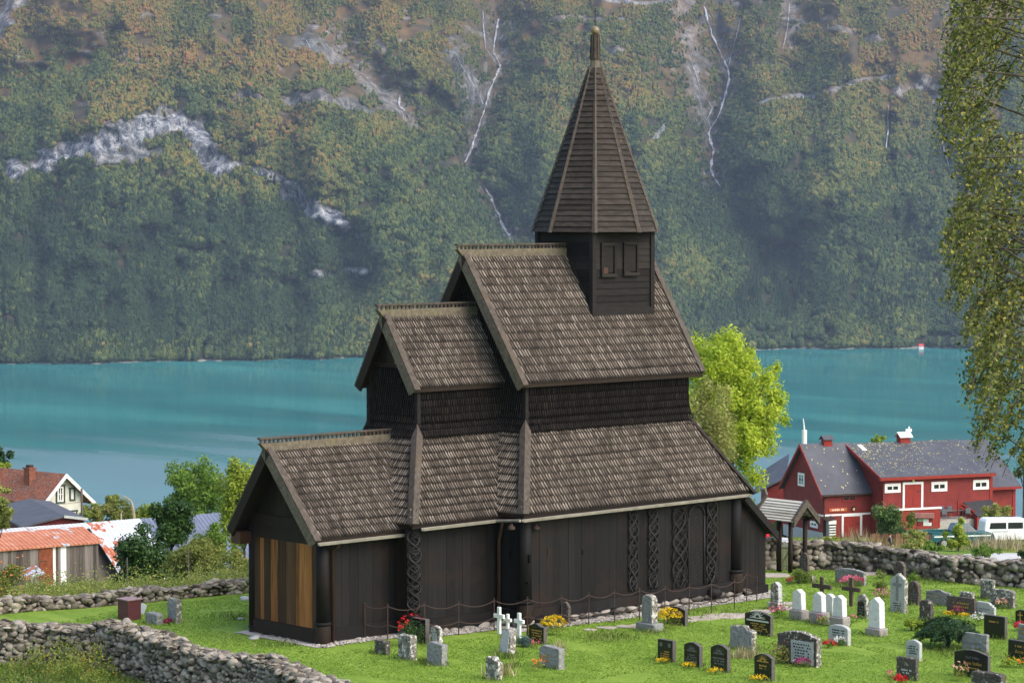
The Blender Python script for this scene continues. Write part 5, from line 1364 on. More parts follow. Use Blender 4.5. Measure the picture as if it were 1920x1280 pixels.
# ================================================================== CHURCHYARD
# ---- dry stone walls
def rock_protos(n, seed, cuts=9, rough=.06):
    r = np.random.default_rng(seed); out = []
    bm = bmesh.new(); bmesh.ops.create_icosphere(bm, subdivisions=2, radius=1)
    V = np.array([v.co[:] for v in bm.verts]); Fq = np.array([[v.index for v in f.verts] for f in bm.faces]); bm.free()
    for _ in range(n):
        W = V.copy()
        for _k in range(cuts):
            d = r.normal(size=3); d /= np.linalg.norm(d); h = r.uniform(.5, .85); s_ = W @ d - h; W -= np.outer(np.maximum(s_, 0), d)
        W *= 1 + r.normal(size=(len(W), 1)) * rough * .4
        W /= np.abs(W).max(0); out.append(W)
    return out, Fq
RP, RPF = rock_protos(14, 3)
RR_, _ = rock_protos(10, 4, 4, .03)
def rotm(r, tilt=.25):
    a, b, c = r.uniform(0, 6.28), r.normal() * tilt, r.normal() * tilt
    ca, sa = math.cos(a), math.sin(a); Rz = np.array([[ca, -sa, 0], [sa, ca, 0], [0, 0, 1]])
    Rx = np.array([[1, 0, 0], [0, math.cos(b), -math.sin(b)], [0, math.sin(b), math.cos(b)]]); Ry = np.array([[math.cos(c), 0, math.sin(c)], [0, 1, 0], [-math.sin(c), 0, math.cos(c)]])
    return Rz, Rx @ Ry
def rubble(name, path, hgt, thick, size, m, seed, label, zoff=lambda s: 0, protos=RP, flat=.62, topflat=.45, zlow=0):
    """path [(x,y)], hgt(s) above the ground; stones in rough courses on both faces, slabs on top"""
    r = np.random.default_rng(seed); P = [np.array(p, float) for p in path]; V, Fq = [], []; core = MB(); nb = 0
    seg = [np.linalg.norm(b - a) for a, b in zip(P[:-1], P[1:])]; tot = sum(seg)
    def at(s):
        for a, b, l in zip(P[:-1], P[1:], seg):
            if s <= l: t = (b - a) / l; return a + t * s, t
            s -= l
        t = (P[-1] - P[-2]) / seg[-1]; return P[-1], t
    def put(p, t, sx, sy, sz, tilt):
        nonlocal nb
        W = protos[r.integers(len(protos))]; Rz, Rt = rotm(r, tilt)
        Q = (W @ Rz.T) * np.array((sx, sy, sz)) @ Rt.T
        n = np.array((-t[1], t[0], 0)); T = np.array((t[0], t[1], 0))
        X = p + Q[:, :1] * T + Q[:, 1:2] * n + Q[:, 2:3] * np.array((0, 0, 1))
        V.append(X); Fq.append(RPF + nb); nb += len(X)
    s = 0
    while s < tot:
        p, t = at(s); h = hgt(s / tot); n = np.array((-t[1], t[0])); g0 = GZ(*p)
        z = min(0, GZ(*(p + n * thick * .5)) - g0, GZ(*(p - n * thick * .5)) - g0)
        while z < h - size * .3:
            sc = size * r.uniform(.5, 1.45)
            for sd in (-1, 1):
                q = p + n * sd * (thick / 2 - sc * .25 + r.uniform(-.05, .05) - .1 * z * thick) + t * r.uniform(-.12, .12) * size * 2
                g_ = g0; sx = sc * r.uniform(.42, .72); put(np.array((q[0], q[1], g_ + zlow + z + sc * .25 + r.uniform(-.04, .04))), t, sx, sc * .5, sc * flat * r.uniform(.5, .72), .3)
            z += size * flat * .93
        for k in range(int(3 + thick * 3)):
            q = p + n * r.uniform(-.5, .5) * thick * .92 + t * r.uniform(-.2, .2); g_ = g0; sc = size * r.uniform(.7, 1.5)
            put(np.array((q[0], q[1], g_ + zlow + h - .02 + r.uniform(-.05, .06))), t, sc * .62, sc * .5, sc * topflat * r.uniform(.3, .5), .22)
        s += size * .78
    o = arrays(name, np.concatenate(V), np.concatenate(Fq), m)
    # dark earth and rubble inside
    ns = max(2, int(tot / .8)); vs = []
    for k in range(ns + 1):
        p, t = at(tot * k / ns); n = np.array((-t[1], t[0])); h = hgt(k / ns) - .16
        for sd, zz in ((-1, -.2), (1, -.2), (1, h), (-1, h)):
            q = p + n * sd * (thick / 2 - size * .3 - (.1 if zz > 0 else 0)); vs.append((q[0], q[1], (GZ(*p) if zz > 0 else min(GZ(*q), GZ(*p)) - .2) + zlow + zz))
    fs = []
    for k in range(ns):
        for i in range(4): fs.append((4 * k + i, 4 * k + (i + 1) % 4, 4 * k + 4 + (i + 1) % 4, 4 * k + 4 + i))
    fs += [(0, 1, 2, 3), (4 * ns + 3, 4 * ns + 2, 4 * ns + 1, 4 * ns)]
    cm = MB(); cm.add(vs, fs)
    tag(o, label, 'wall')
    cm.build('core', plain('dark_earth', (.07, .06, .048), .95, .05), o)
    return o
M['wall_near'] = stone('lichened_wall_stone', [(.25, (.09, .075, .056)), (.5, (.22, .19, .148)), (.78, (.37, .33, .265))], [(.44, .42, .36), (.3, .24, .055)], 5, .5, lsc=3.5, lthr=(.62, .7))
M['wall_right'] = stone('grey_brown_wall_stone', [(.25, (.06, .05, .04)), (.5, (.175, .15, .118)), (.78, (.35, .31, .255))], [(.46, .44, .4)], 5, .5, lsc=4.5, lthr=(.6, .68))
nwp = [xy_of(f, r) for f, r in [(94.4, -27), (93.6, -20), (92.7, -16), (91.6, -13.9), (89.6, -12.3), (87, -10.7), (84, -8.0), (80.1, -5.95), (75.5, -3.9)]]
fp = [G(-40, 1152), G(70, 1142), G(170, 1136), G(260, 1128), G(370, 1117), G(480, 1108), G(560, 1096), G(700, 1080)]
rubble('stone_wall', [p[:2] for p in nwp], lambda u: 1.3 + .05 * math.sin(u * 19), 1.1, .28, M['wall_near'], 1, 'broad lichened dry stone wall running down the lower left corner')
rubble('stone_wall', [p[:2] for p in fp], lambda u: .42 + .06 * math.sin(u * 23), .75, .3, M['wall_near'], 2, 'low mossy dry stone wall behind the churchyard on the left')
g1 = G(1482, 1073)
rp = [G(1492, 1066), G(1560, 1066), G(1640, 1071), G(1720, 1080), G(1800, 1091), G(1870, 1095), G(1990, 1106)]
HR = [1.05, 1.12, 1.0, .95, .95, .95, .9]
rubble('stone_wall', [p[:2] for p in rp], lambda u: float(np.interp(u, np.linspace(0, 1, 7), HR)) + .04 * math.sin(u * 31), .8, .34, M['wall_right'], 3, 'dry stone wall of rounded boulders along the right side of the churchyard', protos=RR_, flat=.72, topflat=.5)
gl = G(1459, 1066)
rubble('stone_wall', [gl[:2] + (gl[:2] - rp[1][:2]) / np.linalg.norm(gl[:2] - rp[1][:2]) * .25, gl[:2] + (gl[:2] - rp[1][:2]) / np.linalg.norm(gl[:2] - rp[1][:2]) * 6], lambda u: 1.25, .8, .38, M['wall_right'], 4, 'short stone wall between the gate and the church corner')

# ---- covered gate
gate = thing('lychgate', g1, 'small wooden gateway with pale board roof on dark posts', 'gate')
gx, gy, gz_ = g1
ze_ = PL(1486, 979, (gx - .3, 0, 0), (1, 0, 0)); zr2 = PL(1510, 941, (gx + .5, 0, 0), (1, 0, 0)); zr = zr2[2] + .02; ze = ze_[2]
y0 = min(ze_[1], zr2[1]) - .05; y1 = PL(1437, 931, (gx + .5, 0, 0), (1, 0, 0))[1]
xr, xe = gx + .5, gx - .32; xe2 = gx + 1.32
b = MB(); nbd = 8
for k in range(nbd):
    for sx in (0, 1):
        a, c = k / nbd, (k + 1.25) / nbd; c = min(c, 1.02)
        X = lambda q: (xr + (xe - xr) * q) if sx == 0 else (xr + (xe2 - xr) * q)
        Z = lambda q: zr + (ze - zr) * q
        l0, l1 = .0, .06
        b.hexa([(X(a), y0, Z(a) + l0 - .03), (X(c), y0, Z(c) + l1 - .03), (X(c), y1, Z(c) + l1 - .03), (X(a), y1, Z(a) + l0 - .03), (X(a), y0, Z(a) + l0), (X(c), y0, Z(c) + l1), (X(c), y1, Z(c) + l1), (X(a), y1, Z(a) + l0)])
b.build('roof', wood('pale_weathered_board', [(.2, (.27, .25, .2)), (.5, (.5, .47, .39)), (.85, (.66, .63, .55))], (5, 1, 5), .35, bump=.4), gate)
for yy in (y0, y1):
    for xx in (xe, xe2):
        b = MB(); b.hexa([(xr, yy - .06, zr - .22), (xx, yy - .06, ze - .2), (xx, yy + .1, ze - .2), (xr, yy + .1, zr - .22), (xr, yy - .06, zr + .1), (xx, yy - .06, ze + .11), (xx, yy + .1, ze + .11), (xr, yy + .1, zr + .1)]); b.build('bargeboard', M['board'], gate)
for (dx, dy, r_) in ((0, 0, .1), (.0, .62, .12), (.95, .02, .11), (.95, 1.5, .1), (0, 1.7, .1)):
    b = MB(); b.tube([(gx + dx, gy + dy, GZ(gx + dx, gy + dy) - .1), (gx + dx, gy + dy + .01, gz_ + .9), (gx + dx, gy + dy, ze + .1 - .0)], [r_, r_ * .95, r_ * .9], 10); b.build('post', M['tar_brown'], gate, True)
for xx in (gx, gx + .95):
    b = MB(); b.bar((xx, y0 + .1, ze + .05), (xx, y1 - .1, ze + .05), .14, .14); b.build('beam', M['tar_brown'], gate)
b = MB(); b.bar((gx - .1, gy, ze + .1), (gx + 1.05, gy, ze + .1), .12, .12); b.build('beam', M['tar_brown'], gate)
pk_ = MB()
for k in range(6):
    yy = gy + .13 + k * .075; pk_.box((gx + .02, yy, gz_ + .08), (gx + .05, yy + .04, gz_ + 1.3 - .04 * abs(k - 2.5)))
pk_.bar((gx + .03, gy + .08, gz_ + .25), (gx + .03, gy + .56, gz_ + .25), .03, .06); pk_.bar((gx + .03, gy + .08, gz_ + 1.0), (gx + .03, gy + .56, gz_ + 1.0), .03, .06); pk_.bar((gx + .0, gy + .08, gz_ + .9), (gx + .0, gy + .56, gz_ + .25), .03, .05)
pk_.build('picket_gate', wood('pale_picket', [(.2, (.25, .22, .13)), (.8, (.45, .42, .28))], (5, 5, 1), .5), gate)

# ---- foundation stones, gravel, flagstones
r = np.random.default_rng(12); V, Fq, nb = [], [], 0
def stones_along(a, b, z0, z1, size, jit=.05):
    global nb
    a, b = np.array(a, float), np.array(b, float); L = np.linalg.norm(b - a); t = (b - a) / L; n = np.array((t[1], -t[0]))
    rows = max(1, int(round((z1 - z0) / (size * .5))))
    for k in range(rows):
        s = 0
        while s < L:
            ww = size * r.uniform(.6, 1.5); W = RP[r.integers(len(RP))]; Q = W * np.array((ww * .52, .2, (z1 - z0) / rows * .56)); Rz, Rt = rotm(r, .08); Q = Q @ Rt.T
            p = a + t * (s + ww / 2) + n * r.uniform(-jit, jit)
            V.append(np.array((p[0], p[1], z0 + (z1 - z0) * (k + .5) / rows)) + Q[:, :1] * np.array((t[0], t[1], 0)) + Q[:, 1:2] * np.array((n[0], n[1], 0)) + Q[:, 2:3] * np.array((0, 0, 1))); Fq.append(RPF + nb); nb += len(Q); s += ww
stones_along((A0, -WA - .02), (B0W, -WA - .02), -.42, -.2, .4); stones_along((A0 - .02, WA), (A0 - .02, -WA), -.42, -.2, .4)
stones_along((B0W, YB_ - .06), (C0W, YB_ - .06), -.42, -.1, .5); stones_along((C0W - .04, YB_), (C0W - .04, -WL), -.4, -.05, .4); stones_along((C0W, -WL - .1), (C2W + .4, -WL - .1), -.42, .03, .5, .08); stones_along((C2W + .3, -4.1), (12.5, -4.1), -.45, -.28, .5)
arrays('foundation', np.concatenate(V), np.concatenate(Fq), stone('pale_foundation_stone', [(.25, (.075, .066, .055)), (.5, (.19, .17, .145)), (.78, (.34, .31, .27))], [(.22, .12, .075)], 4, .5, lsc=1.5, lthr=(.62, .7)), church)
def flat_sheet(name, pts, m, lift, label):
    bm = bmesh.new(); bm.faces.new([bm.verts.new((p[0], p[1], 0)) for p in pts]); bmesh.ops.triangulate(bm, faces=bm.faces)
    for _ in range(5): bmesh.ops.subdivide_edges(bm, edges=[e for e in bm.edges if e.calc_length() > .45], cuts=1)
    bmesh.ops.triangulate(bm, faces=bm.faces)
    for v in bm.verts: v.co.z = GZ(v.co.x, v.co.y) + lift + random.uniform(-.008, .008)
    me = bpy.data.meshes.new(name); bm.to_mesh(me); bm.free(); me.materials.append(m); 
    if me.polygons[0].normal.z < 0: me.flip_normals()
    return tag(link(name, me), label, kind='structure')
GRP = [(A0 - .55, WA + .3), (A0 - .6, -WA - .6), (B0W - .35, -WA - .85), (B0W - .45, YB_ - .8), (C0W - .7, YB_ - .95), (C0W - .75, -WL - .7), (3, -WL - .8), (8, -WL - 1.0), (12.2, -WL - 1.0), (12.9, -WL - .3), (12.9, -3.5), (C0W, -3.5), (C0W, -2), (B0W, -1.5), (A0 + .2, -1), (A0 + .2, WA + .3)]
flat_sheet('gravel_strip', GRP, M['gravel'], .025, 'pale gravel strip along the foot of the church wall')
me_n = 0; V, Fq, nb = [], [], 0
for _ in range(1500):
    k = r.random()
    x, y = r.uniform(A0 - .4, 12.6), 0
    y = -(WL if x > C0W - .3 else (-YB_ if x > B0W - .3 else WA)) - r.uniform(.15, .95) + (0 if x > C0W - .6 else .1)
    s_ = r.uniform(.02, .055); W = RP[r.integers(len(RP))][:, :] * s_; Rz, Rt = rotm(r, .5)
    V.append(W @ Rz.T @ Rt.T * np.array((1, 1, .7)) + np.array((x, y, GZ(x, y) + .03))); Fq.append(RPF + nb); nb += len(W)
pb = arrays('pebbles', np.concatenate(V), np.concatenate(Fq), stone('pebble', [(.2, (.14, .125, .11)), (.5, (.3, .27, .23)), (.8, (.48, .45, .4))], None, 8, .8)); tag(pb, 'loose pale pebbles on the gravel at the church wall', kind='stuff')
M['flag'] = stone('flagstone', [(.3, (.3, .25, .2)), (.7, (.5, .44, .38))], [(.3, .32, .25)], 3, 0, lthr=(.6, .68))
FL = [(1107, 1181, .5, 'small pale flagstone nearest the brown rounded headstone'), (1138, 1177.5, .75, 'rounded pale flagstone in the grass below the nave wall'), (1173, 1175, .85, 'long pale flagstone left of the tall lichened headstone'), (1196, 1172.5, .6, 'flagstone touching the tall lichened headstone base'),
      (1293, 1164, .6, 'flagstone right of the yellow flowering bush by the church'), (1320, 1159, 1.2, 'pointed pale flagstone in the row before the portal'), (1358, 1155, 1.7, 'large triangular flagstone before the portal'), (1393, 1154, 1.5, 'wide flagstone behind the ornamented black headstone'), (1432, 1147, 1.2, 'flagstone beside the pink flowers near the church corner'),
      (1476, 1141, 1.3, 'flagstone between the first white obelisks'), (1453, 1079, 1.5, 'large flagstone in front of the gate'), (1484, 1132, .9, 'small flagstone behind the white obelisks'), (1631, 1075.5, 1.4, 'flat slab at the foot of the right wall behind the pink flowers'), (1742, 1079.5, 1.0, 'flat slab in the grass near the stone bench'), (890, 1140, .1, '')]
for (px, py, wd, lab) in FL:
    if not lab: continue
    p = G(px, py); n_ = 9; pts = []
    for k in range(n_):
        a = 6.283 * k / n_; q = random.uniform(.75, 1.1); v_ = RT * math.cos(a) * wd * .5 * q + FH * math.sin(a) * wd * .42 * q; pts.append((p[0] + v_[0], p[1] + v_[1], GZ(p[0] + v_[0], p[1] + v_[1]) + .01))
    b = MB(); b.prism([(q[0], q[1], q[2] - .04) for q in pts], (0, 0, .07)); tag(b.build('flagstone', M['flag']), lab, 'flagstone', 'flagstones set in the lawn')

# ---- chain fence along the north wall
FX = [(684, 1196, 1131), (727, 1198, 1133), (796, 1194, 1130), (860, 1190, 1128), (926.5, 1182, 1122.5), (989, 1180, 1120), (1053, 1176, 1117), (1104, 1171, 1112), (1152, 1167, 1107), (1199, 1162, 1103), (1246.5, 1156, 1099.5), (1292, 1151, 1097), (1333.5, 1148, 1091), (1377, 1142, 1087), (1400, 1127, 1072), (1419, 1127, 1080)]
gs = [G(a, b_) for a, b_, _ in FX]
cf = thing('chain_fence', gs[7], 'low fence of thin iron posts and two sagging rusty chains along the church wall', 'fence')
tops = []
for g_, (a, b_, t_) in zip(gs, FX):
    s_ = pxm(g_); h = (b_ - t_) / s_; b = MB(); b.tube([g_ - np.array((0, 0, .05)), g_ + np.array((0, 0, h))], .022, 6); b.lathe(g_ + np.array((0, 0, h)), [(.01, -.01), (.032, .02), (.01, .05)], 8); b.build('post', M['iron'], cf); tops.append((g_, h))
for fr_, sag in ((.96, .17), (.42, .14)):
    for i in range(len(tops) - 1):
        (a, ha), (c, hc) = tops[i], tops[i + 1]
        if i == 13 and fr_ < .5: continue
        A_, C_ = a + np.array((0, 0, ha * fr_)), c + np.array((0, 0, hc * fr_)); L = np.linalg.norm(C_ - A_)
        b = MB(); b.tube([A_ + (C_ - A_) * q - np.array((0, 0, sag * min(1, L / 1.3) * (1 - (2 * q - 1) ** 2))) for q in np.linspace(0, 1, 10)], .019, 5); b.build('chain', M['rust_chain'], cf, True)

# ---- headstones
M['granite'] = plain('black_granite', (.012, .012, .013), .22, .5, var=.3, sc=30)
M['granite_side'] = plain('rough_granite_side', (.10, .09, .085), .8, .2, var=.35, sc=25)
M['grey_st'] = stone('grey_headstone', [(.3, (.16, .16, .155)), (.7, (.3, .3, .285))], [(.42, .42, .38)], 14, 0, lthr=(.6, .7))
M['lich_st'] = stone('lichened_headstone', [(.3, (.10, .09, .075)), (.7, (.26, .24, .205))], [(.55, .54, .48), (.035, .03, .022)], 10, 0, lsc=7, lthr=(.52, .57))
M['brown_st'] = stone('brown_headstone', [(.3, (.06, .048, .042)), (.7, (.13, .105, .09))], [(.3, .29, .25)], 12, 0, lthr=(.64, .7))
M['dark_st'] = stone('dark_lichened_headstone', [(.3, (.05, .043, .036)), (.7, (.11, .095, .08))], [(.5, .48, .42), (.16, .12, .08)], 11, 0, lsc=7, lthr=(.58, .63))
M['pale_st'] = stone('pale_granite', [(.3, (.33, .34, .33)), (.7, (.47, .48, .46))], [(.3, .29, .27)], 16, 0, lthr=(.66, .74))
M['marble'] = stone('white_marble', [(.3, (.55, .54, .53)), (.7, (.76, .75, .73))], [(.4, .38, .36)], 7, 0, bump=.15, lsc=3, lthr=(.6, .74))
M['plinth'] = stone('pinkish_plinth', [(.3, (.2, .175, .165)), (.7, (.38, .34, .32))], None, 16, 0)
M['tomb_cross'] = wood('brown_cross_wood', [(.2, (.045, .03, .025)), (.8, (.12, .085, .07))], (8, 8, 2), .3)
M['gold'] = plain('gilt_letters', (.52, .3, .07), .4, .5, .3, var=.1)
M['ltr_white'] = plain('white_letters', (.62, .6, .56), .6, .2, var=.1)
M['ltr_black'] = plain('black_letters', (.02, .02, .02), .6, .2, var=.1)
M['ltr_grey'] = plain('faint_letters', (.16, .155, .15), .7, .2, var=.1)
def profile(kind, n=14):
    L = np.linspace(0, 1, n)
    if kind == 'flat': return [(-.5, 1), (.5, 1)]
    if kind == 'slant': return [(-.5, .88), (-.3, 1), (.5, .93)]
    if kind == 'round': return [(.5 * math.cos(math.pi * (1 - q)), .78 + .22 * math.sin(math.pi * (1 - q))) for q in L]
    if kind == 'bullet': return [(.5 * math.cos(math.pi * (1 - q)), .68 + .32 * math.sin(math.pi * (1 - q))) for q in L]
    if kind == 'arch': return [(-.5 + q, .86 + .14 * math.sin(math.pi * q)) for q in L]
    if kind == 'wave': return [(-.5 + q, .86 + .14 * math.sin(math.pi * min(1, max(0, (q - .1) / .8))) ** 2) for q in L]
    if kind == 'peak': return [(-.5, .84), (-.42, .86), (0, 1), (.42, .86), (.5, .84)]
    if kind == 'shoulder': return [(-.5, .72), (-.42, .72), (-.42, .84), (-.34, .84), (-.3, .95), (-.2, 1), (.2, 1), (.3, .95), (.34, .84), (.42, .84), (.42, .72), (.5, .72)]
    if kind == 'rough': return [(-.5, .9), (-.4, .97), (-.22, .95), (-.02, 1.0), (.15, .97), (.33, .99), (.46, .9), (.5, .86)]
    if kind == 'crag': return [(-.5, .92), (-.38, .96), (-.2, .94), (0, 1), (.12, .99), (.25, .86), (.42, .82), (.5, .78)]
STN = []
def headstone(kind, xl, xr, yt, yb, t, mat, label, text=None, side=None, plinth=None, extra=None, lean=0, name='headstone', cat='headstone', inset=None, hid=0):
    p = G((xl + xr) / 2, yb - 2 - hid); s_ = pxm(p)
    W = max(.18, ((xr - xl) - t * .73 * s_) / (.68 * s_)); H = (yb - yt) / s_
    px, py, pz = p
    o = thing(name, p, label, cat, 'headstones in the churchyard')
    prof = profile(kind); z0 = -.12
    hp = 0
    if plinth:
        pw, ph, pt_ = plinth; hp = ph; b = MB(); b.box((px - pt_ / 2, py - pw / 2, pz - .12), (px + pt_ / 2, py + pw / 2, pz + ph)); q = b.build('plinth', M['plinth'] if mat in ('marble', 'pale_st') else M[mat], o); bevel(q, .03, 1)
    Hs = H - hp; taper = .86 if kind == 'peak' and plinth else 1
    pts = [(.5, z0 if not hp else 0)] + [(x, h * Hs) for x, h in prof][::-1] + [(-.5, z0 if not hp else 0)]
    b = MB(); dx = math.tan(rad(lean))
    def P(x, y, z): w_ = W * (1 + (taper - 1) * max(z, 0) / Hs); return (px + x + dx * z, py - y * w_, pz + hp + z)
    n = len(pts)
    vs = [P(-t / 2, y, z) for y, z in pts] + [P(t / 2, y, z) for y, z in pts]
    b.add(vs, [tuple(range(n))[::-1]], 0); b.add(vs, [tuple(range(n, 2 * n))] + [(i, (i + 1) % n, n + (i + 1) % n, n + i) for i in range(n)], 1)
    me = b.build('slab', [M[mat], M[side or mat]], o)
    bm = bmesh.new(); bm.from_mesh(me.data); bmesh.ops.remove_doubles(bm, verts=bm.verts, dist=1e-4); bmesh.ops.recalc_face_normals(bm, faces=bm.faces); bm.to_mesh(me.data); bm.free()
    bevel(me, .015 if mat == 'granite' else .03, 2)
    if mat not in ('granite', 'marble', 'pale_st'):
        tx = bpy.data.textures.get('stone_noise') or bpy.data.textures.new('stone_noise', 'CLOUDS'); tx.noise_scale = .12
        sd = me.modifiers.new('sub', 'SUBSURF'); sd.subdivision_type = 'SIMPLE'; sd.levels = sd.render_levels = 3
        dm = me.modifiers.new('chips', 'DISPLACE'); dm.texture = tx; dm.texture_coords = 'GLOBAL'; dm.strength = .07; dm.mid_level = .55
    fx = -t / 2 - .004
    def front(name_, y0, y1, h0, h1, m, d=.004, par=None):
        b = MB(); b.hexa([P(fx, y0, h0 * Hs), P(fx, y1, h0 * Hs), P(fx + .004, y1, h0 * Hs), P(fx + .004, y0, h0 * Hs), P(fx - d + dx * 0, y0, h1 * Hs), P(fx - d, y1, h1 * Hs), P(fx + .004, y1, h1 * Hs), P(fx + .004, y0, h1 * Hs)]); return b.build(name_, m, par or o)
    if inset:
        y0, y1, h0, h1, im = inset; b = MB(); b.hexa([P(fx - .015, y0, h0 * Hs), P(fx - .015, y1, h0 * Hs), P(fx + .01, y1, h0 * Hs), P(fx + .01, y0, h0 * Hs), P(fx - .015, y0, h1 * Hs), P(fx - .015, y1, h1 * Hs), P(fx + .01, y1, h1 * Hs), P(fx + .01, y0, h1 * Hs)]); b.build('plaque', M[im], o); fx -= .016
    if text:
        tm, y0, y1, h0, h1, rows = text; rr = random.Random(int(xl * 7)); b = MB()
        for k in range(rows):
            hh = h1 - (h1 - h0) * (k + .5) / rows; hgt_ = (h1 - h0) / rows * .27; span = (y1 - y0) * rr.uniform(.65, 1); y = (y0 + y1) / 2 - span / 2; end = (y0 + y1) / 2 + span / 2
            while y < end:
                w_ = rr.uniform(.025, .06)
                if rr.random() > .16:
                    a, c = hh - hgt_, hh + hgt_ * rr.uniform(.7, 1.1); b.hexa([P(fx - .004, y, a * Hs), P(fx - .004, y + w_, a * Hs), P(fx + .003, y + w_, a * Hs), P(fx + .003, y, a * Hs), P(fx - .004, y, c * Hs), P(fx - .004, y + w_ * .8, c * Hs), P(fx + .003, y + w_ * .8, c * Hs), P(fx + .003, y, c * Hs)])
                y += w_ + .022
        b.build('inscription', M[tm], o)
    if extra:
        for e in extra:
            if e[0] == 'cross':
                _, em, yc, h0, h1, arm, th = e; b = MB(); hb = h0 + (h1 - h0) * .66
                b.hexa([P(fx - .012, yc - th, h0 * Hs), P(fx - .012, yc + th, h0 * Hs), P(fx + .01, yc + th, h0 * Hs), P(fx + .01, yc - th, h0 * Hs), P(fx - .012, yc - th, h1 * Hs), P(fx - .012, yc + th, h1 * Hs), P(fx + .01, yc + th, h1 * Hs), P(fx + .01, yc - th, h1 * Hs)])
                ht = th * W / Hs
                b.hexa([P(fx - .014, yc - arm, (hb - ht) * Hs), P(fx - .014, yc + arm, (hb - ht) * Hs), P(fx + .01, yc + arm, (hb - ht) * Hs), P(fx + .01, yc - arm, (hb - ht) * Hs), P(fx - .014, yc - arm, (hb + ht) * Hs), P(fx - .014, yc + arm, (hb + ht) * Hs), P(fx + .01, yc + arm, (hb + ht) * Hs), P(fx + .01, yc - arm, (hb + ht) * Hs)])
                b.build('cross', M[em], o)
            if e[0] == 'sun':
                _, em, yc, hc, R1 = e; b = MB()
                for a in np.linspace(.15, math.pi - .15, 9):
                    c_, s2 = math.cos(a), math.sin(a); r0 = .25 * R1
                    b.add([P(fx - .005, yc + (r0 * c_ - .02 * s2), (hc + (r0 * s2 + .02 * c_) * W / Hs) * Hs), P(fx - .005, yc + (r0 * c_ + .02 * s2), (hc + (r0 * s2 - .02 * c_) * W / Hs) * Hs), P(fx - .005, yc + R1 * c_, (hc + R1 * s2 * W / Hs) * Hs)], [(0, 1, 2)])
                b.add([P(fx - .005, yc - R1, (hc - .03) * Hs), P(fx - .005, yc + R1, (hc - .03) * Hs), P(fx - .005, yc + R1, hc * Hs), P(fx - .005, yc - R1, hc * Hs)], [(0, 1, 2, 3)])
                b.build('emblem', M[em], o)
            if e[0] == 'band':
                _, em, y0, y1, h0, h1 = e; front('panel', y0, y1, h0, h1, M[em], .006)
            if e[0] == 'word':
                _, em, txt, yc, hc, size = e
                cu = bpy.data.curves.new('lettering', 'FONT'); cu.body = txt; cu.size = size; cu.align_x = 'CENTER'; cu.extrude = .002
                ob_ = bpy.data.objects.new('lettering_source', cu); COL.objects.link(ob_); dg = bpy.context.evaluated_depsgraph_get(); m_ = bpy.data.meshes.new_from_object(ob_.evaluated_get(dg)); COL.objects.unlink(ob_); bpy.data.objects.remove(ob_)
                for v in m_.vertices: x_, y_ = v.co.x, v.co.y; q = P(fx - .004 - v.co.z, x_ / W + yc, hc * Hs + y_); v.co = q
                m_.materials.clear(); m_.materials.append(M[em]); lo = link('lettering', m_, o)
    STN.append((px, py, W, t)); return o
G_ = 'granite'; GS = 'granite_side'
headstone('flat', 701, 733, 1201, 1227, .24, 'dark_st', 'small dark split block, leftmost of the stones below the chancel')
headstone('flat', 745.5, 782.5, 1191, 1237, .3, 'lich_st', 'thick block speckled all over with white lichen')
headstone('flat', 772, 806, 1160, 1206, .2, G_, 'dark slab with polished top behind the red rose bush', side='granite_side')
headstone('peak', 806, 831, 1173, 1211, .16, 'lich_st', 'small mossy carved headstone behind the red rose bush', inset=(-.22, .22, .1, .62, 'pale_st'))
headstone('slant', 799, 840, 1204, 1248, .26, 'grey_st', 'weathered grey slab with slanting top right of the lichened block')
headstone('crag', 910, 943, 1231, 1275, .22, 'lich_st', 'small craggy stone with dark lichen at the lower edge of the lawn')
headstone('bullet', 934, 966, 1179, 1227, .3, 'lich_st', 'leaning stone with pale oval face and notched rocky side', lean=9, inset=(-.36, .36, .08, .92, 'pale_st'))
headstone('wave', 987, 1026, 1169.5, 1206, .18, G_, 'black headstone with wavy top beside the blue cushion conifer', ('gold', -.2, .42, .2, .72, 4), GS, extra=[('cross', 'gold', -.38, .35, .85, .07, .012)])
headstone('slant', 1010.5, 1059, 1211, 1253, .28, 'grey_st', 'grey slab with red lantern marks left of centre', ('gold', -.4, .1, .25, .6, 3), extra=[])
headstone('bullet', 1050, 1071, 1129, 1171, .16, 'brown_st', 'narrow brown rounded headstone by the gravel at the nave wall')
headstone('round', 1203, 1233, 1115, 1184, .3, 'grey_st', 'tall grey headstone on a lichened base in front of the nave wall', side='lich_st', plinth=(.95, .3, .5))
headstone('arch', 1250, 1289, 1138, 1173, .16, G_, 'black headstone half hidden behind the yellow flowers near the portal', ('ltr_white', -.2, .4, .62, .75, 1), GS)
headstone('flat', 1233.5, 1267, 1200, 1240, .17, G_, 'low black flat-topped slab, leftmost of the row with yellow flowers', ('gold', -.32, .32, .18, .5, 3), GS, extra=[('band', 'ltr_grey', -.35, -.2, .68, .85), ('band', 'ltr_grey', .2, .35, .68, .85)])
headstone('arch', 1283, 1317, 1204.5, 1250, .17, G_, 'low black arched slab with faint carving, second in the row with yellow flowers', ('ltr_grey', -.36, .36, .15, .52, 4), GS, extra=[('sun', 'ltr_grey', 0, .66, .32)])
headstone('arch', 1333, 1369, 1209, 1260, .17, G_, 'low black arched slab with grey lines, third in the row with yellow flowers', ('ltr_grey', -.36, .36, .25, .55, 3), GS, extra=[('sun', 'ltr_grey', 0, .68, .32)])
headstone('arch', 1415, 1452, 1226, 1276, .17, G_, 'black arched slab with gold rising sun, rightmost of the row with yellow flowers', ('gold', -.26, .26, .4, .6, 2), GS, extra=[('sun', 'gold', 0, .72, .33)])
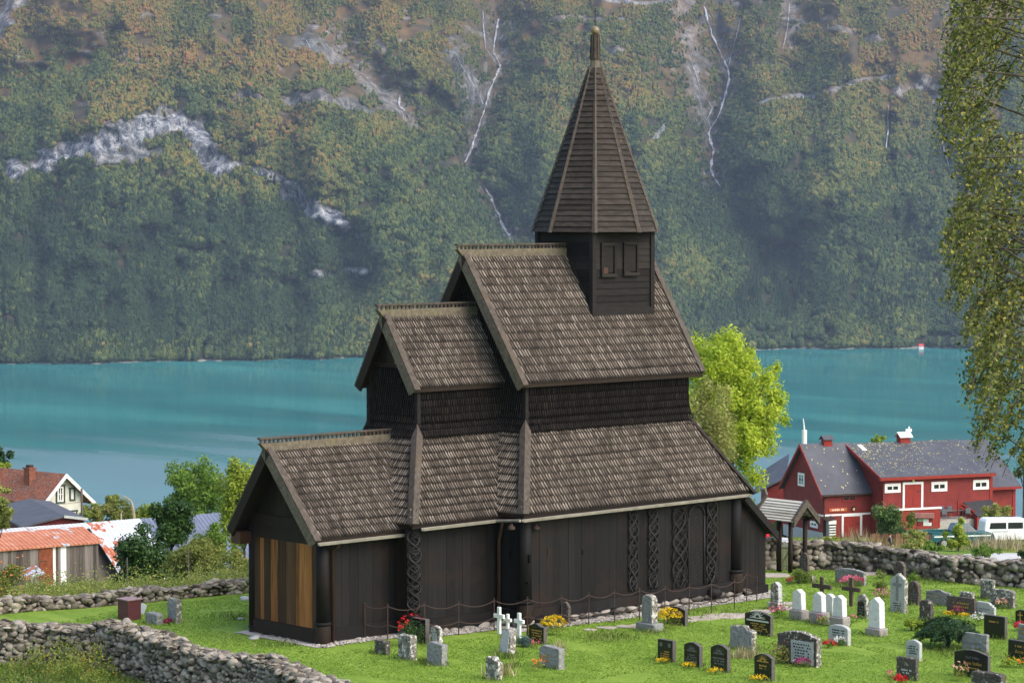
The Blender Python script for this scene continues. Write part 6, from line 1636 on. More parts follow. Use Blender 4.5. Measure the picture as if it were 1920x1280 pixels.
headstone('crag', 1368, 1416, 1173, 1218, .24, 'grey_st', 'rough grey headstone leaning over dry grass', ('ltr_grey', -.3, .15, .5, .6, 1), side='lich_st', lean=4)
headstone('arch', 1398, 1448, 1147, 1191, .16, G_, 'black headstone with white ornament and gold lines before the portal', ('gold', -.3, .34, .15, .52, 4), GS, extra=[('band', 'ltr_white', -.42, .42, .57, .64), ('sun', 'ltr_white', 0, .74, .3)])
headstone('arch', 1460, 1537, 1184, 1247, .26, 'dark_st', 'large dark wide headstone with a white plaque', ('ltr_black', -.1, .36, .16, .68, 6), side='lich_st', inset=(-.14, .42, .06, .74, 'pale_st'))
headstone('round', 1554, 1594, 1172, 1209, .18, 'pale_st', 'pale round-topped headstone behind the red and white flowers', ('ltr_black', -.35, .35, .4, .8, 3))
headstone('peak', 1444, 1467, 1091, 1143, .24, 'lich_st', 'lichened obelisk nearest the church corner', plinth=(.55, .28, .42), side='pale_st')
headstone('peak', 1485, 1511, 1105, 1162, .26, 'marble', 'white tapering headstone on grey base, left of the white pair', plinth=(.62, .36, .44))
headstone('peak', 1523, 1549, 1110, 1169, .26, 'marble', 'white tapering headstone touching the white rounded one on its left', plinth=(.66, .4, .44))
headstone('arch', 1545, 1567, 1114, 1154, .2, 'marble', 'white rounded headstone between the two white tapering ones')
headstone('peak', 1561, 1588, 1116, 1176, .26, 'marble', 'white tapering headstone on grey base, right of the white rounded one', plinth=(.66, .36, .44))
headstone('peak', 1628, 1659, 1120, 1192, .3, 'marble', 'tall white headstone on pinkish base beside the small black plaque stone', plinth=(.68, .26, .48))
headstone('bullet', 1606.5, 1629, 1115, 1160, .18, 'lich_st', 'narrow speckled headstone with a black plaque', ('ltr_grey', -.22, .22, .2, .55, 3), inset=(-.33, .33, .12, .68, 'granite'))
headstone('peak', 1670, 1701, 1075, 1149, .2, 'pale_st', 'tall pale headstone carved with a grey cross', ('ltr_black', -.3, .3, .04, .26, 4), side='lich_st', extra=[('cross', 'grey_st', 0, .3, .92, .32, .09)])
headstone('bullet', 1676, 1699, 1053, 1098, .18, 'brown_st', 'dark round-topped stone behind the tall pale cross stone')
headstone('bullet', 1702.5, 1727, 1090, 1135, .2, 'brown_st', 'reddish brown round-topped headstone right of the pale cross stone', ('ltr_grey', -.3, .3, .2, .5, 3))
headstone('round', 1724, 1750, 1125, 1165, .2, 'dark_st', 'dark lichen-spotted rounded stone above the spreading conifer')
headstone('wave', 1738, 1781, 1106, 1136, .14, 'grey_st', 'low wide grey headstone with wavy top near the stone bench', ('gold', -.2, .3, .5, .62, 1))
headstone('flat', 1777.5, 1826.5, 1120, 1153, .12, 'brown_st', 'wide brownish headstone behind yellow and dark red flowers', ('gold', -.4, .42, .35, .75, 2))
headstone('rough', 1799, 1827, 1110, 1132, .2, 'lich_st', 'small mottled stone peeping over the wide brownish headstone')
headstone('shoulder', 1822, 1865, 1129, 1157, .14, 'pale_st', 'light grey headstone with stepped shoulders behind white flowers', ('ltr_grey', -.3, .3, .3, .62, 2))
headstone('flat', 1838.5, 1865.5, 1087, 1124, .2, 'lich_st', 'tall mottled grey stone at the end of the stone bench')
headstone('rough', 1858.5, 1903, 1105, 1140, .22, 'lich_st', 'wide mottled grey stone with peach flowers in front')
headstone('flat', 1847, 1886, 1155, 1197, .16, G_, 'black slab with dull gold top line near the right edge', ('gold', -.36, .36, .66, .8, 1), GS)
headstone('round', 1905, 1930, 1144, 1171, .14, G_, 'black headstone with a gold cross cut by the right edge', None, GS, extra=[('cross', 'gold', -.1, .2, .85, .2, .03)])
headstone('flat', 1910, 1945, 1172, 1204, .16, 'grey_st', 'grey headstone with gilt marks cut by the right edge', ('gold', -.4, .2, .4, .8, 2))
headstone('flat', 1893, 1936, 1202, 1238, .16, G_, 'black slab with gold name cut by the right edge', ('gold', -.2, .3, .62, .8, 1), GS, extra=[('word', 'gold', 'Arne', -.02, .34, .17)])
headstone('arch', 1793, 1853, 1219, 1270, .16, G_, 'wide black headstone with gold names near the lower right corner', ('gold', -.18, .3, .3, .38, 1), GS, extra=[('word', 'ltr_grey', 'Karl Vollan', .05, .68, .12), ('word', 'gold', 'Anne Vollan', .05, .46, .15)])
headstone('rough', 1823, 1884, 1260, 1292, .3, 'dark_st', 'rough brown lichened stone cut by the bottom edge')
headstone('flat', 1806, 1852, 1188, 1225, .16, 'grey_st', 'grey slab half hidden behind the spreading conifer')
headstone('arch', 1699, 1728, 1200, 1239, .16, 'pale_st', 'small light grey headstone behind the dark brown slab', ('ltr_black', -.34, .34, .3, .75, 4))
headstone('flat', 1682, 1721, 1233, 1275, .16, 'dark_st', 'dark brown slab with pale letters behind red flowers', ('ltr_white', -.34, .34, .25, .5, 2))
headstone('arch', 1568, 1622, 1067, 1097, .18, 'grey_st', 'wide grey headstone with pink flowers in front near the wall')
headstone('bullet', 1499, 1518, 1037, 1080, .14, 'brown_st', 'dark narrow round-topped stone beside the round bush', ('ltr_grey', -.3, .3, .3, .75, 5))
headstone('rough', 1517, 1529, 1080, 1093, .2, 'lich_st', 'low pale lichened stump right of the round bush')
headstone('rough', 271, 307, 1149, 1170, .3, 'grey_st', 'low grey block left of the tall grey slab near the left wall')
headstone('slant', 312.5, 342, 1122, 1168, .26, 'grey_st', 'tall plain grey slab standing alone near the left wall', side='lich_st')
# stone bench slab by the right wall
p = G(1790, 1084); q = G(1846, 1094); bn = thing('stone_bench', (p + q) / 2, 'long flat stone slab propped as a bench against the right wall', 'bench')
b = MB(); a, c = G(1776, 1082) + np.array((0, 0, .22)), G(1848, 1094) + np.array((0, 0, .12)); b.bar(a, c, .5, .1); b.build('slab', M['lich_st'], bn)
for k in (.15, .85): b = MB(); e = a + (c - a) * k; b.box((e[0] - .15, e[1] - .12, e[2] - .5), (e[0] + .15, e[1] + .12, e[2] - .04)); b.build('support', M['dark_st'], bn)
p = G(1705, 1078); b = MB(); b.bar(G(1690, 1077) + np.array((0, 0, .15)), G(1720, 1083) + np.array((0, 0, .12)), .35, .1); tag(b.build('stone_slab', M['lich_st']), 'short pale slab leaning at the wall behind the dark round-topped stone', 'slab')
# crosses
def grave_cross(xc, yt, yb, w_px, m, label, th=.1, arm=.68, group=None, dep=.09):
    p = G(xc, yb); s_ = pxm(p); H = (yb - yt) / s_; aw = w_px / s_ / .68
    o = thing('grave_cross', p, label, 'cross', group); d = dep / 2
    b = MB(); b.box((p[0] - d, p[1] - th / 2, p[2] - .1), (p[0] + d, p[1] + th / 2, p[2] + H)); x = b.build('upright', M[m], o); bevel(x, .01, 1)
    b = MB(); z = p[2] + H * arm; b.box((p[0] - d * 1.06, p[1] - aw / 2, z - th * .5), (p[0] + d * 1.06, p[1] + aw / 2, z + th * .5)); x = b.build('crossbar', M[m], o); bevel(x, .01, 1)
M['cross_white'] = plain('white_cross_paint', (.8, .8, .78), .6, .3, var=.06)
gw = 'white wooden crosses by the fence'
grave_cross(936, 1137, 1187, 18.5, 'cross_white', 'tallest white wooden cross, left of the other two by the chain fence', .14, .66, gw)
grave_cross(952, 1150, 1183, 13, 'cross_white', 'smallest white wooden cross, between the two taller ones', .11, .66, gw)
grave_cross(973.5, 1148, 1195, 17, 'cross_white', 'white wooden cross nearest the blue cushion conifer', .14, .66, gw)
grave_cross(1541, 1081, 1116, 31, 'tomb_cross', 'broad brown wooden cross behind the white headstones', .17, .5)
grave_cross(1596, 1082, 1136, 30, 'tomb_cross', 'tall brown wooden cross before the wide grey headstone with pink flowers', .16, .6)
# meter cabinet
p = G(239, 1160); s_ = pxm(p); cbx = thing('utility_box', p, 'dark red metal utility box behind the left stone wall', 'utility box')
b = MB(); w_ = 23 / s_ / .68; b.box((p[0] - .2, p[1] - w_ / 2, p[2] - .1), (p[0] + .38, p[1] + w_ / 2, p[2] + .72)); x = b.build('body', plain('maroon_metal', (.105, .032, .036), .45, .35, var=.1), cbx); bevel(x, .015, 2)
b = MB(); b.box((p[0] - .25, p[1] - w_ / 2 - .04, p[2] + .721), (p[0] + .43, p[1] + w_ / 2 + .04, p[2] + .77)); x = b.build('lid', plain('pinkish_lid', (.3, .19, .19), .5, .3, var=.1), cbx); bevel(x, .012, 2)
p = G(264, 1150); b = MB(); b.bar(p, p + np.array((.1, -.1, .35)), .3, .03, up=(1, 0, 0)); tag(b.build('white_board', M['white']), 'small white tilted board behind the utility box', 'board')
# pale boulders in the left lawn
for (px, py, sc, lab) in ((459, 1124, .3, 'pale boulder in the grass left of the church'), (452, 1161, .18, 'small pale stone half sunk in long grass left of the church'), (478, 1196, .26, 'flat stone at the far corner of the plank gable')):
    p = G(px, py); W = RP[(px) % 14] * np.array((sc, sc * .8, sc * .55)) + p; tag(arrays('boulder', W, RPF, M['pale_st']), lab, 'boulder')

# ---- people
skin_m = plain('skin', (.5, .28, .2), .6, .3, var=.05)
def person(px, py, f, lab, jacket, face, arms, hair, zground=None, extra=None):
    p = PT(px, py, f); z = GZ(p[0], p[1]) if zground is None else zground
    o = thing('person', (0, 0, 0), lab, 'person'); del o['_base']; o.location = (p[0], p[1], z); o.rotation_euler = (0, 0, face)
    J = [(0, 0, .93), (0, 0, 1.15), (0, 0, 1.42), (0, .02, 1.52), (0, .03, 1.64), (0, .03, 1.74),
         (.09, 0, .9), (.1, .05, .5), (.1, .0, .07), (.1, .14, .04), (-.09, 0, .9), (-.11, -.05, .5), (-.12, -.14, .08), (-.12, -.02, .04)]
    Rr = [.14, .14, .13, .055, .09, .07, .09, .065, .045, .035, .09, .065, .045, .035]
    E = [(0, 1), (1, 2), (2, 3), (3, 4), (4, 5), (0, 6), (6, 7), (7, 8), (8, 9), (0, 10), (10, 11), (11, 12), (12, 13)]
    for sx, (el, hd) in zip((1, -1), arms):
        k = len(J); J += [(sx * .17, 0, 1.4), el, hd]; Rr += [.065, .05, .035]; E += [(2, k), (k, k + 1), (k + 1, k + 2)]
        hv = np.array(hd) - np.array(el); hv /= np.linalg.norm(hv); sdv = np.cross(hv, (1, 0, 0)); sdv /= np.linalg.norm(sdv)
        for q, ln in zip((-.03, -.01, .01, .03, .05), (.075, .09, .095, .08, .055)):
            J.append(tuple(np.array(hd) + hv * ln + sdv * q)); Rr.append(.011); E.append((k + 2, len(J) - 1))
    me = bpy.data.meshes.new('body'); me.from_pydata(J, E, []); bo = link('body', me, o, True)
    sk = bo.modifiers.new('skin', 'SKIN'); sk.use_smooth_shade = True
    for v, rr in zip(me.skin_vertices[0].data, Rr): v.radius = (rr, rr)
    me.skin_vertices[0].data[0].use_root = True
    bo.modifiers.new('sub', 'SUBSURF').levels = 1
    dg = bpy.context.evaluated_depsgraph_get(); m2 = bpy.data.meshes.new_from_object(bo.evaluated_get(dg)); bo.modifiers.clear(); bo.data = m2
    m2.materials.clear()
    for q in (jacket, plain('dark_trousers', (.03, .032, .04), .8), skin_m): m2.materials.append(q)
    hands = [np.array(a[1]) for a in arms]
    for f_ in m2.polygons:
        c = np.array(f_.center); f_.material_index = 2 if c[2] > 1.5 or min(np.linalg.norm(c - h) for h in hands) < .12 else (1 if c[2] < .93 else 0)
    b = MB(); bm = bmesh.new(); bmesh.ops.create_icosphere(bm, subdivisions=2, radius=1)
    b.add([(v.co.x * .098, .01 + v.co.y * .11, 1.7 + v.co.z * .09) for v in bm.verts], [[v.index for v in f.verts] for f in bm.faces]); bm.free(); b.build('hair', hair, o, True, True)
    b = MB(); b.lathe((0, .13, 1.645), [(.006, -.02), (.018, -.012), (.008, .025)], 6); b.build('nose', skin_m, o, True, True)
    return o
fa = math.atan2(RT[1], RT[0]) - math.pi / 2
pp_ = person(1668, 1015, 176, 'brown-haired person in dark jacket with grey strap, walking behind the right wall', plain('dark_jacket', (.035, .028, .035), .8), fa, [((.24, .03, 1.15), (.22, .2, .95)), ((-.24, -.05, 1.15), (-.24, .08, .92))], plain('brown_hair', (.05, .022, .014), .7), zground=PT(1668, 999.5, 176)[2] - 1.75)
b = MB(); b.tube([(-.1, -.12, 1.46), (-.15, .0, 1.5), (-.16, .13, 1.38), (-.19, .16, 1.15), (-.2, .1, .98)], .022, 6); b.build('strap', plain('grey_strap', (.4, .38, .35), .8), pp_, True, True)
person(1439.2, 1015, 186, 'person in a red jacket mostly hidden behind the church corner', plain('red_jacket', (.6, .012, .03), .7), fa + 2.9, [((.27, .02, 1.12), (.24, .1, .86)), ((-.27, .02, 1.12), (-.24, .1, .86))], plain('dark_hair', (.03, .02, .015), .7), zground=PT(1437, 1034, 186)[2])
# ================================================================== VEGETATION
def leaf_mesh(name, P, Nn, size, mat, parent=None, asp=.55, r=None, fold=True):
    """diamond leaves at points P with normals Nn"""
    r = r or np.random.default_rng(1); n = len(P)
    Nn = Nn / (np.linalg.norm(Nn, axis=1, keepdims=True) + 1e-9)
    a = np.cross(Nn, r.normal(size=(n, 3))); a /= np.linalg.norm(a, axis=1, keepdims=True) + 1e-9; b = np.cross(Nn, a)
    s_ = (size * r.uniform(.65, 1.35, n))[:, None]
    V = np.stack([P + a * s_ * .5, P + b * s_ * .5 * asp + Nn * s_ * .06, P - a * s_ * .5, P - b * s_ * .5 * asp + Nn * s_ * .06], 1).reshape(-1, 3)
    return arrays(name, V, np.arange(4 * n).reshape(n, 4), mat, parent)
def blob_points(blobs, n, r, shell=.5, up=.35):
    C_ = np.array([b[0] for b in blobs]); Rd = np.array([b[1] for b in blobs])
    wgt = Rd.prod(1) ** (.7); k = r.choice(len(blobs), n, p=wgt / wgt.sum())
    d = r.normal(size=(n, 3)); d /= np.linalg.norm(d, axis=1, keepdims=True)
    q = (shell + (1 - shell) * r.random(n)) * r.uniform(.8, 1.1, n)
    P = C_[k] + d * Rd[k] * q[:, None]
    Nn = d * .7 + r.normal(size=(n, 3)) * .55 + np.array((0, 0, up))
    return P, Nn
def crown(xl, xr, yt, yb, f, m, r, sub=(.24, .4), deep=1.0, fill=.35):
    """clumps filling an uneven crown whose outline the photo shows"""
    c = PT((xl + xr) / 2, (yt + yb) / 2, f); s_ = pxm(c); rx, rz = (xr - xl) / 2 / s_, (yb - yt) / 2 / s_
    out = []
    for k in range(m):
        d = r.normal(size=3); d /= np.linalg.norm(d); q = r.uniform(.4, .93) if k > m * fill else r.uniform(.0, .5)
        sb = r.uniform(*sub)
        p = c + RT * d[0] * rx * q + FH * d[1] * rx * deep * q + np.array((0, 0, 1)) * d[2] * rz * q
        out.append((p, np.array((rx * sb, rx * sb, max(rz, rx) * sb * .8))))
    return c, rx, rz, out
def tree(name, xl, xr, yt, yb, f, m, n, size, mat, label, cat='tree', seed=1, sub=(.22, .38), trunk=None, shell=.45, group=None, asp=.55, base_px=None):
    r = np.random.default_rng(seed); c, rx, rz, bl = crown(xl, xr, yt, yb, f, m, r, sub)
    bx = c if base_px is None else PT(base_px, yb, f)
    base = np.array((bx[0], bx[1], GZ(bx[0], bx[1]))); o = thing(name, base, label, cat, group)
    P, Nn = blob_points(bl, n, r, shell); leaf_mesh('crown', P, Nn, size, mat, o, asp, r)
    tr = trunk or max(.04, rx * .05); b = MB(); H = c[2] - base[2]
    path = [base - np.array((0, 0, .2)), base + np.array((.05, .02, H * .3)), base * .3 + c * .7 - np.array((0, 0, rz * .1)), c + np.array((0, 0, rz * .4))]
    b.tube(path, [tr * 1.25, tr, tr * .6, tr * .2], 8)
    for p, _ in bl[:: max(1, len(bl) // 14)]:
        a = path[1] + (path[2] - path[1]) * r.uniform(.3, 1); b.tube([a, (a + p) / 2 + np.array((0, 0, .06 * rz)), p], [tr * .4, tr * .25, tr * .08], 5)
    b.build('trunk', M['bark'], o, True); return o
M['bark'] = wood('grey_brown_bark', [(.2, (.03, .025, .02)), (.5, (.08, .068, .055)), (.8, (.16, .14, .12))], (8, 8, 2), .1)
M['birch_leaf'] = leafm('birch_leaf', [(.05, (.055, .072, .014)), (.35, (.125, .155, .028)), (.62, (.2, .225, .05)), (.85, (.31, .31, .1)), (.97, (.5, .41, .08))], .45, .4)
M['ash_leaf'] = leafm('yellow_ash_leaf', [(.1, (.17, .28, .02)), (.4, (.35, .47, .035)), (.65, (.52, .59, .06)), (.9, (.68, .67, .1))], .45, patch=.35)
M['willow_leaf'] = leafm('grey_green_leaf', [(.1, (.15, .17, .04)), (.5, (.29, .3, .08)), (.9, (.45, .43, .15))], .35, patch=.5)
M['bright_leaf'] = leafm('bright_green_leaf', [(.1, (.05, .11, .012)), (.5, (.14, .25, .03)), (.9, (.3, .4, .06))], .4, patch=.5)
M['lime_leaf'] = leafm('lime_leaf', [(.1, (.14, .21, .015)), (.5, (.28, .37, .04)), (.9, (.46, .46, .07))], .4, patch=.5)
M['dark_leaf'] = leafm('dark_green_leaf', [(.1, (.014, .04, .008)), (.5, (.035, .085, .015)), (.9, (.085, .16, .03))], .25, .4, patch=.8)
M['olive_leaf'] = leafm('olive_leaf', [(.1, (.085, .11, .018)), (.5, (.2, .235, .045)), (.8, (.33, .33, .08)), (.97, (.42, .31, .1))], .35, patch=.6)
M['ivy_leaf'] = leafm('ivy_leaf', [(.1, (.035, .075, .018)), (.5, (.095, .17, .04)), (.88, (.22, .29, .09))], .3, .4, patch=.9)
M['conifer'] = leafm('dark_needles', [(.1, (.008, .026, .008)), (.5, (.022, .06, .017)), (.9, (.055, .115, .03))], .1, .5)
M['blue_con'] = leafm('blue_grey_needles', [(.1, (.05, .09, .075)), (.9, (.12, .2, .17))], .15)
M['box_leaf'] = leafm('mossy_green_leaf', [(.1, (.04, .075, .008)), (.6, (.12, .18, .02)), (.95, (.22, .26, .04))], .2)
M['weed'] = leafm('mixed_weed_leaf', [(.05, (.08, .14, .02)), (.3, (.17, .25, .04)), (.5, (.27, .31, .065)), (.68, (.38, .36, .1)), (.82, (.42, .3, .15)), (.95, (.3, .16, .09))], .4, patch=.6)
M['bramble'] = leafm('autumn_bramble_leaf', [(.05, (.06, .11, .018)), (.35, (.14, .23, .035)), (.56, (.23, .28, .05)), (.72, (.36, .3, .06)), (.86, (.42, .2, .05)), (.97, (.2, .085, .045))], .4, patch=.8)
M['dry'] = leafm('dry_grass', [(.1, (.24, .19, .09)), (.5, (.42, .34, .19)), (.9, (.58, .5, .33))], .3)
M['blade'] = leafm('lawn_blade', [(.1, (.105, .19, .024)), (.4, (.2, .33, .04)), (.7, (.29, .42, .062)), (.93, (.42, .5, .13))], .5, patch=1.1)
M['tuft'] = leafm('long_grass', [(.1, (.08, .15, .02)), (.5, (.17, .27, .04)), (.8, (.26, .33, .075)), (.97, (.45, .4, .19))], .35)

# ---- birch at the right, hanging into the picture
r = np.random.default_rng(21)
LB = np.array([(-420, 1900), (-200, 1850), (-60, 1800), (20, 1782), (60, 1772), (100, 1752), (130, 1778), (180, 1768), (235, 1742), (270, 1752), (300, 1786), (350, 1792), (400, 1796), (455, 1762), (490, 1764), (530, 1790), (570, 1772), (620, 1800), (660, 1812), (720, 1806), (770, 1804), (800, 1826), (850, 1818), (885, 1842), (900, 1880)], float)
tb = PT(2035, 640, 38.5); tbase = np.array((tb[0], tb[1], GZ(tb[0], tb[1])))
birch = thing('birch_tree', tbase, 'birch tree with drooping olive leaves filling the right edge', 'tree')
P_, N_, tw = [], [], MB()
limbs = []
trunk_pt = lambda h: tbase + np.array((.15 * math.sin(h * .5), .1 * math.cos(h * .4), h))
b = MB(); hs = np.linspace(-.2, 15, 12); b.tube([trunk_pt(h) for h in hs], np.linspace(.22, .03, 12), 10)
ntw = 0
while ntw < 800:
    py = r.uniform(-420, 895); lb = np.interp(py, LB[:, 0], LB[:, 1]); q = r.random()
    px = lb - 4 + (abs(r.normal()) * 60 if q < .5 else r.uniform(0, 2330 - lb))
    if px > 2330 + .1 * py: continue
    f = 38.3 + r.normal() * (1.0 if px < 1900 else 1.5)
    tip = PT(px, py, f)
    if tip[2] < tbase[2] + 2.6: continue
    ln = r.uniform(.45, 1.1); inw = (tbase[:2] - tip[:2]); inw = inw / (np.linalg.norm(inw) + 1e-6)
    root = tip + np.array((inw[0] * ln * .55, inw[1] * ln * .55, ln * .75))
    path = [root + (tip - root) * t_ + np.array((0, 0, .22 * ln * math.sin(math.pi * t_))) for t_ in np.linspace(0, 1, 7)]
    tw.tube(path, np.linspace(.013, .004, 7), 4, cap=False)
    nl = int(80 * ln); t_ = r.random(nl) ** .8
    A = np.array(path); k = np.minimum((t_ * 6).astype(int), 5); u = t_ * 6 - k
    Q = A[k] * (1 - u)[:, None] + A[k + 1] * u[:, None] + r.normal(size=(nl, 3)) * .05
    P_.append(Q); N_.append(r.normal(size=(nl, 3)) + np.array((0, 0, .5)) - FH * .3); ntw += 1
    if ntw % 7 == 0: limbs.append(root)
for k, p in enumerate(limbs):
    h0 = max(1.5, min(14, p[2] - tbase[2] - r.uniform(.4, 1.8))); a = trunk_pt(h0); m_ = (a + p) / 2 + np.array((0, 0, .25))
    b.tube([a, m_, p], [.035, .02, .008], 5, cap=False)
b.build('trunk', M['bark'], birch, True); tw.build('twig', M['bark'], birch)
leaf_mesh('crown', np.concatenate(P_), np.concatenate(N_), .06, M['birch_leaf'], birch, .66, r)

# ---- trees behind the church and round the village
tree('ash_tree', 1212, 1486, 594, 940, 150, 240, 62000, .26, M['ash_leaf'], 'bright yellow-green ash tree rising behind the church', seed=3, sub=(.11, .23), trunk=.28, shell=.15, asp=.4)
tree('willow_tree', 1272, 1386, 700, 930, 142, 90, 11000, .2, M['willow_leaf'], 'thin grey-green tree in front of the yellow ash tree', seed=4, sub=(.2, .36), trunk=.14, asp=.35)
tree('broadleaf_tree', 304, 432, 846, 1000, 236, 70, 14000, .3, M['bright_leaf'], 'rounded green tree by the water left of the church', seed=5)
tree('young_ash_tree', 405, 510, 842, 1060, 165, 80, 16000, .22, M['lime_leaf'], 'yellow-green young ash against the left end of the church', seed=6, sub=(.2, .36))
tree('elder_bush', 206, 338, 985, 1128, 128, 60, 16000, .18, M['dark_leaf'], 'large dark green bush before the corrugated barn roof', 'bush', seed=7, sub=(.26, .42))
tree('elder_bush', 280, 362, 930, 1030, 130, 34, 8500, .18, M['dark_leaf'], 'upright dark green bush top rising above the larger dark bush', 'bush', seed=8, sub=(.28, .45))
tree('shrub', 308, 430, 1000, 1120, 122, 50, 13000, .13, M['olive_leaf'], 'olive shrub right of the dark bush', 'shrub', seed=9)
tree('shrub', 412, 510, 1015, 1118, 121, 40, 9000, .13, M['weed'], 'loose olive shrub beside the church gable', 'shrub', seed=10)
tree('shrub', -60, 40, 928, 1010, 168, 18, 5000, .2, M['olive_leaf'], 'olive-yellow shrub at the left edge before the dark roof', 'shrub', seed=11)
tree('shrub', -50, 24, 905, 962, 176, 12, 2500, .2, M['willow_leaf'], 'grey-green bush top at the left edge below the cottage roof', 'shrub', seed=12)
bs = tree('berry_shrub', -50, 58, 1028, 1150, 108, 20, 4500, .1, M['olive_leaf'], 'berry shrub with orange berries at the left edge', 'shrub', seed=13)
tree('conifer_tree', -22, 28, 836, 905, 275, 14, 2600, .3, M['conifer'], 'dark conifer top at the far left edge', seed=14)
tree('lime_shrub', -30, 25, 860, 895, 268, 10, 1600, .3, M['lime_leaf'], 'bright green tree crown below the dark conifer', 'tree', seed=15)
for k, (xl, xr, yt, yb, m, lab) in enumerate(((146, 210, 938, 990, 'weed', 'pale yellowish hedge bush right of the white house'), (190, 258, 936, 990, 'olive_leaf', 'olive hedge bush between the pale bush and the dead branch'), (232, 326, 938, 990, 'lime_leaf', 'yellow-green hedge bush under the wire'), (196, 232, 928, 950, 'weed', 'thin brown-tipped bush on the hedge line'))):
    tree('hedge_bush', xl, xr, yt, yb, 240 + k, 26, 3600, .26, M[m], lab, 'bush', seed=30 + k, group='bushes along the shore hedge')
tree('sapling', 1632, 1660, 808, 840, 300, 9, 700, .25, M['lime_leaf'], 'small yellow sapling showing over the barn ridge', seed=16)
tree('sapling', 1768, 1826, 968, 1040, 158, 22, 2600, .17, M['lime_leaf'], 'leafy young sapling in front of the pickup', seed=17, sub=(.2, .34))
tree('ivy', 1632, 1708, 934, 1024, 228, 30, 7000, .22, M['ivy_leaf'], 'dense green ivy mound covering the terrace wall corner', 'ivy', seed=18, sub=(.3, .5))
tree('creeper', 1690, 1726, 948, 998, 226, 12, 900, .2, M['olive_leaf'], 'thin yellowing creeper on the red terrace wall', 'creeper', seed=19)
tree('ornamental_bush', 1836, 1900, 945, 978, 206, 14, 2200, .2, M['weed'], 'pale feathery bush before the dark cellar roof', 'bush', seed=20)
tree('shrub', 1900, 1950, 1015, 1066, 122, 12, 2200, .12, M['dark_leaf'], 'dark shrub at the right edge above the wall', 'shrub', seed=22)
tree('shrub', 1692, 1750, 985, 1026, 165, 14, 2600, .15, M['weed'], 'yellow-green weedy shrub under the notice board', 'shrub', seed=24)
tree('tree_clump', 1880, 1960, 800, 905, 260, 14, 3000, .3, M['olive_leaf'], 'dull olive tree behind the right end of the barn', seed=25)
for k, (px, py, f, sc) in enumerate(((1450, 1000, 250, 1), (1425, 960, 262, 1.5))):
    tree('shrub', px - 22 * sc, px + 22 * sc, py - 20 * sc, py + 18, f, 10, 1400, .25, M['olive_leaf'], ('low shrub beyond the gate posts', 'taller shrub beyond the church corner near the grey-roofed shed')[k], 'shrub', seed=40 + k)
for k, (px, py, f, sc, m, lab) in enumerate(((1618, 1030, 140, 1.0, 'bright_leaf', 'green weeds behind the right wall left of the walking person'), (1712, 1028, 142, 1.2, 'weed', 'yellowing weeds behind the right wall below the paling fence'), (1742, 1030, 140, 1.1, 'bright_leaf', 'green weeds left of the sapling'), (1560, 1016, 145, .9, 'weed', 'low weeds behind the right wall left of the tall dry grass'), (1850, 1036, 150, 1.1, 'bright_leaf', 'green weeds between sapling and straw-coloured grass'))):
    tree('weed_clump', px - 26 * sc, px + 26 * sc, py - 14 * sc, py + 14, f, 16, 1500, .14, M[m], lab, 'weeds', seed=60 + k, group='weed clumps behind the right wall')
tree('shrub', 352, 440, 978, 1085, 126, 44, 6500, .14, M['bright_leaf'], 'light green leggy shrub between the dark bush and the church', 'shrub', seed=52)
tree('shrub', 1418, 1482, 966, 1034, 244, 40, 5200, .24, M['olive_leaf'], 'wide olive hedge shrub seen between the church corner and the gate posts', 'shrub', seed=53)
# berries
r = np.random.default_rng(6); b = MB()
for k in range(46):
    p = PT(r.uniform(0, 50), r.uniform(1035, 1115), 107.2); b.lathe(p, [(.005, -.03), (.035, 0), (.005, .03)], 6)
b.build('berry', plain('orange_berry', (.6, .2, .05), .4), bs)
# dead branch
b = MB(); p = [PT(253, 985, 205), PT(250, 955, 205), PT(246, 940, 205), (PT(238, 933, 205)), PT(229, 929, 205)]; b.tube(p, [.14, .11, .09, .07, .04], 7); b.tube([PT(228, 985, 204), PT(227, 962, 204), PT(230, 957, 204)], [.08, .06, .03], 6)
g_ = PT(253, 985, 205); tag(b.build('dead_branch', plain('bleached_wood', (.35, .29, .2), .9, .1)), 'pale bare forked branch standing above the corrugated roof', 'branch')

# ---- grass and weeds
def blades(name, P, hgt, wid, mat, lean=.5, r=None, label='', kind='stuff', seg=1):
    r = r or np.random.default_rng(2); n = len(P); a = r.uniform(0, 6.283, n); d = np.stack([np.cos(a), np.sin(a), np.zeros(n)], 1)
    h = (hgt * r.uniform(.55, 1.3, n))[:, None]; w_ = (wid * r.uniform(.7, 1.3, n))[:, None]
    ln = r.normal(size=(n, 3)) * lean; ln[:, 2] = 0
    top = P + np.array((0, 0, 1)) * h + ln * h
    mid = P + np.array((0, 0, .55)) * h + ln * h * .3
    V = np.stack([P - d * w_, P + d * w_, mid + d * w_ * .7, top, mid - d * w_ * .7], 1).reshape(-1, 3)
    o = arrays(name, V, np.arange(5 * n).reshape(n, 5), mat); return tag(o, label, kind=kind) if label else o
r = np.random.default_rng(31)
def in_church(x, y):
    return ((x > A0 - .7) & (x < C0W) & (np.abs(y) < 3.6)) | ((x > C0W - .8) & (x < 13) & (np.abs(y) < 5.0))
n = 260000
f = 79 + 33 * r.random(n) ** .85; rr_ = (r.uniform(-.21, .215, n)) * f
x, y = xy_of(f, rr_); nwr = np.interp(f, _NWf, _NWr)
farw = np.interp((rr_ / f) * FPX + 960, [0, 260, 480, 700], [95, 101, 104.5, 108]); 
ok = ~in_church(x, y) & (rr_ > nwr + .4) & ~((rr_ < -4) & (f > farw)) & (fbm(x * .5, y * .5, 3, 4) > .3)
x, y = x[ok], y[ok]
blades('grass', np.stack([x, y, zg(x, y) - .01], 1), .045, .02, M['blade'], 1.3, r, 'short bright green grass of the churchyard lawn')
